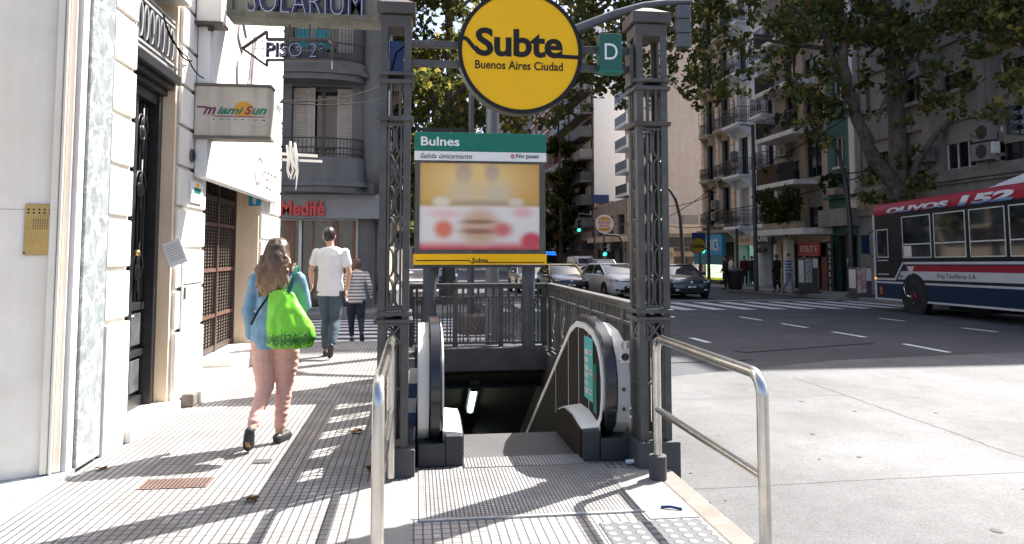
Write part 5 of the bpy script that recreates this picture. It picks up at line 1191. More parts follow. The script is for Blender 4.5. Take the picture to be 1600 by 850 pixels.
for i, ch in enumerate('NAZARIA'): text_fit(ch, f3.P(-0.33, 1.85 - i * 0.34, 0.222), 0.2 if ch != 'I' else 0.06, 0.24, M['offwhite'], vs_, xdir=RD_)
mb = MB()
for a in (2.45, 2.75): mb.ell(f3.P(a, 0.7, -0.25), (0.16, 0.16, 0.42)); mb.ell(f3.P(a, 1.25, -0.25), (0.09, 0.09, 0.12)); mb.tube([f3.P(a, -0.5, -0.25), f3.P(a, 0.4, -0.25)], 0.06, 8)
mb.build('shop_mannequins', M['wall_cream'], b3, smooth=True)
# white building
b4 = thing('white_building', (FX, 40.4, -0.4), 'white rendered building with black scroll balconies over the dark and beige shop signs', 'building')
f4 = right(37.85); ops = []
for r in range(8):
    z = 3.05 + r * 3.05
    ops += [(0.25, 1.15, z, z + 2.3, 0.3), (1.65, 2.15, z + 0.5, z + 2.0, 0.2), (3.4, 4.6, z, z + 2.35, 0.35)]
ops += [(0.4, 1.9, -0.6, 2.0, 0.7), (2.6, 4.7, -0.6, 2.0, 0.6)]
wall(b4, f4, 5.15, -1, 33, ops, M['wall_blue'], back=20)
for i, o in enumerate(ops[:15]): window(b4, f4, *o[:4], 0.25, nx=1 if i % 3 == 1 else 2, blind=(0.95, 'shutter') if i % 6 == 2 else None, sill=M['wall_blue'] if i % 3 == 1 else None)
window(b4, f4, 0.4, 1.9, -0.6, 2.0, 0.65, pane='glass_shop', nx=2)
M['lit_green'] = mat('lit_pale_green', (0.2, 0.4, 0.32), 0.5, var=0.1, emit=(0.3, 0.75, 0.55), es=0.12)
window(b4, f4, 2.6, 4.7, -0.6, 2.0, 0.55, pane='lit_green', nx=3)
for r in range(5):
    z = 3.05 + r * 3.05; balcony(b4, f4, 2.8, 5.1, z, 0.9, slab='wall_blue', fancy=True, tall=1.75 if r == 2 else 0); balcony(b4, f4, 0.02, 1.45, z, 0.8, slab='wall_blue', fancy=True)
aircon(b4, f4, 4.65, 7.15, w=0.45); aircon(b4, f4, 3.2, 2.55)
mb = MB(); f4.box(mb, 0, 5.15, 2.42, 2.55, 0.002, 0.25); mb.build('cornice', M['wall_blue'], b4, bevel=0.02)
mb = MB(); f4.box(mb, 0.05, 0.4, -0.7, 2.0, 0.002, 0.08); f4.box(mb, 1.95, 2.55, -0.7, 2.0, 0.002, 0.08); f4.box(mb, 4.72, 5.1, -0.7, 2.0, 0.002, 0.08); mb.build('shop_pier', M['wall_white'], b4)
sign_on(b4, f4, 0.05, 2.2, 1.95, 2.75, 0.25, M['sign_black'], 'Oliva', M['white'], frac=0.55, hfrac=0.55, bold=0.02)
sign_on(b4, f4, 2.5, 4.95, 1.95, 2.45, 0.1, M['wall_cream'], 'PUM-PUM', M['sign_black'], frac=0.55, hfrac=0.5)
mb = MB(); mb.rings([[f4.P(1.2 + 0.55 * math.cos(t), 1.65 + 0.16 * math.sin(t), d) for t in [2 * math.pi * k / 20 for k in range(20)]] for d in (0.3, 0.4)]); mb.build('oval_sign', M['sign_black'], b4)
# cream classical corner building
b5 = thing('cream_building', (FX, 45.7, -0.5), 'cream classical corner building with tall dark windows over a bright blue kiosk front', 'building')
f5 = right(43.05); ops = []
for r in range(7):
    z = 3.35 + r * 3.0
    ops += [(0.85, 1.95, z, z + 2.35, 0.25), (3.3, 4.4, z, z + 2.35, 0.25)]
ops += [(0.4, 4.9, -0.6, 2.2, 0.8)]
wall(b5, f5, 5.3, -1.2, 32, ops, M['wall_ochre'], back=20)
for i, o in enumerate(ops[:14]):
    w = window(b5, f5, *o[:4], 0.2, nx=2)
    if i < 10: louvre(w, f5, o[0] - 0.0, o[0] + 0.3, o[2] + 0.03, o[3] - 0.03, -0.12, M['shutter_dark']); louvre(w, f5, o[1] - 0.3, o[1], o[2] + 0.03, o[3] - 0.03, -0.12, M['shutter_dark'])
    balcony(b5, f5, o[0] - 0.25, o[1] + 0.25, o[2] - 0.02, 0.5, slab='wall_ochre', fancy=i < 4, tall=1.6 if i in (4, 5) else 0, h=0.75)
mb = MB()
for c in (0.05, 2.35, 4.85):
    z = 3.2
    while z < 16: f5.box(mb, c, c + 0.42, z + 0.02, z + 0.46, 0.002, 0.06); z += 0.5
mb.build('rusticated_strip', M['wall_cream'], b5); mb = MB(); f5.box(mb, -0.05, 5.4, 2.75, 2.98, 0.002, 0.45); f5.box(mb, -0.05, 5.4, 12.1, 12.35, 0.002, 0.6); mb.build('cornice', M['wall_tan'], b5, bevel=0.02)
mb = MB(); f5.box(mb, 0.4, 5.2, -0.6, 2.2, -0.85, -0.78); mb.build('shop_back', M['hole'], b5)
aircon(b5, f5, 2.3, 4.35, w=0.6); aircon(b5, f5, 2.35, 3.6, w=0.6)
sign_on(b5, f5, 0.5, 5.25, 1.35, 2.65, 0.5, M['cyan'], 'HOMEDICS', M['white'], th=0.25, frac=0.78, hfrac=0.55)
mb = MB(); f5.box(mb, 0.5, 5.25, 0.75, 1.345, 0.5, 0.72); mb.build('lower_fascia', mat('dark_teal', (0.01, 0.16, 0.2), 0.5), b5)
M['lit_win'] = mat('lit_kiosk_window', (0.5, 0.6, 0.4), 0.5, var=0, emit=(0.75, 1.0, 0.6), es=0.55)
mb = MB(); f5.box(mb, 1.2, 3.4, -0.05, 0.74, 0.45, 0.6); lw = mb.build('lit_kiosk_window', M['lit_win'], b5)
mb = MB()
for i in range(4): f5.box(mb, 1.2, 3.4, 0.1 + i * 0.15, 0.13 + i * 0.15, 0.601, 0.63)
mb.build('shelf', M['frame_dark'], lw); mb = MB(); f5.box(mb, 1.1, 4.9, -0.2, -0.08, 0.45, 0.75); mb.build('yellow_counter', mat('lime_counter', (0.45, 0.42, 0.02), 0.5, emit=(0.7, 0.65, 0.05), es=0.15), b5); mb = MB(); f5.box(mb, 1.1, 4.9, -0.6, -0.21, 0.4, 0.65); mb.build('kiosk_base', M['plastic_dark'], b5)  # faint glow put into the counter's colour, though it holds no lamp
# low corner building with terrace, tall cream party wall behind it
b6 = thing('low_cream_building', (FX + 4, 57, -0.6), 'low cream corner building with a flat cornice under the tall blank wall', 'building')
f6 = Fac((FX, 57.0), (1, 0), (0, -1)); ops = [(1.0, 3.4, -0.6, 1.9, 0.4), (6.2, 7.0, -0.4, 1.6, 0.3), (8.5, 11, -0.6, 1.9, 0.4)]
wall(b6, f6, 26, -1.5, 3.6, ops, M['wall_party'], back=8)
for o in ops: window(b6, f6, *o[:4], 0.3, pane='glass_shop', nx=2)
mb = MB(); f6.box(mb, -0.6, 26, 3.0, 3.75, 0.002, 0.7); mb.build('cornice', M['wall_party'], b6, bevel=0.04)
sign_on(b6, f6, 0.3, 4.6, 1.95, 2.75, 0.02, M['dark_iron'], 'La Plaza', M['offwhite'], frac=0.6, hfrac=0.5); sign_on(b6, f6, 0.8, 4.2, 1.2, 1.6, 0.02, M['wall_ochre'], 'CAFE', M['red'], frac=0.6, hfrac=0.55)
mb = MB(); fz = 3.75
for a, w, h in ((2.6, 1.3, 0.9), (6.3, 1.0, 1.4)): f6.box(mb, a, a + w, fz, fz + h, -3, -2)
mb.build('roof_unit', M['ac'], b6, bevel=0.02)
b7 = thing('party_wall_tower', (26, 66.2, -0.8), 'tall apartment tower with white balconies and a blank cream side wall', 'building')
f7 = Fac((21.0, 66.2), (1, 0), (0, -1)); wall(b7, f7, 24, -2, 27, [], M['wall_party'], back=6)
f7s = Fac((20.98, 66.25), (0, 1), (-1, 0))
for r in range(10):
    z = 7.6 + r * 2.25
    w = window(b7, f7s, 0.8, 2.8, z - 0.3, z + 1.5, -0.02, nx=2)
    mb = MB(); f7s.box(mb, 0.0, 4.2, z - 0.75, z - 0.45, 0.002, 1.55); f7s.box(mb, 0.0, 0.22, z - 0.449, z + 0.42, 0.002, 1.55); b_ = mb.build('balcony', M['white'], b7)
    mb = MB(); f7s.box(mb, 0.225, 4.2, z - 0.449, z + 0.4, 1.46, 1.54); mb.build('balcony_railing', M['black_iron'], b_)
b8 = thing('low_brown_building', (FX, 73, -0.9), 'low brown shop building with a pale balcony ledge under the white blank wall', 'building')
f8 = right(66.5); ops = [(0.5, 3.5, -0.9, 1.9, 0.4), (4.5, 8, -0.9, 1.9, 0.4), (9, 12, -0.9, 1.9, 0.4), (1, 3.4, 3.3, 5.2, 0.3), (5, 7, 3.3, 5.2, 0.3), (9, 11.5, 3.3, 5.2, 0.3)]
wall(b8, f8, 12.6, -2, 6.6, ops, M['wall_ochre'], back=10)
for o in ops: window(b8, f8, *o[:4], 0.28, pane='glass_shop', nx=3)
mb = MB(); f8.box(mb, 0, 12.6, 2.55, 3.1, 0.002, 0.9); mb.build('ledge', M['wall_cream'], b8)
sign_on(b8, f8, 2.2, 6.2, 1.55, 2.5, 0.9, M['sign_black'], 'UGEK', M['white'], frac=0.7, hfrac=0.7, bold=0.03)
b9 = thing('white_wall_building', (FX + 5, 79.3, -1), 'apartment block with a blank white side wall and stacked dark balconies on the street', 'building')
f9 = Fac((FX, 79.3), (1, 0), (0, -1)); wall(b9, f9, 16, -2, 27, [], mat('bright_white_wall', (0.82, 0.83, 0.84), 0.6, var=0.02), back=20)
f9s = Fac((FX - 0.01, 79.32), (0, 1), (-1, 0))
mb = MB(); f9s.box(mb, 0, 19.6, -2, 27, -0.01, 0.02); mb.build('street_wall', M['wall_tan'], b9)
for r in range(10):
    z = 1.9 + r * 2.55
    for i in range(3): window(b9, f9s, 0.8 + i * 6.4, 5.0 + i * 6.4, z + 0.1, z + 2.0, -0.1, nx=4, fw=0.1, frame='frame_white' if (r + i) % 3 == 0 else 'frame_dark', blind=(0.6, 'wall_white') if (r * 2 + i) % 4 == 0 else None)
    mb = MB()
    for i in range(3): f9s.box(mb, 0.2 + i * 6.4, 5.8 + i * 6.4, z - 0.22, z, 0.03, 1.5)
    b_ = mb.build('balcony', M['wall_dusk'], b9); mb = MB()
    for i in range(3): f9s.box(mb, 0.22 + i * 6.4, 5.78 + i * 6.4, z + 0.002, z + 0.95, 1.42, 1.48); f9s.box(mb, 0.22 + i * 6.4, 0.3 + i * 6.4, z + 0.002, z + 0.95, 0.05, 1.41)
    mb.build('balcony_parapet', M[('dark_iron', 'wall_grey', 'wall_dusk')[r % 3]], b_)
    aircon(b9, f9s, 6.0 + (r % 2) * 6.4, z + 0.4)
b10 = thing('brick_tower', (FX, 107, -1.4), 'red brick apartment tower with pale floor bands far down the avenue', 'building')
f10 = Fac((FX - 0.8, 99.2), (0, 1), (-1, 0)); f10n = Fac((FX - 0.8, 99.2), (1, 0), (0, -1))
wall(b10, f10, 20, -3, 30, [], M['wall_brick'], back=18)
for r in range(10): mb = MB(); f10.box(mb, -0.1, 20, 1.5 + r * 2.9, 1.75 + r * 2.9, 0.002, 0.15); f10n.box(mb, 0.0, 16, 1.5 + r * 2.9, 1.75 + r * 2.9, 0.002, 0.12); mb.build('floor_band', M['wall_white'], b10)
for r in range(9):
    for i in range(4): window(b10, f10, 1 + i * 4.8, 3.4 + i * 4.8, 2.2 + r * 2.9, 3.9 + r * 2.9, -0.03, nx=2)
for nm, y0, hgt, mm, x, lb in (('distant_block', 120, 26, 'wall_dusk', 19, 'grey distant apartment block on the right far end of the avenue'), ('distant_block', 150, 32, 'wall_tan', 18.5, 'tan distant apartment block closing the avenue on the right'), ('distant_block', 200, 34, 'wall_ochre', -8, 'pale distant apartment block closing the view at the end of the avenue')):
    b_ = thing(nm, (x, y0, -2), lb, 'building'); ff = Fac((x, y0), (1, 0), (0, -1)); mb = MB(); ff.box(mb, 0, 40, -4, hgt, -28, 0); mb.build('wall', M[mm], b_)
    fw_ = Fac((x, y0), (0, 1), (-1, 0)); mb = MB()
    for r in range(9):
        for i in range(7): ff.box(mb, 1 + i * 3, 2.6 + i * 3, 1 + r * 3, 2.8 + r * 3, 0.002, 0.05)
    mb.build('windows', M['glass'], b_)
# signs hung out over the far pavement
def round_sign(c, r, face, rim, label, s, tm, name='round_sign', pole=None):
    t = thing(name, c, label, 'sign'); c = Vector(c)
    mb = MB(); mb.disc(c, (0, 1, 0), r, 0.15, 32); mb.build('sign_drum', rim, t, smooth=True); mb = MB(); mb.disc(c - Vector((0, 0.012, 0)), (0, 1, 0), r * 0.93, 0.01, 32); mb.build('sign_face', face, t)
    for s_, w, h, dz in s: text_fit(s_, (c.x, c.y - 0.013, c.z + dz * r), r * w, r * h, tm, t, bold=0.03)
    return t
p = onY(944.5, 350, 66); t = round_sign(p, 0.95, M['offwhite'], M['blue'], 'round burger restaurant sign with orange bun halves and red letters down the avenue', (('BURGER', 1.25, 0.3, 0.17), ('KING', 1.0, 0.3, -0.17)), M['red'], 'restaurant_sign')
for sg in (1, -1):
    mb = MB(); mb.prism([(p.x + 0.62 * math.cos(a), p.y - 0.02, p.z + sg * (0.36 + 0.3 * math.sin(a))) for a in [math.pi * k / 14 for k in range(15)]], (0, -0.01, 0)); mb.build('bun_half', mat('bun_orange', (0.55, 0.25, 0.03), 0.5, var=0), t)
mb = MB(); mb.bar((p.x + 0.9, p.y + 0.07, p.z), (p.x + 3.5, p.y + 0.07, p.z), 0.1); mb.build('bracket', M['iron'], t)
p = onY(939, 315, 78); t = thing('bank_sign', p, 'dark blue hanging bank sign with yellow lettering far down the avenue', 'sign'); mb = MB(); mb.box(p.x - 0.9, p.x + 0.9, p.y, p.y + 0.3, p.z - 0.85, p.z + 0.75); mb.build('sign_box', M['blue'], t); text_fit('Itaú', (p.x, p.y - 0.001, p.z - 0.45), 1.4, 0.6, M['yellow'], t, bold=0.02); mb = MB(); mb.bar((p.x + 0.9, p.y + 0.15, p.z), (p.x + 2.5, p.y + 0.15, p.z), 0.1); mb.build('bracket', M['iron'], t)
# ================================================================ bus
M['bus_blue'] = mat('bus_blue', (0.003, 0.018, 0.05), 0.5, var=0.15, spec=0.25, scale=2)
M['bus_red'] = mat('bus_red', (0.30, 0.012, 0.025), 0.5, var=0.12, spec=0.25, scale=2)
M['bus_white'] = mat('bus_white', (0.50, 0.50, 0.51), 0.5, var=0.06, spec=0.25)
M['bus_black'] = mat('bus_black', (0.010, 0.010, 0.012), 0.5, var=0.1, spec=0.25)
M['bus_glass'] = mat('bus_glass', (0.025, 0.03, 0.032), 0.05, var=0.9, scale=1.1, spec=0.5, detail=6)
def letter_mat(z0, z1):
    m = mat('chrome_letters', (0.7, 0.72, 0.75), 0.35, var=0); t = m.node_tree; N = t.nodes; L = t.links
    tc = N.new('ShaderNodeTexCoord'); sp = N.new('ShaderNodeSeparateXYZ'); L.new(tc.outputs['Generated'], sp.inputs[0]); rp = N.new('ShaderNodeValToRGB')
    e = rp.color_ramp.elements; e[0].position = 0.12; e[0].color = (0.06, 0.18, 0.36, 1); e[1].position = 0.48; e[1].color = (0.7, 0.72, 0.74, 1); L.new(sp.outputs['Z'], rp.inputs[0]); L.new(rp.outputs[0], N['Principled BSDF'].inputs['Base Color']); return m
def make_bus():
    t = thing('city_bus', (0, 0, 0), 'red, white and navy blue city bus at the right edge, OLIVOS 152 above its windows', 'bus')
    Lb, Wb = 10.8, 2.5
    m = MB(); m.prism([(0, 0, 0.95), (0, 0, 0.33), (0, -Lb, 0.33), (0, -Lb, 1.49), (0, 0, 1.49)][1:], (Wb, 0, 0)); m.build('body', M['bus_blue'], t, bevel=0.03)
    m = MB(); m.box(0, Wb, -Lb, 0.03, 1.491, 2.95); m.build('window_band', M['bus_black'], t, bevel=0.03)
    m = MB(); prof = [(-0.004, 2.951), (-0.004, 3.0), (0.02, 3.12), (0.08, 3.24), (0.2, 3.31), (0.5, 3.35), (Wb - 0.5, 3.35), (Wb - 0.2, 3.31), (Wb - 0.08, 3.24), (Wb - 0.02, 3.12), (Wb + 0.004, 3.0), (Wb + 0.004, 2.951)]
    m.rings([[(x, y, z) for x, z in prof] for y in (0.05, -Lb)]); m.build('roof', M['bus_red'], t, smooth=True, ang=50)
    m = MB(); m.rings([[(1.25 + 0.95 * math.cos(a), y, 3.34 + h * max(0.0, math.sin(a))) for a in [math.pi * k / 14 for k in range(15)]] for y, h in ((-4.9, 0.03), (-5.2, 0.2), (-5.7, 0.34), (-6.2, 0.4), (-8.2, 0.4), (-8.6, 0.2))]); m.build('roof_air_conditioner', M['bus_white'], t, smooth=True)
    def strip(z0, z1, y0, y1, mm, d=0.006, nm='stripe'): m = MB(); m.box(-d, 0.0, y0, y1, z0, z1); return m.build(nm, M[mm], t)
    for z0, z1, mm in ((0.331, 0.385, 'bus_white'), (0.84, 0.895, 'bus_white'), (0.9, 0.96, 'bus_black')): strip(z0, z1, -Lb, -0.02, mm)
    def slant(z0, z1, yf, mm, d=0.006, k=0.9):
        m = MB(); m.prism([(0, -Lb, z0), (0, yf + (1.0 - z0) * k + 0.0, z0), (0, yf + (1.0 - z1) * k, z1), (0, -Lb, z1)], (-d, 0, 0)); m.build('stripe', M[mm], t)
    slant(0.975, 1.215, -1.25, 'bus_white'); slant(1.22, 1.385, -1.65, 'bus_red', k=0.2); slant(1.42, 1.488, -1.2, 'bus_white')
    m = MB(); m.prism([(0, -1.60, 1.488), (0, -1.52, 1.488), (0, -1.07, 1.0), (0, -0.03, 1.0), (0, -0.03, 0.94), (0, -1.12, 0.94)], (-0.008, 0, 0)); m.build('stripe', M['bus_white'], t)
    m = MB(); m.prism([(0, -1.5, 1.49), (0, -1.05, 1.005), (0, -0.03, 1.005), (0, -0.03, 1.49)], (-0.005, 0, 0)); m.build('cab_panel', M['bus_black'], t)
    m = MB(); m.box(-0.012, 0.03, -0.05, 0.055, 0.34, 2.98); m.build('corner_trim', M['bus_white'], t)
    for y1, y0 in ((-1.56, -2.95), (-3.09, -4.42), (-4.57, -5.87), (-6.0, -7.35), (-7.5, -8.85), (-9.0, -10.3)):
        m = MB(); f = 0.03
        for q in ((y0, y0 + f, 1.6, 2.82), (y1 - f, y1, 1.6, 2.82), (y0 + f, y1 - f, 1.6, 1.63), (y0 + f, y1 - f, 2.79, 2.82), (y0 + f, y1 - f, 1.98, 2.015)): m.box(-0.012, 0.0, q[0], q[1], q[2], q[3])
        w = m.build('window', M['frame_white'], t); m = MB(); m.box(-0.004, 0.0, y0 + f, y1 - f, 1.63, 2.79); m.build('pane', M['bus_glass'], w)
    m = MB(); m.box(-0.006, -0.0005, -2.0, -1.62, 1.64, 1.95); m.build('route_notice', M['offwhite'], t)
    m = MB()
    for q in ((-0.8, -0.77, 1.62, 2.5), (-0.17, -0.14, 1.62, 2.5), (-0.77, -0.17, 1.62, 1.65), (-0.77, -0.17, 2.47, 2.5), (-0.77, -0.17, 1.52, 1.55), (-0.77, -0.17, 1.1, 1.13)): m.box(-0.012, -0.0055, *q)
    w = m.build('driver_window', M['frame_white'], t); m = MB(); m.box(-0.0065, -0.0055, -0.77, -0.17, 1.65, 2.47); m.build('pane', M['bus_glass'], w)
    m = MB(); m.box(-0.35, -0.1, 0.1, 0.2, 1.75, 2.35); m.bar((-0.2, 0.1, 2.3), (0.05, 0.0, 2.55), 0.03); m.bar((-0.2, 0.15, 1.8), (0.03, 0.02, 1.6), 0.025); m.build('side_mirror', M['bus_blue'], t, bevel=0.03)
    for y in (-2.05, -7.6):
        m = MB(); m.disc((-0.009, y, 0.52), (1, 0, 0), 0.64, 0.008, 32); m.build('wheel_arch', M['hole'], t)
        for x in (0, 1):
            m = MB(); X = -0.02 if x == 0 else Wb - 0.3; m.lathe([(0.3, 0.02), (0.46, 0.0), (0.495, 0.03), (0.495, 0.27), (0.46, 0.3)], (X, y, 0.495), 28, (1, 0, 0)); w = m.build('wheel', M['tyre'], t, smooth=True)
            if x == 0:
                m = MB(); m.lathe([(0.02, -0.02), (0.1, -0.02), (0.13, 0.06), (0.24, 0.09), (0.31, 0.01), (0.31, 0.03)], (X, y, 0.495), 24, (1, 0, 0)); m.build('rim', M['bus_red'], w, smooth=True)
                m = MB()
                for k in range(8): a = k * math.pi / 4; m.disc((X + 0.02, y + 0.18 * math.cos(a), 0.495 + 0.18 * math.sin(a)), (-1, 0, 0), 0.018, 0.05, 8)
                m.disc((X + 0.02, y, 0.495), (-1, 0, 0), 0.07, 0.1, 16); m.build('hub', M['chrome'], w)
    m = MB(); m.tube([(-0.03, -1.75, 0.95), (-0.05, -1.62, 0.75), (-0.06, -1.7, 0.55), (-0.06, -1.95, 0.47)], 0.018, 6); m.build('air_hose', M['chrome'], t, smooth=True)
    m = MB(); m.box(0.4, 0.9, -4.6, -3.0, 0.18, 0.329); m.box(1.4, 2.0, -4.2, -2.9, 0.12, 0.329); m.build('underbody', M['hole'], t)
    lm = letter_mat(0, 1); bx = lambda y0, y1, z: (-0.009, (y0 + y1) / 2, z)
    text_fit('OLIVOS', bx(-0.75, -3.85, 3.04), 3.0, 0.17, lm, t, xdir=RD_, bold=0.05, shear=0.2, ext=0.012, name='route_lettering'); text_fit('152', bx(-4.15, -6.25, 3.06), 2.05, 0.26, lm, t, xdir=RD_, bold=0.05, shear=0.2, ext=0.012, name='route_number')
    text_fit('Emp.Tandilense S.A.', (-0.0065, -3.95, 1.085), 1.6, 0.16, M['bus_black'], t, xdir=RD_, bold=0.012, shear=0.15, ext=0.001, name='company_lettering'); text_fit('04', (-0.0085, -1.42, 1.07), 0.2, 0.11, M['bus_black'], t, xdir=RD_, bold=0.02, ext=0.001, name='fleet_number')
    m = MB(); m.disc((0.0, -0.3, 0.66), (-1, 0, 0), 0.1, 0.008, 18); m.box(-0.007, 0, -0.39, -0.21, 0.48, 0.62); o = m.build('crest', M['bus_red'], t); m = MB(); m.disc((-0.0085, -0.3, 0.66), (-1, 0, 0), 0.06, 0.003, 14); m.box(-0.009, -0.0075, -0.34, -0.26, 0.52, 0.6); m.build('crest_shield', M['brass'], o)
    m = MB(); m.prism([(-0.0065, -1.75, 1.36), (-0.0065, -2.1, 1.36), (-0.0065, -1.92, 1.1)], (-0.003, 0, 0)); m.disc((-0.0095, -1.92, 1.27), (-1, 0, 0), 0.06, 0.002, 12); m.build('winged_emblem', M['frame_white'], t)
    m = MB(); m.disc((-0.01, -0.03, 0.98), (-1, 0, 0), 0.03, 0.03, 10); m.build('marker_light', mat('amber_lamp', (0.8, 0.3, 0.02), 0.3, var=0, emit=(1, 0.4, 0.05), es=0.6), t)
    t.location = (14.4, 21.65, zg(21.65)); t.rotation_euler = (-math.atan(SL), 0, -R(5)); return t
make_bus()

# ================================================================ cars
M['lamp_glass'] = mat('headlamp_glass', (0.55, 0.56, 0.58), 0.1, 0.5, var=0.2, scale=12)
M['windscreen'] = mat('windscreen', (0.03, 0.04, 0.05), 0.03, var=0.7, scale=2.2, spec=1.0)
def car(name, label, paint, L=4.3, Wd=1.76, Hc=1.45, roof=None, hatch=True, cabin=(1.15, 2.0, 3.2, 4.15), hood=0.95, face='plain', tall=0.0):
    """front at -Y, origin on the ground under the front bumper"""
    t = thing(name, (0, 0, 0), label, 'car'); w = Wd / 2
    sec = [(0.0, 0.80, 0.28, 0.62), (0.06, 0.90, 0.22, 0.70), (0.25, 0.97, 0.18, hood - 0.16), (0.7, 1.0, 0.17, hood - 0.06), (cabin[0], 1.0, 0.17, hood), (L * 0.5, 1.0, 0.17, hood + 0.03), (L - 0.5, 0.98, 0.18, hood + 0.04), (L - 0.1, 0.92, 0.25, hood + (0.02 if hatch else 0.0)), (L, 0.85, 0.32, hood - 0.05)]
    m = MB(); rg = []
    for y, k, zb, zt in sec:
        a = w * k; zm = zb + (zt - zb) * 0.55
        half = [(a * 0.86, zb), (a * 0.97, zb + 0.08), (a, zm), (a * 0.985, zt - 0.1), (a * 0.92, zt - 0.02), (a * 0.6, zt + 0.025), (0, zt + 0.04)]
        rg.append([(x, y, z) for x, z in half] + [(-x, y, z) for x, z in half[-2::-1]])
    m.rings(rg); m.build('body', paint, t, smooth=True, ang=60)
    y0, y1, y2, y3 = cabin; zr = Hc; zb = hood - 0.02
    def ring(ya, yb, k, z, n=4):
        h = w * k; c = 0.12; return [(h, ya + c, z), (h, yb - c, z), (h - c, yb, z), (-h + c, yb, z), (-h, yb - c, z), (-h, ya + c, z), (-h + c, ya, z), (h - c, ya, z)]
    m = MB(); m.rings([ring(y0, y3, 0.92, zb), ring(y0 + (y1 - y0) * 0.5, y3 - (y3 - y2) * 0.5, 0.85, zb + (zr - zb) * 0.52), ring(y1 - 0.04, y2 + 0.04, 0.75, zr - 0.05)]); m.build('windows', M['windscreen'], t, smooth=True, ang=30)
    m = MB(); m.rings([ring(y1 - 0.08, y2 + 0.08, 0.77, zr - 0.055), ring(y1, y2, 0.75, zr - 0.015), ring(y1 + 0.15, y2 - 0.15, 0.6, zr)]); m.build('roof', roof or paint, t, smooth=True, ang=60)
    for s in (-1, 1):
        m = MB(); pts = [(s * w * 0.9, y0 + 0.06, zb), (s * w * 0.83, y0 + (y1 - y0) * 0.52, zb + (zr - zb) * 0.53), (s * w * 0.745, y1, zr - 0.045)]; m.tube(pts, 0.035, 6); pts = [(s * w * 0.9, y3 - 0.08, zb), (s * w * 0.76, y2, zr - 0.045)]; m.tube(pts, 0.05, 6); m.bar((s * w * 0.925, (y0 + y3) / 2 + 0.1, zb), (s * w * 0.765, (y0 + y3) / 2 + 0.1, zr - 0.045), 0.06, 0.03); m.build('pillar', roof or paint, t, smooth=True)
        m = MB(); m.ell((s * (w + 0.1), y0 + 0.35, hood + 0.09), (0.11, 0.07, 0.075)); m.bar((s * w * 0.9, y0 + 0.4, hood + 0.03), (s * (w + 0.05), y0 + 0.38, hood + 0.07), 0.04); m.build('wing_mirror', paint, t, smooth=True)
        m = MB(); m.rings([[(s * (w * k + dx), y, z + dz) for dx, dz in ((0, -0.05), (0.005, 0.0), (-0.02, 0.055), (-0.06, 0.02))] for y, k, z in ((0.10, 0.52, hood - 0.31), (0.03, 0.66, hood - 0.27), (0.06, 0.85, hood - 0.235), (0.28, 0.965, hood - 0.19))]); m.build('headlight', M['lamp_glass'], t, smooth=True)
        m = MB(); m.ell((s * w * 0.68, 0.0, 0.36), (0.1, 0.04, 0.05)); o = m.build('fog_light', M['lamp_glass'] if face != 'big' else M['sign_black'], t, smooth=True)
        for y in (0.85, L - 0.8):
            m = MB(); m.disc((s * (w * 0.995), y, 0.34), (s, 0, 0), 0.38, 0.012, 24); m.build('wheel_arch', M['hole'], t)
            m = MB(); m.lathe([(0.2, 0.02), (0.29, 0.0), (0.315, 0.03), (0.315, 0.18), (0.28, 0.2)], (s * (w + 0.02), y, 0.315), 24, (-s, 0, 0)); wl = m.build('wheel', M['tyre'], t, smooth=True)
            m = MB(); m.lathe([(0.03, -0.005), (0.06, 0.0), (0.19, 0.03), (0.215, 0.01), (0.22, 0.03)], (s * (w + 0.02), y, 0.315), 20, (-s, 0, 0)); m.build('rim', M['ac'], wl, smooth=True)
    m = MB()
    if face == 'big': m.rings([[(x * w, -0.012 + 0.1 * abs(x) ** 2, z) for x in (-0.62, -0.3, 0, 0.3, 0.62)] + [(x * w, 0.1, z) for x in (0.62, -0.62)] for z in (0.33, 0.52)])
    m.box(-w * 0.55, w * 0.55, -0.012, 0.06, 0.25, 0.38); m.build('lower_intake', M['hole'], t)
    m = MB(); m.rings([[(x * w, 0.02 + 0.08 * abs(x) ** 2, hood - 0.33 + dz) for x in (-0.5, -0.25, 0, 0.25, 0.5)] + [(x * w, 0.2, hood - 0.33 + dz) for x in (0.5, -0.5)] for dz in (0, 0.06)]); m.build('grille', M['chrome'] if face == 'chrome' else M['sign_black'], t)
    m = MB(); m.disc((0, 0.03, hood - 0.28), (0, -1, 0.25), 0.055, 0.02, 16); m.build('emblem', M['chrome'], t)
    m = MB(); m.box(-0.2, 0.2, -0.03, -0.012, 0.44, 0.55); pl_ = m.build('number_plate', M['sign_black'], t); m = MB(); m.box(-0.17, -0.02, -0.032, -0.0305, 0.46, 0.53); m.box(0.03, 0.17, -0.032, -0.0305, 0.46, 0.53); m.build('plate_characters', M['white'], pl_)
    return t
def put(t, x, y, rz=0): t.location = (x, y, zg(y)); t.rotation_euler = (math.atan(SL) * -1, 0, R(rz)); return t
blackp = mat('black_car_paint', (0.012, 0.013, 0.018), 0.25, var=0.05, coat=0.8); whitep = mat('white_car_paint', (0.62, 0.61, 0.6), 0.3, var=0.04, coat=0.6)
yell = mat('taxi_yellow', (0.75, 0.5, 0.01), 0.35, var=0.04, coat=0.4); silv = mat('silver_car_paint', (0.42, 0.43, 0.45), 0.3, 0.6, var=0.05, coat=0.6); navyp = mat('navy_car_paint', (0.012, 0.016, 0.03), 0.22, var=0.05, coat=0.9)
put(car('sedan', 'dark navy sedan with a chrome grille, right of the road side lattice tower', navyp, L=4.5, Wd=1.78, Hc=1.44, hatch=False, cabin=(1.0, 2.0, 3.3, 4.25), face='chrome'), 11.3, 29.3, -2)
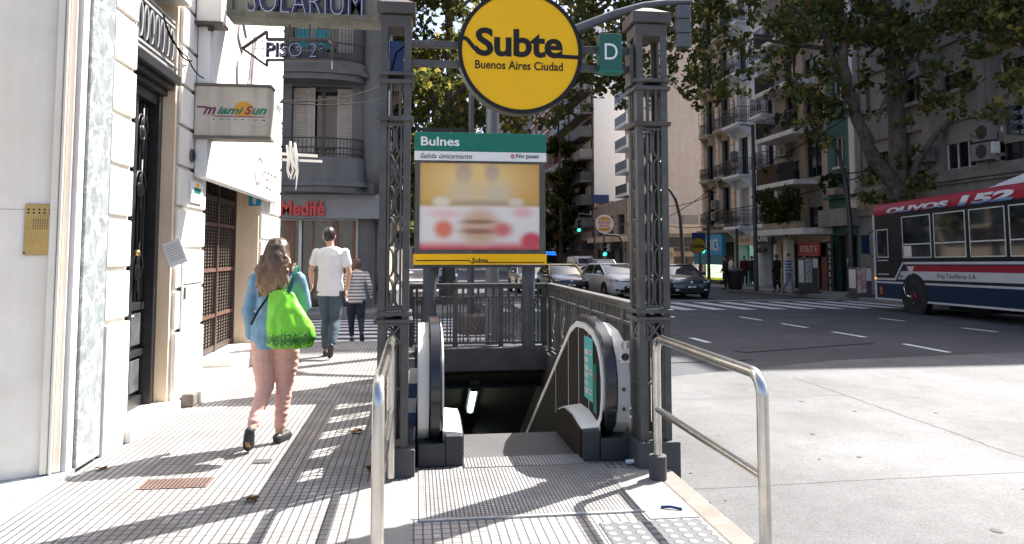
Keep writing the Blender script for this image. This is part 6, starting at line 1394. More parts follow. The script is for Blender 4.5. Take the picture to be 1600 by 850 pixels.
put(car('hatchback', 'white hatchback half hidden by the road side lattice tower', whitep, L=3.95, Wd=1.74, Hc=1.48, cabin=(0.8, 1.85, 3.3, 3.9), hood=1.0, face='big'), 8.85, 29.8, 6)
tx = put(car('taxi', 'black taxi with a yellow roof facing the escalator railing', blackp, L=4.2, Wd=1.72, Hc=1.46, roof=yell, hatch=False, cabin=(1.0, 1.85, 3.1, 4.0), face='plain'), 6.95, 32.6, 2)
m = MB(); 
for s in (-1, 1): m.bar((s * 0.55, 2.0, 1.5), (s * 0.55, 3.0, 1.5), 0.03)
o = m.build('roof_bars', M['sign_black'], tx, local=True)
p = onG(958, 444); put(car('pickup', 'dark grey tall pickup behind the white hatchback', mat('charcoal_car_paint', (0.03, 0.032, 0.036), 0.3, var=0.05, coat=0.6), L=4.9, Wd=1.85, Hc=1.78, cabin=(1.2, 1.9, 3.3, 3.9), hood=1.12), p.x, p.y, 4)
p = onG(915, 443); put(car('silver_car', 'silver car right behind the black and yellow taxi', silv, L=4.2, cabin=(1.0, 1.9, 3.2, 4.1), face='chrome'), p.x, p.y, 2)
p = onG(838, 458); put(car('pale_car', 'pale silver car left of the taxi, mostly behind the name board post', mat('pale_silver_paint', (0.5, 0.52, 0.54), 0.3, 0.5, var=0.05, coat=0.6), L=4.2, cabin=(1.0, 1.9, 3.2, 4.1)), p.x, p.y, 1)
# van
def van(x, y):
    t = thing('delivery_van', (0, 0, 0), 'white delivery van in the queue of traffic behind the silver car', 'van')
    rg = []
    for yy, k, zt in ((0, 0.85, 0.9), (0.15, 0.95, 1.1), (0.9, 0.98, 1.25), (1.5, 0.97, 2.05), (1.9, 1, 2.2), (4.8, 1, 2.2), (5.0, 0.95, 2.1)):
        a = 0.95 * k; rg.append([(a, yy, 0.3), (a, yy, zt * 0.6), (a * 0.94, yy, zt - 0.12), (a * 0.8, yy, zt), (-a * 0.8, yy, zt), (-a * 0.94, yy, zt - 0.12), (-a, yy, zt * 0.6), (-a, yy, 0.3)])
    m = MB(); m.rings(rg); m.build('body', whitep, t, smooth=True, ang=40)
    m = MB(); m.hexa([(-0.78, 0.86, 1.28), (0.78, 0.86, 1.28), (0.78, 0.95, 1.28), (-0.78, 0.95, 1.28), (-0.72, 1.42, 1.98), (0.72, 1.42, 1.98), (0.72, 1.52, 1.98), (-0.72, 1.52, 1.98)]); m.build('windscreen', M['windscreen'], t)
    for s in (-1, 1):
        m = MB(); m.ell((s * 0.68, 0.08, 0.95), (0.17, 0.08, 0.11)); m.build('headlight', M['lamp_glass'], t, smooth=True); m = MB(); m.box(s * 1.02 - 0.1, s * 1.02 + 0.1, 1.1, 1.2, 1.3, 1.6); m.build('wing_mirror', M['sign_black'], t, bevel=0.03)
        for yy in (0.95, 4.0): m = MB(); m.disc((s * 0.8, yy, 0.34), (s, 0, 0), 0.34, 0.18, 20); m.build('wheel', M['tyre'], t)
    m = MB(); m.box(-0.5, 0.5, -0.02, 0.03, 0.62, 0.82); m.build('grille', M['sign_black'], t); m = MB(); m.box(-0.9, 0.9, -0.05, 0.2, 0.32, 0.55); m.build('bumper', M['plastic_dark'], t, bevel=0.04)
    put(t, x, y, 4)
p = onG(922, 436); van(p.x, p.y)
# second bus far down the road
def far_bus(x, y):
    t = thing('dark_bus', (0, 0, 0), 'dark bus with a lit blue destination display beside the name board', 'bus')
    m = MB(); m.box(-1.25, 1.25, 0, 10, 0.35, 3.1); m.build('body', blackp, t, bevel=0.12)
    m = MB(); m.box(-1.12, 1.12, -0.02, 0.0, 1.1, 2.4); m.build('windscreen', M['windscreen'], t); m = MB(); m.box(-1.15, 1.15, -0.025, 0.0, 2.45, 3.0); ds = m.build('display', M['hole'], t)
    led = mat('blue_display', (0.02, 0.1, 0.5), 0.5, var=0, emit=(0.02, 0.16, 1.0), es=1.6); text_fit('59 PLAZA', (0, -0.026, 2.83), 1.7, 0.2, led, ds, bold=0.02); text_fit('VILLA ITALIA', (0, -0.026, 2.58), 1.9, 0.17, led, ds, bold=0.02)
    text_fit('NACIONAL', (0.1, -0.021, 1.0), 1.9, 0.14, M['ac'], t)
    for s in (-1, 1):
        m = MB(); m.ell((s * 0.95, 0, 0.75), (0.16, 0.05, 0.1)); m.build('headlight', M['lamp_glass'], t, smooth=True); m = MB(); m.box(s * 1.4 - 0.1, s * 1.4 + 0.1, -0.15, 0, 1.7, 2.3); m.build('side_mirror', M['sign_black'], t)
        m = MB(); m.disc((s * 0.97, 2.2, 0.48), (s, 0, 0), 0.48, 0.27, 20); m.build('wheel', M['tyre'], t)
    m = MB(); m.box(-1.24, 1.24, -0.03, 0.05, 0.4, 0.62); m.build('bumper', M['plastic_dark'], t); put(t, x, y, 0)
p = onG(858, 431); far_bus(p.x, p.y)
# cars glimpsed through the back railing
p = onG(690, 452); put(car('blue_car', 'dark blue car glimpsed between the name board posts beyond the back railing', mat('dark_blue_paint', (0.02, 0.04, 0.1), 0.25, var=0.05, coat=0.8), L=4.2), p.x + 0.3, p.y + 4, 0)
# ================================================================ people
def remesh(mb, name, m, parent, voxel, smooth=3, fold=0.0, fscale=(9, 9, 4), seed=0.0):
    me = bpy.data.meshes.new('tmp'); me.from_pydata([tuple(v) for v in mb.v], [], mb.f); o = link(bpy.data.objects.new('tmp_body', me))
    r = o.modifiers.new('r', 'REMESH'); r.mode = 'VOXEL'; r.voxel_size = voxel; r.use_smooth_shade = True
    s = o.modifiers.new('s', 'SMOOTH'); s.factor = 0.5; s.iterations = smooth
    bpy.context.view_layer.update(); out = obj_eval(o); bpy.data.objects.remove(o); bpy.data.meshes.remove(me)
    if fold:
        n = len(out.vertices); co = np.zeros(n * 3); no = np.zeros(n * 3); out.vertices.foreach_get('co', co); out.vertex_normals.foreach_get('vector', no); co = co.reshape(-1, 3); no = no.reshape(-1, 3)
        for i in range(n):
            p = co[i]; q = mnoise.noise(Vector((p[0] * fscale[0] + seed, p[1] * fscale[1], p[2] * fscale[2] + p[0] * 5))) + 0.5 * mnoise.noise(Vector((p[0] * 22, p[1] * 22 + seed, p[2] * 14)))
            co[i] = p + no[i] * q * fold
        out.vertices.foreach_set('co', co.ravel())
    out.polygons.foreach_set('use_smooth', [True] * len(out.polygons)); out.name = name; out.materials.clear()
    for mm in (m if isinstance(m, (list, tuple)) else [m]): out.materials.append(mm)
    r_ = link(bpy.data.objects.new(name, out)); r_.parent = parent; return r_
def limb(mb, pts, rads, n=12, squash=1.0):
    pts = [Vector(p) for p in pts]; P, Q = [], []
    d0 = (pts[0] - pts[1]).normalized(); d1 = (pts[-1] - pts[-2]).normalized()
    P += [pts[0] + d0 * rads[0] * 0.7]; Q += [rads[0] * 0.5]
    P += pts; Q += list(rads); P += [pts[-1] + d1 * rads[-1] * 0.7]; Q += [rads[-1] * 0.5]; mb.tube(P, Q, n)
def oval(mb, rows, n=20): mb.rings([[(cx + rx * math.cos(2 * math.pi * k / n), cy + ry * math.sin(2 * math.pi * k / n), z) for k in range(n)] for cx, cy, z, rx, ry in rows])
def lerp(a, b, t): return Vector(a).lerp(Vector(b), t)
def hand(mb, wrist, elbow, s=1.0, curl=0.5, side=1):
    w = Vector(wrist); d = (w - Vector(elbow)).normalized(); a, b = perp(d)
    if abs(d.z) > 0.7: b = Vector((side, 0, 0)) - d * d.x * side; b.normalize(); a = b.cross(d).normalized()
    pc = w + d * 0.045 * s; mb.obox(pc, a * 0.038 * s, b * 0.013 * s, d * 0.045 * s)
    for i in range(4):
        o = pc + d * 0.04 * s + a * (0.03 - 0.02 * i) * s; l = (0.07, 0.08, 0.075, 0.058)[i] * s
        q1 = o + d * l * 0.45 - b * l * 0.15 * curl; q2 = q1 + (d * 0.6 - b * curl).normalized() * l * 0.3; q3 = q2 + (d * 0.2 - b * curl * 1.3).normalized() * l * 0.25
        mb.tube([o - d * 0.012, q1, q2, q3], [0.0085 * s, 0.0085 * s, 0.008 * s, 0.006 * s], 7)
    o = pc - d * 0.03 * s + a * 0.034 * s; mb.tube([o, o + (a + d * 0.6).normalized() * 0.035 * s, o + (a * 0.6 + d * 1.2 - b * 0.5).normalized() * 0.065 * s], [0.011 * s, 0.0105 * s, 0.007 * s], 7)
def foot(mb, ank, toe, r=0.036, lift=0.0):
    a, t = Vector(ank), Vector(toe); d = (t - a); d.normalize(); h = a - Vector((0, 0, 0.045)) - Vector((d.x, d.y, 0)) * 0.045
    if d.z < -0.75: h = a + Vector((0, -0.05, 0.0))
    limb(mb, [h, lerp(h, t, 0.5), lerp(h, t, 0.85), t], [r * 0.95, r * 1.05, r * 1.1, r * 0.75], 10)
def person(loc, rz, label, J, H, top, bottom, shoe, hair, skin='skin', voxel=0.03, sex='m', sleeve=0.45, hem=0.0, group=None, folds=0.006, fat=1.0, hairf=None, name='person'):
    t = thing(name, (0, 0, 0), label, 'person', group); k = H / 1.75; hd = Vector(J['head']); sl, sr = Vector(J['sl']), Vector(J['sr']); hz = J['hipz']; nk = (sl + sr) / 2
    hw = (0.165 if sex == 'm' else 0.185) * k * fat; sw = (sr.x - sl.x) / 2
    def torso(mb, e, z0, z1):
        rows = [(hz - 0.09 * k, hw * 0.93, 0.115), (hz, hw, 0.12), (hz + 0.10 * k, hw * 0.93, 0.112), (hz + 0.2 * k, hw * (0.90 if sex == 'm' else 0.80), 0.105), (hz + 0.34 * k, sw * 0.84, 0.115), (hz + 0.44 * k, sw * 0.88, 0.118), (sl.z - 0.03, sw * 0.97, 0.1), (sl.z + 0.035, sw * 0.72, 0.075), (sl.z + 0.065, 0.07 * k, 0.06)]
        cx0, cy0 = J.get('hipc', (0, 0)); out = []
        for z, rx, ry in rows:
            if z0 <= z <= z1: f = (z - hz) / (sl.z - hz); out.append((cx0 * (1 - f) + nk.x * f, cy0 * (1 - f) + nk.y * f, z, rx + e, ry * k * fat + e))
        oval(mb, out)
    # body
    b = MB(); torso(b, -0.004, 0, 9); limb(b, [nk + Vector((0, 0, 0.02)), lerp(nk, hd, 0.6)], [0.052 * k, 0.05 * k])
    hr = 0.102 * k; fd = Vector((0, 1, 0))
    b.ell(hd, (hr * 0.76, hr * 0.93, hr * 1.15), 20, 14); b.ell(hd + Vector((0, hr * 0.3, -hr * 0.62)), (hr * 0.55, hr * 0.6, hr * 0.5), 14, 10)
    b.ell(hd + fd * hr * 0.93 + Vector((0, 0, -hr * 0.15)), (hr * 0.14, hr * 0.2, hr * 0.22), 8, 6); b.ell(hd + fd * hr * 0.84 + Vector((0, 0, -hr * 0.62)), (hr * 0.24, hr * 0.1, hr * 0.07), 8, 6)
    for s in (-1, 1): b.ell(hd + Vector((s * hr * 0.78, -0.005, -hr * 0.1)), (hr * 0.1, hr * 0.2, hr * 0.3), 8, 6); b.ell(hd + fd * hr * 0.84 + Vector((s * hr * 0.3, 0, 0.0)), (hr * 0.14, hr * 0.07, hr * 0.07), 8, 6)
    A = (0.048 * k, 0.043 * k, 0.037 * k, 0.036 * k, 0.025 * k)
    arms = (('sl', 'el', 'wl', 1), ('sr', 'er', 'wr', -1))
    for s, e, w, sd_ in arms: limb(b, [J[s], lerp(J[s], J[e], 0.5), J[e], lerp(J[e], J[w], 0.35), J[w]], A); hand(b, J[w], J[e], k, 0.6, sd_)
    legs = (('hl', 'kl', 'al', 'tl'), ('hr', 'kr', 'ar', 'tr')); Lr = (0.088 * k, 0.078 * k, 0.054 * k, 0.056 * k, 0.036 * k) if sex == 'm' else (0.098 * k, 0.086 * k, 0.060 * k, 0.052 * k, 0.038 * k)
    for h, n_, a, to in legs: limb(b, [J[h], lerp(J[h], J[n_], 0.5), J[n_], lerp(J[n_], J[a], 0.35), J[a]], [r * (fat if i < 3 else 1) for i, r in enumerate(Lr)]); foot(b, J[a], J[to])
    remesh(b, 'body', M[skin], t, voxel * 0.8, 2)
    # trousers
    b = MB(); torso(b, 0.006, 0, hz + 0.13 * k)
    for h, n_, a, to in legs: limb(b, [J[h], lerp(J[h], J[n_], 0.5), J[n_], lerp(J[n_], J[a], 0.35), lerp(J[n_], J[a], J.get('cuff', 0.93))], [r * (fat if i < 3 else 1) + 0.012 + (0.008 if sex == 'm' and i > 2 else 0) for i, r in enumerate(Lr)])
    remesh(b, 'trousers', bottom, t, voxel, 3, folds * 0.7, (5, 5, 34), 3.3)
    b = MB()
    for h, n_, a, to in legs: foot(b, J[a], J[to], 0.043)
    remesh(b, 'shoes', shoe, t, voxel * 0.8, 2)
    # top
    b = MB(); torso(b, 0.017, hz - 0.02 + hem - 0.08, 9)
    for s, e, w, sd_ in arms:
        pts = [J[s], lerp(J[s], J[e], 0.5), J[e], lerp(J[e], J[w], 0.4), lerp(J[e], J[w], 0.92)]; rr = [x + (0.012 if sex == 'f' else 0.02) for x in A]; rr[-1] += 0.01
        if sleeve < 1: pts = [J[s], lerp(J[s], J[e], 0.35), lerp(J[s], J[e], sleeve * 1.3)]; rr = [A[0] + 0.012, A[1] + 0.016, A[1] + 0.02]
        limb(b, pts, rr)
    remesh(b, 'top', top, t, voxel, 3, folds, (7, 7, 9), 8.1)
    b = MB()
    if hairf: hairf(b, hd, hr)
    else: b.ell(hd + Vector((0, -hr * 0.1, hr * 0.2)), (hr * 0.84, hr * 0.98, hr * 1.05), 18, 12); 
    if not hairf: b.ell(hd + Vector((0, -hr * 0.35, -hr * 0.25)), (hr * 0.72, hr * 0.62, hr * 0.6), 14, 10)
    remesh(b, 'hair', hair, t, voxel * 0.8, 2, 0.006 if voxel < 0.02 else 0, (30, 30, 6), 1.7)
    t.location = loc; t.rotation_euler = (0, 0, R(rz)); return t
def cloth(name, col, var=0.12, sc=18, **k): return mat(name, col, 0.85, var=var, scale=sc, bump=0.2, bscale=140, spec=0.2, **k)
denim = cloth('light_denim', (0.20, 0.33, 0.43), 0.25, 7); pink = cloth('pink_twill', (0.74, 0.42, 0.345), 0.08, 6); slate = cloth('slate_twill', (0.075, 0.10, 0.125), 0.2, 8); white_c = cloth('white_cotton', (0.74, 0.73, 0.73), 0.03, 5); navyj = cloth('navy_denim', (0.025, 0.032, 0.05), 0.2, 10)
black_shoe = mat('black_shoe', (0.025, 0.025, 0.026), 0.5, var=0.2); dark_cloth = cloth('dark_cloth', (0.018, 0.017, 0.02)); maroon = cloth('maroon_cloth', (0.08, 0.012, 0.02)); hair_dark = mat('dark_hair', (0.016, 0.013, 0.011), 0.45, var=0.3, scale=30)
def stripes(name, a, b_, per, duty=0.5):
    m = cloth(name, a, 0.03); t = m.node_tree; N = t.nodes; L = t.links; b = N['Principled BSDF']; src = b.inputs['Base Color'].links[0].from_socket
    tc = N.new('ShaderNodeTexCoord'); sp = N.new('ShaderNodeSeparateXYZ'); L.new(tc.outputs['Object'], sp.inputs[0]); d = N.new('ShaderNodeMath'); d.operation = 'DIVIDE'; d.inputs[1].default_value = per; L.new(sp.outputs['Z'], d.inputs[0]); f = N.new('ShaderNodeMath'); f.operation = 'FRACT'; L.new(d.outputs[0], f.inputs[0]); g_ = N.new('ShaderNodeMath'); g_.operation = 'GREATER_THAN'; g_.inputs[1].default_value = duty; L.new(f.outputs[0], g_.inputs[0])
    mx = N.new('ShaderNodeMix'); mx.data_type = 'RGBA'; L.new(g_.outputs[0], mx.inputs['Factor']); L.new(src, mx.inputs['A']); mx.inputs['B'].default_value = tuple(b_) + (1,); L.new(mx.outputs['Result'], b.inputs['Base Color']); return m
def hair_mat(name, roots, ends, z0, z1):
    m = mat(name, roots, 0.42, var=0.3, scale=40, stretch=(1, 1, 0.08), bump=0.5, bscale=60); t = m.node_tree; N = t.nodes; L = t.links; b = N['Principled BSDF']; src = b.inputs['Base Color'].links[0].from_socket
    tc = N.new('ShaderNodeTexCoord'); sp = N.new('ShaderNodeSeparateXYZ'); L.new(tc.outputs['Object'], sp.inputs[0]); nz = N.new('ShaderNodeTexNoise'); nz.inputs['Scale'].default_value = 14; L.new(tc.outputs['Object'], nz.inputs['Vector'])
    ad = N.new('ShaderNodeMath'); ad.operation = 'MULTIPLY_ADD'; ad.inputs[1].default_value = 0.22; L.new(nz.outputs['Fac'], ad.inputs[0]); L.new(sp.outputs['Z'], ad.inputs[2])
    mr = N.new('ShaderNodeMapRange'); mr.inputs['From Min'].default_value = z1 + 0.11; mr.inputs['From Max'].default_value = z0 + 0.11; L.new(ad.outputs[0], mr.inputs[0]); mx = N.new('ShaderNodeMix'); mx.data_type = 'RGBA'; L.new(mr.outputs[0], mx.inputs['Factor']); L.new(src, mx.inputs['A']); mx.inputs['B'].default_value = tuple(ends) + (1,); L.new(mx.outputs['Result'], b.inputs['Base Color']); return m
# woman in the foreground
wl = onZ(427, 694)
J = dict(head=(0, 0.03, 1.585), sl=(-0.175, 0, 1.375), sr=(0.18, 0, 1.385), el=(-0.228, -0.03, 1.10), wl=(-0.222, 0.09, 0.87), er=(0.232, 0.07, 1.12), wr=(0.135, 0.12, 1.36), hipz=0.88, hl=(-0.095, 0, 0.86), kl=(-0.08, 0.0, 0.46), al=(-0.105, -0.27, 0.185), tl=(-0.135, -0.24, 0.03), hr=(0.10, 0, 0.86), kr=(0.06, 0.10, 0.46), ar=(0.035, 0.05, 0.09), tr=(0.075, 0.21, 0.03), cuff=0.88)
def long_hair(b, hd, hr):
    oval(b, [(0, 0.02, 1.715, 0.03, 0.03), (0, 0.01, 1.70, 0.065, 0.07), (0, 0.0, 1.65, 0.095, 0.105), (0.0, -0.02, 1.58, 0.108, 0.11), (0.0, -0.05, 1.50, 0.115, 0.09), (-0.005, -0.09, 1.42, 0.125, 0.06), (-0.02, -0.115, 1.34, 0.12, 0.045), (-0.03, -0.12, 1.27, 0.085, 0.035), (-0.03, -0.12, 1.22, 0.03, 0.02)])
    random.seed(21)
    for i in range(16):
        x = -0.13 + 0.25 * i / 15; z = 1.5; pts = []
        for j in range(7): f = j / 6; pts.append((x * (0.85 + 0.15 * f) + 0.018 * math.sin(j * 1.7 + i * 2), -0.07 - 0.075 * min(1, f * 1.6) - 0.012 * math.sin(j * 2.1 + i), 1.56 - f * (0.27 + 0.10 * random.random() - 0.08 * abs(i - 7) / 7)))
        b.tube(pts, [0.02, 0.024, 0.024, 0.022, 0.02, 0.016, 0.006], 7)
w_ = person((wl.x, wl.y, 0), -4, 'woman walking away in light denim shirt and pink trousers, green bag on her shoulder', J, 1.70, denim, pink, black_shoe, hair_mat('brown_ombre_hair', (0.05, 0.026, 0.015), (0.30, 0.17, 0.08), 1.25, 1.62), voxel=0.0095, sex='f', sleeve=1.0, hem=0.0, folds=0.011, fat=1.04, hairf=long_hair)
w_.scale = (0.945,) * 3
m = MB(); m.tube([(-0.17, -0.12, 1.0), (-0.10, -0.165, 1.12), (-0.02, -0.16, 1.24), (0.06, -0.13, 1.36), (0.12, -0.06, 1.43), (0.11, 0.06, 1.42)], 0.009, 6); m.build('cross_strap', dark_cloth, w_, local=True, smooth=True)
m = MB(); m.obox((-0.118, -0.322, 0.085), (0.016, 0, 0), (0, 0.003, 0.0), (-0.006, 0.004, 0.024)); m.build('sole_patch', mat('tan_sole', (0.45, 0.22, 0.07), 0.6), w_, local=True)
# loose hair strands over the moulded hair
m = MB(); random.seed(33)
for i in range(420):
    a = random.uniform(-1.25, 1.25); l = random.uniform(0.75, 1.0); ph = random.uniform(0, 6); x0 = math.sin(a); d_ = random.uniform(0.0, 0.012); pts = []
    for j in range(9):
        f = j / 8 * l; z = 1.70 - f * 0.46 - (0.03 * abs(x0) if j else 0); w_x = (0.05 + 0.062 * min(1, f * 3)) * (1 - 0.25 * max(0, f - 0.7)) + d_
        y = 0.02 - (0.085 if f < 0.3 else 0.085 + 0.05 * (f - 0.3)) * min(1, f * 4 + 0.25) * math.cos(a) - 0.03 * f
        pts.append((x0 * w_x * 1.02 - 0.02 * f + 0.010 * math.sin(ph + f * 11) * f, y - 0.012 - d_ + 0.008 * math.sin(ph * 2 + f * 13) * f, z))
    m.tube(pts, [0.0035] * 8 + [0.001], 4, caps=False)
m.build('hair_strands', w_.children[-2].data.materials[0] if False else bpy.data.materials['brown_ombre_hair'], w_, smooth=True, local=True)
# her bag
gbag = mat('lime_green_bag', (0.20, 0.62, 0.03), 0.42, var=0.1, scale=3); T_ = gbag.node_tree; N_ = T_.nodes; L_ = T_.links; bb = N_['Principled BSDF']; src = bb.inputs['Base Color'].links[0].from_socket
tc = N_.new('ShaderNodeTexCoord'); sp = N_.new('ShaderNodeSeparateXYZ'); L_.new(tc.outputs['Object'], sp.inputs[0]); nz = N_.new('ShaderNodeTexNoise'); nz.inputs['Scale'].default_value = 95; mp = N_.new('ShaderNodeMapping'); mp.inputs['Scale'].default_value = (1, 1, 0.5); L_.new(tc.outputs['Object'], mp.inputs[0]); L_.new(mp.outputs[0], nz.inputs['Vector'])
ad = N_.new('ShaderNodeMath'); ad.operation = 'MULTIPLY_ADD'; ad.inputs[1].default_value = 0.22; L_.new(nz.outputs['Fac'], ad.inputs[0]); L_.new(sp.outputs['Z'], ad.inputs[2]); rp = N_.new('ShaderNodeValToRGB'); rp.color_ramp.interpolation = 'CONSTANT'; e = rp.color_ramp.elements; e[0].position = 0; e[0].color = (0, 0, 0, 1); e[1].position = 0.135; e[1].color = (1, 1, 1, 1); q = e.new(0.222); q.color = (0, 0, 0, 1); L_.new(ad.outputs[0], rp.inputs[0])
mx = N_.new('ShaderNodeMix'); mx.data_type = 'RGBA'; L_.new(rp.outputs[0], mx.inputs['Factor']); L_.new(src, mx.inputs['A']); mx.inputs['B'].default_value = (0.03, 0.17, 0.012, 1); L_.new(mx.outputs['Result'], bb.inputs['Base Color'])
bt_ = thing('shopping_bag', (0, 0, 0), 'bright lime green cloth shopping bag with a dark grass print, slung on the womans shoulder', 'bag'); bb.inputs['Roughness'].default_value = 0.38
b = MB(); oval(b, [(0.16, -0.2, 0.0, 0.13, 0.05), (0.165, -0.2, 0.02, 0.19, 0.08), (0.175, -0.2, 0.09, 0.205, 0.1), (0.165, -0.2, 0.17, 0.195, 0.095), (0.135, -0.19, 0.27, 0.16, 0.075), (0.10, -0.175, 0.37, 0.125, 0.05), (0.075, -0.165, 0.45, 0.10, 0.03), (0.07, -0.16, 0.465, 0.06, 0.02)], 28)
remesh(b, 'bag_body', gbag, bt_, 0.009, 3, 0.013, (16, 16, 3.5), 5.0)
m = MB(); m.rings([[(x - 0.018, y, z), (x + 0.018, y, z), (x + 0.018, y + 0.008, z), (x - 0.018, y + 0.008, z)] for x, y, z in ((0.13, -0.19, 0.42), (0.155, -0.165, 0.50), (0.17, -0.125, 0.58), (0.172, -0.075, 0.645), (0.165, 0.0, 0.665), (0.15, 0.07, 0.635), (0.14, 0.09, 0.55))]); m.build('bag_handle', mat('dark_green_strap', (0.0, 0.10, 0.06), 0.6), bt_, local=True, smooth=True)
bt_.scale = (0.945,) * 3; bt_.location = (wl.x, wl.y, 0.815 * 0.945); bt_.rotation_euler = (0, 0, R(-4))
# man in white
ml = onZ(514, 559)
J = dict(head=(-0.03, 0.03, 1.745), sl=(-0.195, 0, 1.52), sr=(0.205, 0, 1.52), el=(-0.275, 0.0, 1.25), wl=(-0.285, 0.12, 1.06), er=(0.27, -0.02, 1.22), wr=(0.235, 0.0, 0.96), hipz=0.98, hl=(-0.09, 0, 0.96), kl=(-0.06, 0.1, 0.53), al=(-0.07, 0.14, 0.1), tl=(-0.08, 0.31, 0.03), hr=(0.09, 0, 0.96), kr=(0.08, 0.02, 0.53), ar=(0.07, -0.2, 0.2), tr=(0.04, -0.18, 0.035))
person((ml.x, ml.y, 0), -3, 'tall young man in a plain white T-shirt and slate trousers walking away', J, 1.86, white_c, slate, mat('dark_trainer', (0.03, 0.03, 0.03), 0.6, var=0.4, scale=20), hair_dark, voxel=0.011, sleeve=0.5, folds=0.007)
# older lady
J = dict(head=(0.0, 0.06, 1.455), sl=(-0.165, 0.02, 1.27), sr=(0.185, 0.02, 1.27), el=(-0.21, 0.06, 1.02), wl=(-0.15, 0.2, 0.9), er=(0.26, -0.02, 1.05), wr=(0.26, 0.12, 0.9), hipz=0.80, hl=(-0.085, 0, 0.78), kl=(-0.085, 0.06, 0.42), al=(-0.07, 0.05, 0.09), tl=(-0.07, 0.22, 0.03), hr=(0.085, 0, 0.78), kr=(0.10, 0.03, 0.42), ar=(0.13, -0.15, 0.17), tr=(0.14, -0.13, 0.03))
lp = onG(555, 534)
def bob(b, hd, hr): b.ell(hd + Vector((0, -0.015, 0.01)), (hr * 1.05, hr * 1.1, hr * 1.2), 18, 12)
lady = person((lp.x, lp.y, lp.z), 0, 'short woman with brown bobbed hair, striped top and dark jeans on the side street crossing', J, 1.56, stripes('striped_jersey', (0.55, 0.53, 0.51), (0.14, 0.12, 0.13), 0.062, 0.6), navyj, black_shoe, mat('brown_hair', (0.11, 0.06, 0.035), 0.5, var=0.3, scale=30), voxel=0.012, sex='f', sleeve=1.0, fat=1.05, hairf=bob)
m = MB(); m.tube([(-0.16, -0.09, 0.92), (-0.12, -0.13, 1.05), (-0.08, -0.11, 1.22), (-0.06, 0.0, 1.32)], 0.012, 6); m.build('bag_strap', dark_cloth, lady, local=True, smooth=True)
# small walkers on the opposite pavement
def walker(px, py, rz, label, H, top, bot, hair=None, stride=0.2, sex='m', z0=0.0, group='people on the opposite pavement'):
    p = onG(px, py, z0); s = H / 1.75; v = lambda x, y, z: (x * s, y * s, z * s)
    J = dict(head=v(0, 0.03, 1.63), sl=v(-0.18, 0, 1.43), sr=v(0.18, 0, 1.43), el=v(-0.23, -0.05, 1.14), wl=v(-0.22, 0.1, 0.92), er=v(0.23, 0.03, 1.14), wr=v(0.22, 0.16, 0.95), hipz=0.92 * s, hl=v(-0.09, 0, 0.9), kl=v(-0.09, stride * 0.5, 0.5), al=v(-0.08, stride * 0.6, 0.09), tl=v(-0.08, stride * 0.6 + 0.17, 0.03), hr=v(0.09, 0, 0.9), kr=v(0.09, -stride * 0.1, 0.5), ar=v(0.08, -stride * 0.9, 0.14), tr=v(0.08, -stride * 0.9 + 0.14, 0.03))
    return person((p.x, p.y, p.z), rz, label, J, H, top, bot, black_shoe, hair or hair_dark, voxel=0.03, sex=sex, sleeve=1.0 if top is not white_c else 0.5, group=group, folds=0)
walker(1215, 456, 20, 'pedestrian in a long black coat by the shop window', 1.72, dark_cloth, dark_cloth, stride=0.1); walker(1233, 458, -140, 'pedestrian in a blue and white striped jumper and pale jeans', 1.75, stripes('blue_stripe_jumper', (0.40, 0.44, 0.52), (0.04, 0.07, 0.16), 0.13), cloth('pale_jeans', (0.16, 0.2, 0.28)), stride=0.25)
walker(1164, 447, 160, 'pedestrian in a maroon jacket near the pale shop front', 1.74, maroon, dark_cloth); walker(1176, 446, 30, 'dark dressed pedestrian behind the tall lamp post', 1.76, dark_cloth, navyj, stride=0.05)
walker(1134, 452, 80, 'pedestrian in a dark brown top beside the bright blue kiosk', 1.7, cloth('dark_brown_cloth', (0.03, 0.018, 0.014)), dark_cloth, stride=0.05); walker(1143, 449, -100, 'pedestrian in a white shirt behind the dark rubbish bin', 1.7, white_c, navyj, stride=0.1); walker(1088, 441, 170, 'pedestrian in pale clothes waiting left of the blue kiosk', 1.7, white_c, cloth('grey_cloth', (0.2, 0.2, 0.22)), stride=0.1)
# man sitting in the side street doorway
p = onG(594, 455, 0.0); J = dict(head=(0, 0.05, 1.17), sl=(-0.18, 0, 0.98), sr=(0.18, 0, 0.98), el=(-0.24, 0.1, 0.72), wl=(-0.12, 0.3, 0.62), er=(0.24, 0.1, 0.72), wr=(0.12, 0.3, 0.62), hipz=0.5, hl=(-0.09, 0.05, 0.48), kl=(-0.14, 0.45, 0.52), al=(-0.12, 0.45, 0.09), tl=(-0.12, 0.62, 0.03), hr=(0.09, 0.05, 0.48), kr=(0.14, 0.45, 0.52), ar=(0.12, 0.45, 0.09), tr=(0.12, 0.62, 0.03))
person((-1.02, 25.2, gz(25.2)), 100, 'man in a black T-shirt sitting by the side doorway of the corner building', J, 1.75, dark_cloth, dark_cloth, black_shoe, hair_dark, voxel=0.02, sleeve=0.5, folds=0)
st_ = thing('stool', (-1.02, 25.2, gz(25.2)), 'low dark stool under the seated man', 'stool'); z = gz(25.2)
m = MB(); m.box(-1.2, -0.84, 25.02, 25.38, z + 0.35, z + 0.39); m.build('seat', M['wood'], st_)
for a in (-1.17, -0.87):
    for b_ in (25.05, 25.35): m = MB(); m.bar((a, b_, z), (a, b_, z + 0.35), 0.03); m.build('leg', M['wood'], st_)
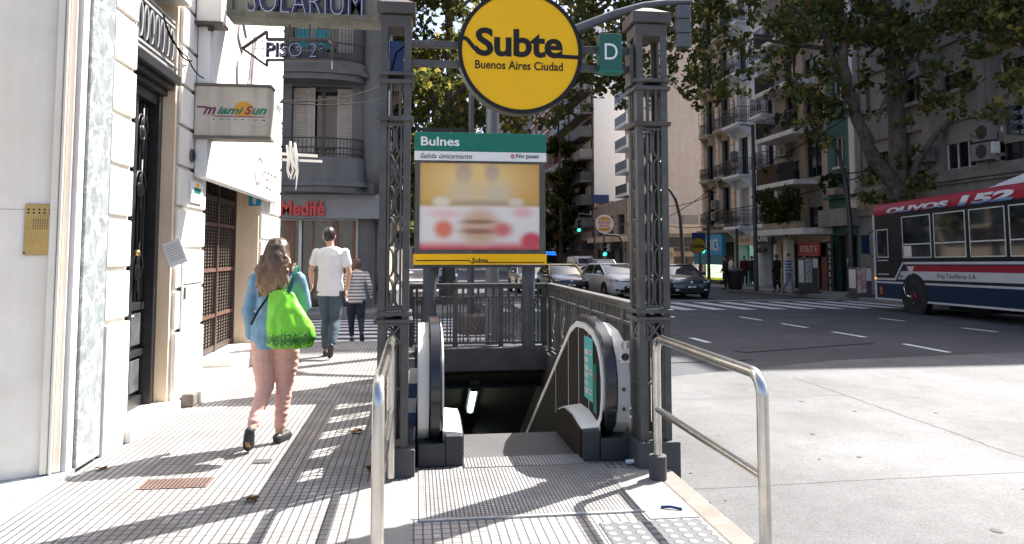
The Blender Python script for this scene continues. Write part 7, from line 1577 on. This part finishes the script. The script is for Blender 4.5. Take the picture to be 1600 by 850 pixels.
# ================================================================ trees
LEAF = np.array([(0, 0, 0), (0.36, 0.12, 0.02), (0.52, 0.5, 0.07), (0.22, 0.52, 0.03), (0.05, 1.0, -0.04), (-0.2, 0.55, 0.03), (-0.5, 0.52, 0.07), (-0.36, 0.12, 0.02)], float) - np.array([0, 0.45, 0])
def leaves(name, clumps, size, parent, mats=('leaf', 'leaf2', 'leaf3', 'leaf4'), prob=(0.47, 0.33, 0.15, 0.05), seed=1):
    rng = np.random.default_rng(seed); P = []
    for c, r, n in clumps:
        k = max(3, n // 14); d = rng.normal(size=(k, 3)); d /= np.linalg.norm(d, axis=1)[:, None]; cen = np.array(c) + d * (rng.random((k, 1)) ** 0.45) * np.array(r)
        idx = rng.integers(0, k, n); P.append(cen[idx] + rng.normal(size=(n, 3)) * np.array(r) * 0.2)
    P = np.concatenate(P); N = len(P); q = rng.normal(size=(N, 4)); q[:, 3] += 0.0; q /= np.linalg.norm(q, axis=1)[:, None]; w, x, y, z = q.T
    Rm = np.stack([np.stack([1 - 2 * (y * y + z * z), 2 * (x * y - z * w), 2 * (x * z + y * w)], -1), np.stack([2 * (x * y + z * w), 1 - 2 * (x * x + z * z), 2 * (y * z - x * w)], -1), np.stack([2 * (x * z - y * w), 2 * (y * z + x * w), 1 - 2 * (x * x + y * y)], -1)], 1)
    s = size * (0.6 + 0.7 * rng.random(N)); V = P[:, None, :] + np.einsum('nij,kj->nki', Rm, LEAF) * s[:, None, None]
    off = wloc(parent); V = V - np.array(off)
    me = bpy.data.meshes.new(name); nv = N * 8; me.vertices.add(nv); me.vertices.foreach_set('co', V.reshape(-1)); me.loops.add(nv); me.loops.foreach_set('vertex_index', np.arange(nv, dtype=np.int32)); me.polygons.add(N); me.polygons.foreach_set('loop_start', np.arange(0, nv, 8, dtype=np.int32))
    for m in mats: me.materials.append(M[m])
    me.polygons.foreach_set('material_index', rng.choice(len(mats), N, p=prob).astype(np.int32)); me.update(calc_edges=True); me.validate()
    o = link(bpy.data.objects.new(name, me)); o.parent = parent; return o
def limbs(name, paths, parent, m='bark'):
    b = MB(); random.seed(len(paths))
    for pts, r0, r1 in paths:
        out = []
        for i in range(len(pts) - 1):
            a, c = Vector(pts[i]), Vector(pts[i + 1])
            for k in range(5): out.append(a.lerp(c, k / 5) + Vector((random.uniform(-1, 1), random.uniform(-1, 1), 0)) * 0.06 * min(1, r0 * 6))
        out.append(Vector(pts[-1])); n = len(out); b.tube(out, [r0 + (r1 - r0) * i / (n - 1) for i in range(n)], 9)
    return b.build(name, M[m], parent, smooth=True, ang=80)
# --- big plane tree on the opposite pavement (its limbs arch over the bus)
ty = 25.6; tp = lambda x, y, Y=ty: onY(x, y, Y)
base = Vector((17.75, ty, gz(ty))); t1 = thing('plane_tree', base, 'big plane tree behind the bus, three limbs rising from a pale trunk', 'tree', 'street trees')
fk = tp(1398, 300); B_ = Vector((fk.x, ty, base.z))
trunk = limbs('trunk', [([B_, tp(1399, 330), fk], 0.42, 0.36), ([tp(1402, 310), tp(1402, 190, 25.8), tp(1393, 90, 26), tp(1384, 20, 26), tp(1376, -60, 26)], 0.36, 0.2), ([tp(1396, 290), tp(1362, 240, 25.3), tp(1340, 190, 25), tp(1322, 120, 24.8), tp(1318, 20, 24.6)], 0.29, 0.13)], t1)
bp = [([tp(1415, 290), tp(1448, 232, 25), tp(1490, 178, 24.4), tp(1540, 140, 24)], 0.16, 0.06), ([tp(1400, 100, 26), tp(1440, 60, 25.6), tp(1520, 10, 25)], 0.12, 0.05), ([tp(1326, 150), tp(1290, 60, 25), tp(1240, 10, 24.5), tp(1180, -40, 24)], 0.14, 0.05), ([tp(1318, 80), tp(1250, 70, 25), tp(1180, 60, 24.6), tp(1110, 90, 24.2)], 0.1, 0.03), ([tp(1378, 40, 26), tp(1330, -20, 26.5), tp(1260, -60, 27)], 0.12, 0.04), ([tp(1372, 190, 25.2), tp(1390, 130, 25.2), tp(1410, 90, 25.2)], 0.07, 0.03), ([tp(1400, 130), tp(1430, 110, 26), tp(1445, 40, 26.5)], 0.09, 0.04)]
bp[:0] = []; limbs('branch', bp, t1)
rng = random.Random(4); cl = []
def addc(x, y, Y, rx=0.85, rz=0.65, n=170):
    p = onY(x, y, Y)
    if p.x > 18.0: p = onX(x, y, rng.uniform(16.4, 18.0))
    cl.append(((p.x, p.y, p.z), (rx, 0.9, rz), n))
for i in range(84): addc(rng.uniform(1225, 1660), rng.uniform(-70, 58), rng.uniform(23, 28.5), n=85)
for x, y, n in ((1090, 20, 200), (1075, -30, 200), (1130, -20, 200), (1120, 30, 200), (1170, 15, 200), (1200, -30, 200), (1215, 30, 160), (1095, 70, 150), (1150, 75, 150), (1075, 60, 120), (1072, 105, 110), (1085, 140, 90), (1110, 120, 110), (1080, 165, 55), (1140, 125, 110), (1105, 160, 60), (1180, 100, 110), (1165, 140, 60), (1225, 85, 130), (1255, 60, 150), (1260, 130, 150), (1240, 160, 90), (1285, 110, 160), (1275, 160, 140), (1295, 185, 130), (1255, 195, 90), (1310, 150, 110), (1310, 70, 160), (1225, 130, 60), (1290, 215, 60)): addc(x, y, rng.uniform(23.4, 25.6), 0.68, 0.58, int(n * 0.75))
for x, y, n in ((1345, 60, 120), (1350, 130, 80), (1360, 90, 100), (1425, 85, 120), (1450, 120, 120), (1490, 95, 150), (1530, 80, 150), (1570, 70, 150), (1600, 90, 150), (1470, 150, 110), (1520, 130, 130), (1560, 125, 150), (1595, 135, 140), (1540, 165, 80), (1500, 165, 60), (1440, 165, 60), (1530, 190, 35), (1425, 190, 40), (1410, 140, 60), (1370, 180, 40), (1345, 290, 60), (1375, 300, 60), (1360, 315, 40), (1430, 290, 70), (1450, 275, 60), (1415, 250, 30), (1380, 255, 30), (1405, 300, 40)): addc(x, y, rng.uniform(24.2, 26.2), 0.66, 0.5, int(n * (0.5 if x > 1440 else 0.8)))
leaves('crown', cl, 0.2, t1, seed=3)
# --- plane trees on the near side, beyond the side street
def tree2(x, y, label, hts, spread, n, size, seed, r=0.2, low=4.5, dark=False, lean=0.0):
    b = Vector((x, y, gz(y))); t = thing('plane_tree', b, label, 'tree', 'street trees'); rg_ = random.Random(seed); top = b + Vector((lean, 0, hts)); br = []
    limbs('trunk', [([b, b.lerp(top, 0.35) + Vector((0.15, 0, 0)), b.lerp(top, 0.7), top], r, r * 0.3)], t); c = []
    for k in range(n):
        a = rg_.random() * 6.28; f = rg_.random(); q = spread * (0.25 + 0.75 * rg_.random()) * (1 - 0.55 * abs(f - 0.4)); p = b + Vector((lean * f + q * math.cos(a), q * math.sin(a), low + (hts + 0.8 - low) * f)); c.append((tuple(p), (1.0, 1.0, 0.75), 165))
        if k % 4 == 0: s = b.lerp(top, max(0.3, min(0.9, (p.z - b.z) / hts - 0.15))); br.append(([s, s.lerp(p, 0.55) + Vector((0, 0, 0.3)), p], r * 0.35, 0.02))
    limbs('branch', br, t); leaves('crown', c, size, t, seed=seed, prob=(0.2, 0.65, 0.1, 0.05) if dark else (0.5, 0.2, 0.26, 0.04)); return t
t2 = tree2(1.15, 27.5, 'slim trunked plane tree seen between the left tower and the round yellow sign', 13.5, 4.2, 62, 0.22, 11, r=0.26, low=5.2)
c2 = []; rg2 = random.Random(9)
for i in range(46): p = onY(rg2.uniform(880, 1068), rg2.uniform(-60, 118), rg2.uniform(22, 27)); c2.append(((p.x, p.y, p.z), (0.8, 0.8, 0.6), 130))
for x, y in ((885, 130), (900, 160), (880, 175), (940, 130), (970, 135), (1000, 150), (920, 120), (860, 190), (1060, 60)): p = onY(x, y, 24); c2.append(((p.x, p.y, p.z), (0.7, 0.7, 0.5), 75))
limbs('branch', [([Vector((1.15, 27.5, 6.0)), onY(820, 60, 26), onY(920, 30, 25), onY(1040, 10, 24)], 0.13, 0.03), ([Vector((1.15, 27.5, 7.0)), onY(850, -20, 25), onY(960, -40, 24)], 0.12, 0.03)], t2); leaves('crown', c2, 0.19, t2, seed=8, prob=(0.42, 0.36, 0.17, 0.05))
tree2(0.9, 38, 'plane tree standing second in the row behind the name board', 13, 4.6, 46, 0.3, 12, r=0.25, low=3.5); tree2(0.9, 55, 'plane tree third in the row behind the name board, mostly hidden', 14, 5, 36, 0.42, 13, r=0.28, low=3.2)
tree2(16.6, 84, 'dark green plane tree in front of the red brick tower', 15, 4.2, 44, 0.5, 14, r=0.3, low=3, dark=True); tree2(16.2, 104, 'dark green plane tree beyond the black and yellow taxi, farthest on the avenue', 14, 4.5, 36, 0.55, 15, r=0.3, low=2.5, dark=True)
# --- planting on the balconies
def plants(name, label, cen, rad, n, size, seed, dark=True):
    t = thing(name, cen, label, 'plant', 'potted plants on balconies'); c = [(tuple(Vector(cen) + Vector((random.uniform(-1, 1) * rad[0], random.uniform(-1, 1) * rad[1], random.uniform(-0.7, 1) * rad[2]))), (rad[0] * 0.5, rad[1] * 0.35, rad[2] * 0.5), n // 8) for k in range(8)]
    m = MB(); z0 = cen[2] - rad[2]; m.box(cen[0] - 0.22, cen[0] + 0.22, cen[1] - rad[1] * 0.8, cen[1] + rad[1] * 0.8, z0, z0 + 0.3); m.build('planter', M['wall_tan'], t); leaves('foliage', c, size, t, seed=seed, prob=(0.25, 0.68, 0.05, 0.02) if dark else (0.5, 0.4, 0.08, 0.02))
random.seed(2)
plants('balcony_plants', 'dark climbing plants filling the deep balcony over the red shop sign', (18.3, 35.0, 3.75), (0.4, 2.2, 1.05), 1700, 0.2, 31); plants('balcony_plants', 'trailing plants on the upper white balcony slab', (18.6, 36.3, 5.55), (0.3, 1.0, 0.4), 380, 0.17, 32); plants('balcony_plants', 'bushy plants on the ledge of the dark green house', (19.0, 31.6, 4.6), (0.3, 0.7, 0.45), 420, 0.16, 33); plants('balcony_plants', 'leafy pots in front of the grey building behind the plane tree', (19.0, 27.3, 4.85), (0.3, 1.3, 0.5), 700, 0.16, 34); plants('balcony_plants', 'plants on the third floor of the white slab balconies', (18.6, 36.0, 8.1), (0.3, 1.2, 0.45), 380, 0.17, 35)
# ================================================================ street furniture
def pole(name, pts, r0, r1, label, m='galv', group=None):
    t = thing(name, pts[0], label, 'lamp post' if 'lamp' in name else 'post', group); b = MB(); n = len(pts); b.tube(pts, [r0 + (r1 - r0) * i / (n - 1) for i in range(n)], 14); b.build('post', M[m], t, smooth=True, ang=70); return t
def signal_head(t, c, n=3, lit=None, face=-1, s=1.0, d=(0, -1, 0)):
    for i in range(n):
        z = c[2] - i * 0.31 * s; m = MB(); m.box(c[0] - 0.15 * s, c[0] + 0.15 * s, c[1] - 0.1 * s, c[1] + 0.1 * s, z - 0.15 * s, z + 0.15 * s); h = m.build('signal_housing', M['dark_iron' if face < 0 else 'galv'], t, bevel=0.02)
        m = MB(); m.disc((c[0], c[1] + face * 0.101 * s, z), (0, face, 0), 0.105 * s, 0.01, 18); m.build('signal_lens', M['green_lit'] if i == lit else M['glass'], h)
        m = MB(); m.rings([[(c[0] + 0.12 * s * math.cos(a), c[1] + face * y * s, z + 0.12 * s * math.sin(a)) for a in [-0.2 + (math.pi + 0.4) * k / 10 for k in range(11)]] + [(c[0] + 0.13 * s * math.cos(a), c[1] + face * y * s, z + 0.13 * s * math.sin(a)) for a in [math.pi + 0.2 - (math.pi + 0.4) * k / 10 for k in range(11)]] for y in (0.1, 0.3)]); m.build('visor', M['dark_iron'], h)
M['green_lit'] = mat('green_signal', (0.0, 0.5, 0.3), 0.3, var=0, emit=(0.02, 1.0, 0.55), es=3.0)
# near signal mast with its arm over the avenue
px = onG(769, 400, 0.0); X0 = onY(769, 420, 11.9).x
pts = [(X0, 11.9, 0.0), (X0, 11.9, 3.9), (X0 + 0.1, 11.9, 4.3), tuple(onY(860, 62, 11.9)), tuple(onY(905, 44, 11.9)), tuple(onY(960, 22, 11.9)), tuple(onY(1005, 9, 11.9)), tuple(onY(1040, 4, 11.9)), tuple(onY(1080, 3, 11.9))]
t = pole('signal_mast', pts, 0.115, 0.045, 'grey traffic signal mast behind the round yellow sign with its arm curving over the avenue'); t['category'] = 'traffic light'
c = onY(1067, 20, 11.9); signal_head(t, (c.x, c.y, c.z), 3, None, 1, 0.8)
# thin post with the street name plate
p = onG(735, 521, 0.0); t = pole('street_name_post', [(p.x, p.y, p.z), (p.x, p.y, 4.6)], 0.07, 0.055, 'thin dark post with a black street name plate behind the station board', 'dark_iron')
a, b = onY(651, 200, p.y), onY(728, 226, p.y); m = MB(); m.box(a.x, b.x, p.y - 0.1, p.y - 0.07, b.z, a.z); o = m.build('name_plate', M['sign_black'], t); q = onY(680, 213, p.y); text_fit('Anasagasti', ((a.x + b.x) / 2 - 0.12, p.y - 0.101, (a.z + b.z) / 2), (b.x - a.x) * 0.66, (a.z - b.z) * 0.52, M['white'], o)
m = MB(); m.lathe([(0.3, 0), (0.34, 0.1), (0.3, 0.34), (0.2, 0.36)], (p.x + 0.05, p.y, p.z), 18); o = m.build('post_base', M['iron_rust'], t, smooth=True)
# lamp posts and poles across the avenue
def gpole(px, py, ptop, r=0.09, z0=0.0, **k): p = onG(px, py, z0); q = onY(ptop[0], ptop[1], p.y); return p, q
p, q = gpole(1182, 455, (1181, 325)); t = pole('lamp_post', [p, Vector((p.x, p.y, 7.6))], 0.11, 0.08, 'tall dark lamp post in front of the white building with scroll balconies', 'dark_iron', 'dark lamp posts across the avenue')
m = MB(); m.tube([(p.x, p.y, 7.5), (p.x - 0.5, p.y - 0.1, 7.6), (p.x - 0.7, p.y - 0.1, 7.55)], 0.03, 6); m.build('lamp_arm', M['dark_iron'], t, smooth=True)
p, q = gpole(1332, 463, (1332, 300)); t = pole('lamp_post', [p, onY(1328, 350, p.y), onY(1322, 285, p.y), onY(1312, 245, p.y), onY(1300, 222, p.y), onY(1288, 212, p.y)], 0.11, 0.05, 'curved dark lamp post bending left before the dark green house', 'dark_iron', 'dark lamp posts across the avenue')
e_ = onY(1280, 210, p.y); m = MB(); m.ell((e_.x, p.y, e_.z), (0.35, 0.15, 0.08)); m.build('lamp_head', M['galv'], t, smooth=True)
p = onG(1068, 441, 0.0); t = pole('lamp_post', [p, onY(1066, 385, p.y), onY(1063, 340, p.y), onY(1056, 312, p.y), onY(1046, 296, p.y), onY(1030, 288, p.y)], 0.16, 0.07, 'thin curved lamp post against the cream wall, just right of the lattice tower', 'dark_iron', 'dark lamp posts across the avenue'); e_ = onY(1022, 287, p.y); m = MB(); m.ell((e_.x, p.y, e_.z), (0.5, 0.2, 0.1)); m.build('lamp_head', M['galv'], t, smooth=True)
p = onG(941, 428, 0.0); t = pole('lamp_post', [p, onY(941, 370, p.y), onY(938, 345, p.y), onY(931, 332, p.y), onY(918, 321, p.y), onY(900, 318, p.y)], 0.2, 0.08, 'pale curved lamp post down the avenue beside the burger sign', 'galv'); e_ = onY(893, 319, p.y); m = MB(); m.ell((e_.x, p.y, e_.z), (0.7, 0.25, 0.12)); m.build('lamp_head', M['frame_white'], t, smooth=True)
p = onG(1108, 447, 0.0); t = pole('signal_post', [p, Vector((p.x, p.y, 3.6))], 0.1, 0.09, 'dark post with a green light in front of the bright blue kiosk', 'dark_iron'); t['category'] = 'traffic light'; q = onY(1097, 388, p.y); signal_head(t, (q.x, p.y, q.z + 0.15), 2, 1, -1, 1.0); m = MB(); m.bar((q.x, p.y, q.z), (p.x, p.y, q.z), 0.05); m.build('bracket', M['dark_iron'], t)
p = onG(1153, 447, 0.0); pole('street_post', [p, Vector((p.x, p.y, 2.9))], 0.08, 0.08, 'plain dark post between the blue kiosk and the pale shop front', 'dark_iron')
for px, py, Yd, lb in ((904, 352, 62, 'hanging traffic light showing green above the taxi'), (960, 388, 52, 'traffic light showing green above the pickup')):
    q = onY(px - (16 if px > 950 else 0), py, Yd); g = zg(Yd) + 0.0; t = thing('signal_post', (q.x, Yd, g), lb, 'traffic light')
    m = MB(); m.tube([(q.x + 1.4, Yd, g), (q.x + 1.4, Yd, q.z + 0.3), (q.x + 1.1, Yd, q.z + 0.9), (q.x, Yd, q.z + 1.0), (q.x, Yd, q.z + 0.5)], 0.08, 8); m.build('post', M['dark_iron'], t, smooth=True); signal_head(t, (q.x, Yd, q.z + 0.3), 3, 2, -1, 1.15)
p = onY(1091, 384, 40); t = round_sign(p, 0.46, mat('dull_yellow', (0.45, 0.27, 0.02), 0.5), M['dark_iron'], 'small round yellow station sign on a post at the far kerb', (('Subte', 1.5, 0.5, 0.0),), M['sign_black'], 'small_station_sign'); m = MB(); m.tube([(p.x + 0.1, p.y + 0.08, gz(40)), (p.x + 0.1, p.y + 0.08, p.z)], 0.05, 8); m.build('post', M['dark_iron'], t); m = MB(); m.box(p.x - 0.3, p.x + 0.5, p.y + 0.17, p.y + 0.2, p.z + 0.2, p.z + 0.75); m.build('back_plate', M['blue'], t)
# signal and camera post at the right edge
q = onY(1556, 150, 22.5); pr = pole('camera_post', [(q.x, 22.5, gz(22.5)), (q.x, 22.5, 7.4)], 0.07, 0.05, 'thin post with a white equipment box at the right edge, behind the bus roof'); a, b = onY(1546, 221, 22.4), onY(1568, 240, 22.4); m = MB(); m.box(a.x, b.x, 22.3, 22.5, b.z, a.z); m.build('equipment_box', M['white'], pr, bevel=0.02); m = MB(); m.ell((b.x - 0.1, 22.4, a.z + 0.42), (0.12, 0.12, 0.24)); m.build('camera_dome', M['offwhite'], pr, smooth=True); m = MB(); m.box(a.x + 0.2, b.x, 22.3, 22.45, b.z - 0.25, b.z - 0.08); m.build('camera', M['ac'], pr, bevel=0.02)
q = onY(1583, 172, 19.6); t = thing('hanging_signal', (q.x, q.y, q.z), 'dark three lamp traffic signal hung from an arm at the upper right edge', 'traffic light'); signal_head(t, (q.x - 0.05, q.y, q.z), 3, None, -1, 0.95); signal_head(t, (q.x + 0.33, q.y + 0.05, q.z), 3, None, 1, 0.95); m = MB(); m.tube([(q.x - 0.6, q.y, q.z + 0.05), (q.x + 3.0, q.y, q.z + 0.5), (q.x + 3.1, q.y, q.z), (q.x + 3.1, q.y, gz(20))], 0.05, 8); m.build('signal_arm', M['dark_iron'], t, smooth=True)
# kiosks, bins and poster stands on the far pavement
def totem(px, py, w, h, label, posters, m_='concrete_dark'):
    p = onG(px, py, 0.0); t = thing('poster_stand', p, label, 'stand', 'poster covered stands at the far kerb'); m = MB(); m.box(p.x - w / 2, p.x + w / 2, p.y - 0.3, p.y + 0.3, p.z, p.z + h); m.build('stand_body', M[m_], t, bevel=0.03); m = MB(); m.box(p.x - w / 2 - 0.08, p.x + w / 2 + 0.08, p.y - 0.38, p.y + 0.38, p.z, p.z + 0.1); m.build('stand_base', M[m_], t)
    for i, (x0, x1, z0, z1, mm) in enumerate(posters): m = MB(); m.box(p.x - w / 2 + x0 * w, p.x - w / 2 + x1 * w, p.y - 0.304 - i * 0.001, p.y - 0.302 - i * 0.001, p.z + z0 * h, p.z + z1 * h); m.build('poster', M[mm], t)
    for i, (z0, z1, mm) in enumerate(((0.3, 0.93, 'offwhite'),)): m = MB(); m.box(p.x - w / 2 - 0.004, p.x - w / 2 - 0.002, p.y - 0.24, p.y + 0.2, p.z + z0 * h, p.z + z1 * h); m.build('poster', M[mm], t)
M['poster_mix'] = mat('torn_posters', (0.6, 0.58, 0.56), 0.7, scale=7, col2=(0.12, 0.11, 0.11), detail=9); M['poster_red'] = mat('torn_red_posters', (0.62, 0.55, 0.54), 0.7, scale=6, col2=(0.30, 0.03, 0.05), detail=8)
totem(1263, 458, 0.62, 1.55, 'grey street cabinet with a torn white poster before the red shop sign', ((0.05, 0.55, 0.3, 0.97, 'poster_mix'), (0.62, 0.98, 0.72, 0.97, 'offwhite'))); totem(1344, 464, 0.62, 1.15, 'cabinet pasted with red and white posters right behind the bus front', ((0.02, 0.62, 0.15, 0.99, 'poster_red'), (0.64, 0.98, 0.55, 0.97, 'offwhite')))
p = onG(1149, 452, 0.0); t = thing('rubbish_bin', p, 'dark rubbish bin on the far pavement beside the people', 'bin'); m = MB(); m.lathe([(0.3, 0.0), (0.34, 0.05), (0.4, 0.85), (0.42, 0.9)], p, 18); m.build('bin_body', M['plastic_dark'], t, smooth=True); m = MB(); m.lathe([(0.44, 0.9), (0.43, 0.97), (0.2, 1.08), (0.02, 1.1)], p, 18); m.build('lid', M['plastic_dark'], t, smooth=True)
# overhead cables over the avenue
for a, b, lb in ((onX(1310, 272, 19.2), onY(1640, 200, 21), 'thick black cable sloping past the grey building above the bus'), (onX(1100, 300, 19.2), onX(1330, 180, 19.2), 'cable rising across the white building fronts'), (onX(1100, 332, 19.2), onX(1345, 276, 19.2), 'lower cable along the building fronts'), (onY(1042, 340, 56), onX(1150, 262, 19.0), 'cable from the cream wall to the white building'), (onY(1042, 322, 56), onX(1120, 300, 19.0), 'short cable in front of the cream wall'), (onY(1042, 352, 56), onX(1130, 348, 19.0), 'level cable just above the flat cornice')): cable('overhead_cable', [a, b], lb, 0.025, sag=0.25)
# ================================================================ grit along the gutter
gm = MB(); random.seed(77)
for i in range(520):
    y = random.uniform(2.6, 9.0); x = 1.785 + abs(random.gauss(0, 0.05)) + (0.05 if 3.4 < y < 4.8 else 0) * random.random(); s = random.uniform(0.004, 0.014)
    gm.obox((x, y, -0.146 + s * 0.4), (s, s * 0.3, 0), (-s * 0.3, s * 0.8, 0), (0, 0, s * 0.5))
o = gm.build('gutter_grit', mat('dark_grit', (0.06, 0.055, 0.045), 0.9, var=0.5, scale=40)); tag(o, 'dark grit and leaf crumbs along the foot of the near kerb', 'grit', kind='stuff')

# ================================================================ pieces that stand apart become parts of their own
def split_pieces(o, nm):
    me = o.data; n = len(me.vertices); par = list(range(n))
    def find(i):
        while par[i] != i: par[i] = par[par[i]]; i = par[i]
        return i
    for e in me.edges:
        a, b = find(e.vertices[0]), find(e.vertices[1])
        if a != b: par[a] = b
    gr = {}
    for p in me.polygons: gr.setdefault(find(p.vertices[0]), []).append(p)
    if len(gr) < 2: o.name = nm; return
    kids = list(o.children); base = o
    for i, ps in enumerate(gr.values()):
        ids = sorted({v for p in ps for v in p.vertices}); ix = {v: k for k, v in enumerate(ids)}; m2 = bpy.data.meshes.new(nm)
        m2.from_pydata([me.vertices[v].co[:] for v in ids], [], [[ix[v] for v in p.vertices] for p in ps])
        for mm in me.materials: m2.materials.append(mm)
        m2.polygons.foreach_set('use_smooth', [p.use_smooth for p in ps]); m2.polygons.foreach_set('material_index', [p.material_index for p in ps]); m2.update()
        if i == 0: first = m2; continue
        c = o.copy(); c.data = m2; S.collection.objects.link(c); c.name = nm
    o.data = first; o.name = nm
names = dict(driver_window='driver_window', scroll_pattern='scrollwork', trim='trim', shop_pier='shop_pier', shoes='shoe', cornice='cornice', panel_joint='panel_joint', fanlight_bar='fanlight_bar', pilaster='pilaster', kick_panels='kick_panel', windows='window', shop_mannequins='mannequin_piece', roof_bars='roof_bar', underbody='underbody_tank', cross_arm='cross_arm', mullion='mullion', wood_panel='wood_panel', vent_row='vent', roof_unit='roof_unit', plate_edge_trim='plate_edge_trim', bracket='bracket', bracket_arm='bracket_arm', rusticated_strip='rusticated_block', shop_step='shop_step', handle='handle', floor_band='floor_band', balcony_parapet='balcony_parapet', plate_characters='plate_character', end_cap='end_cap', parapet='parapet')
for o in list(S.objects):
    if o.type == 'MESH' and o.parent is not None:
        k = o.name.split('.')[0]
        if k in names and k not in ('parapet', 'handle') and len(o.data.polygons) < 6000: split_pieces(o, names[k])
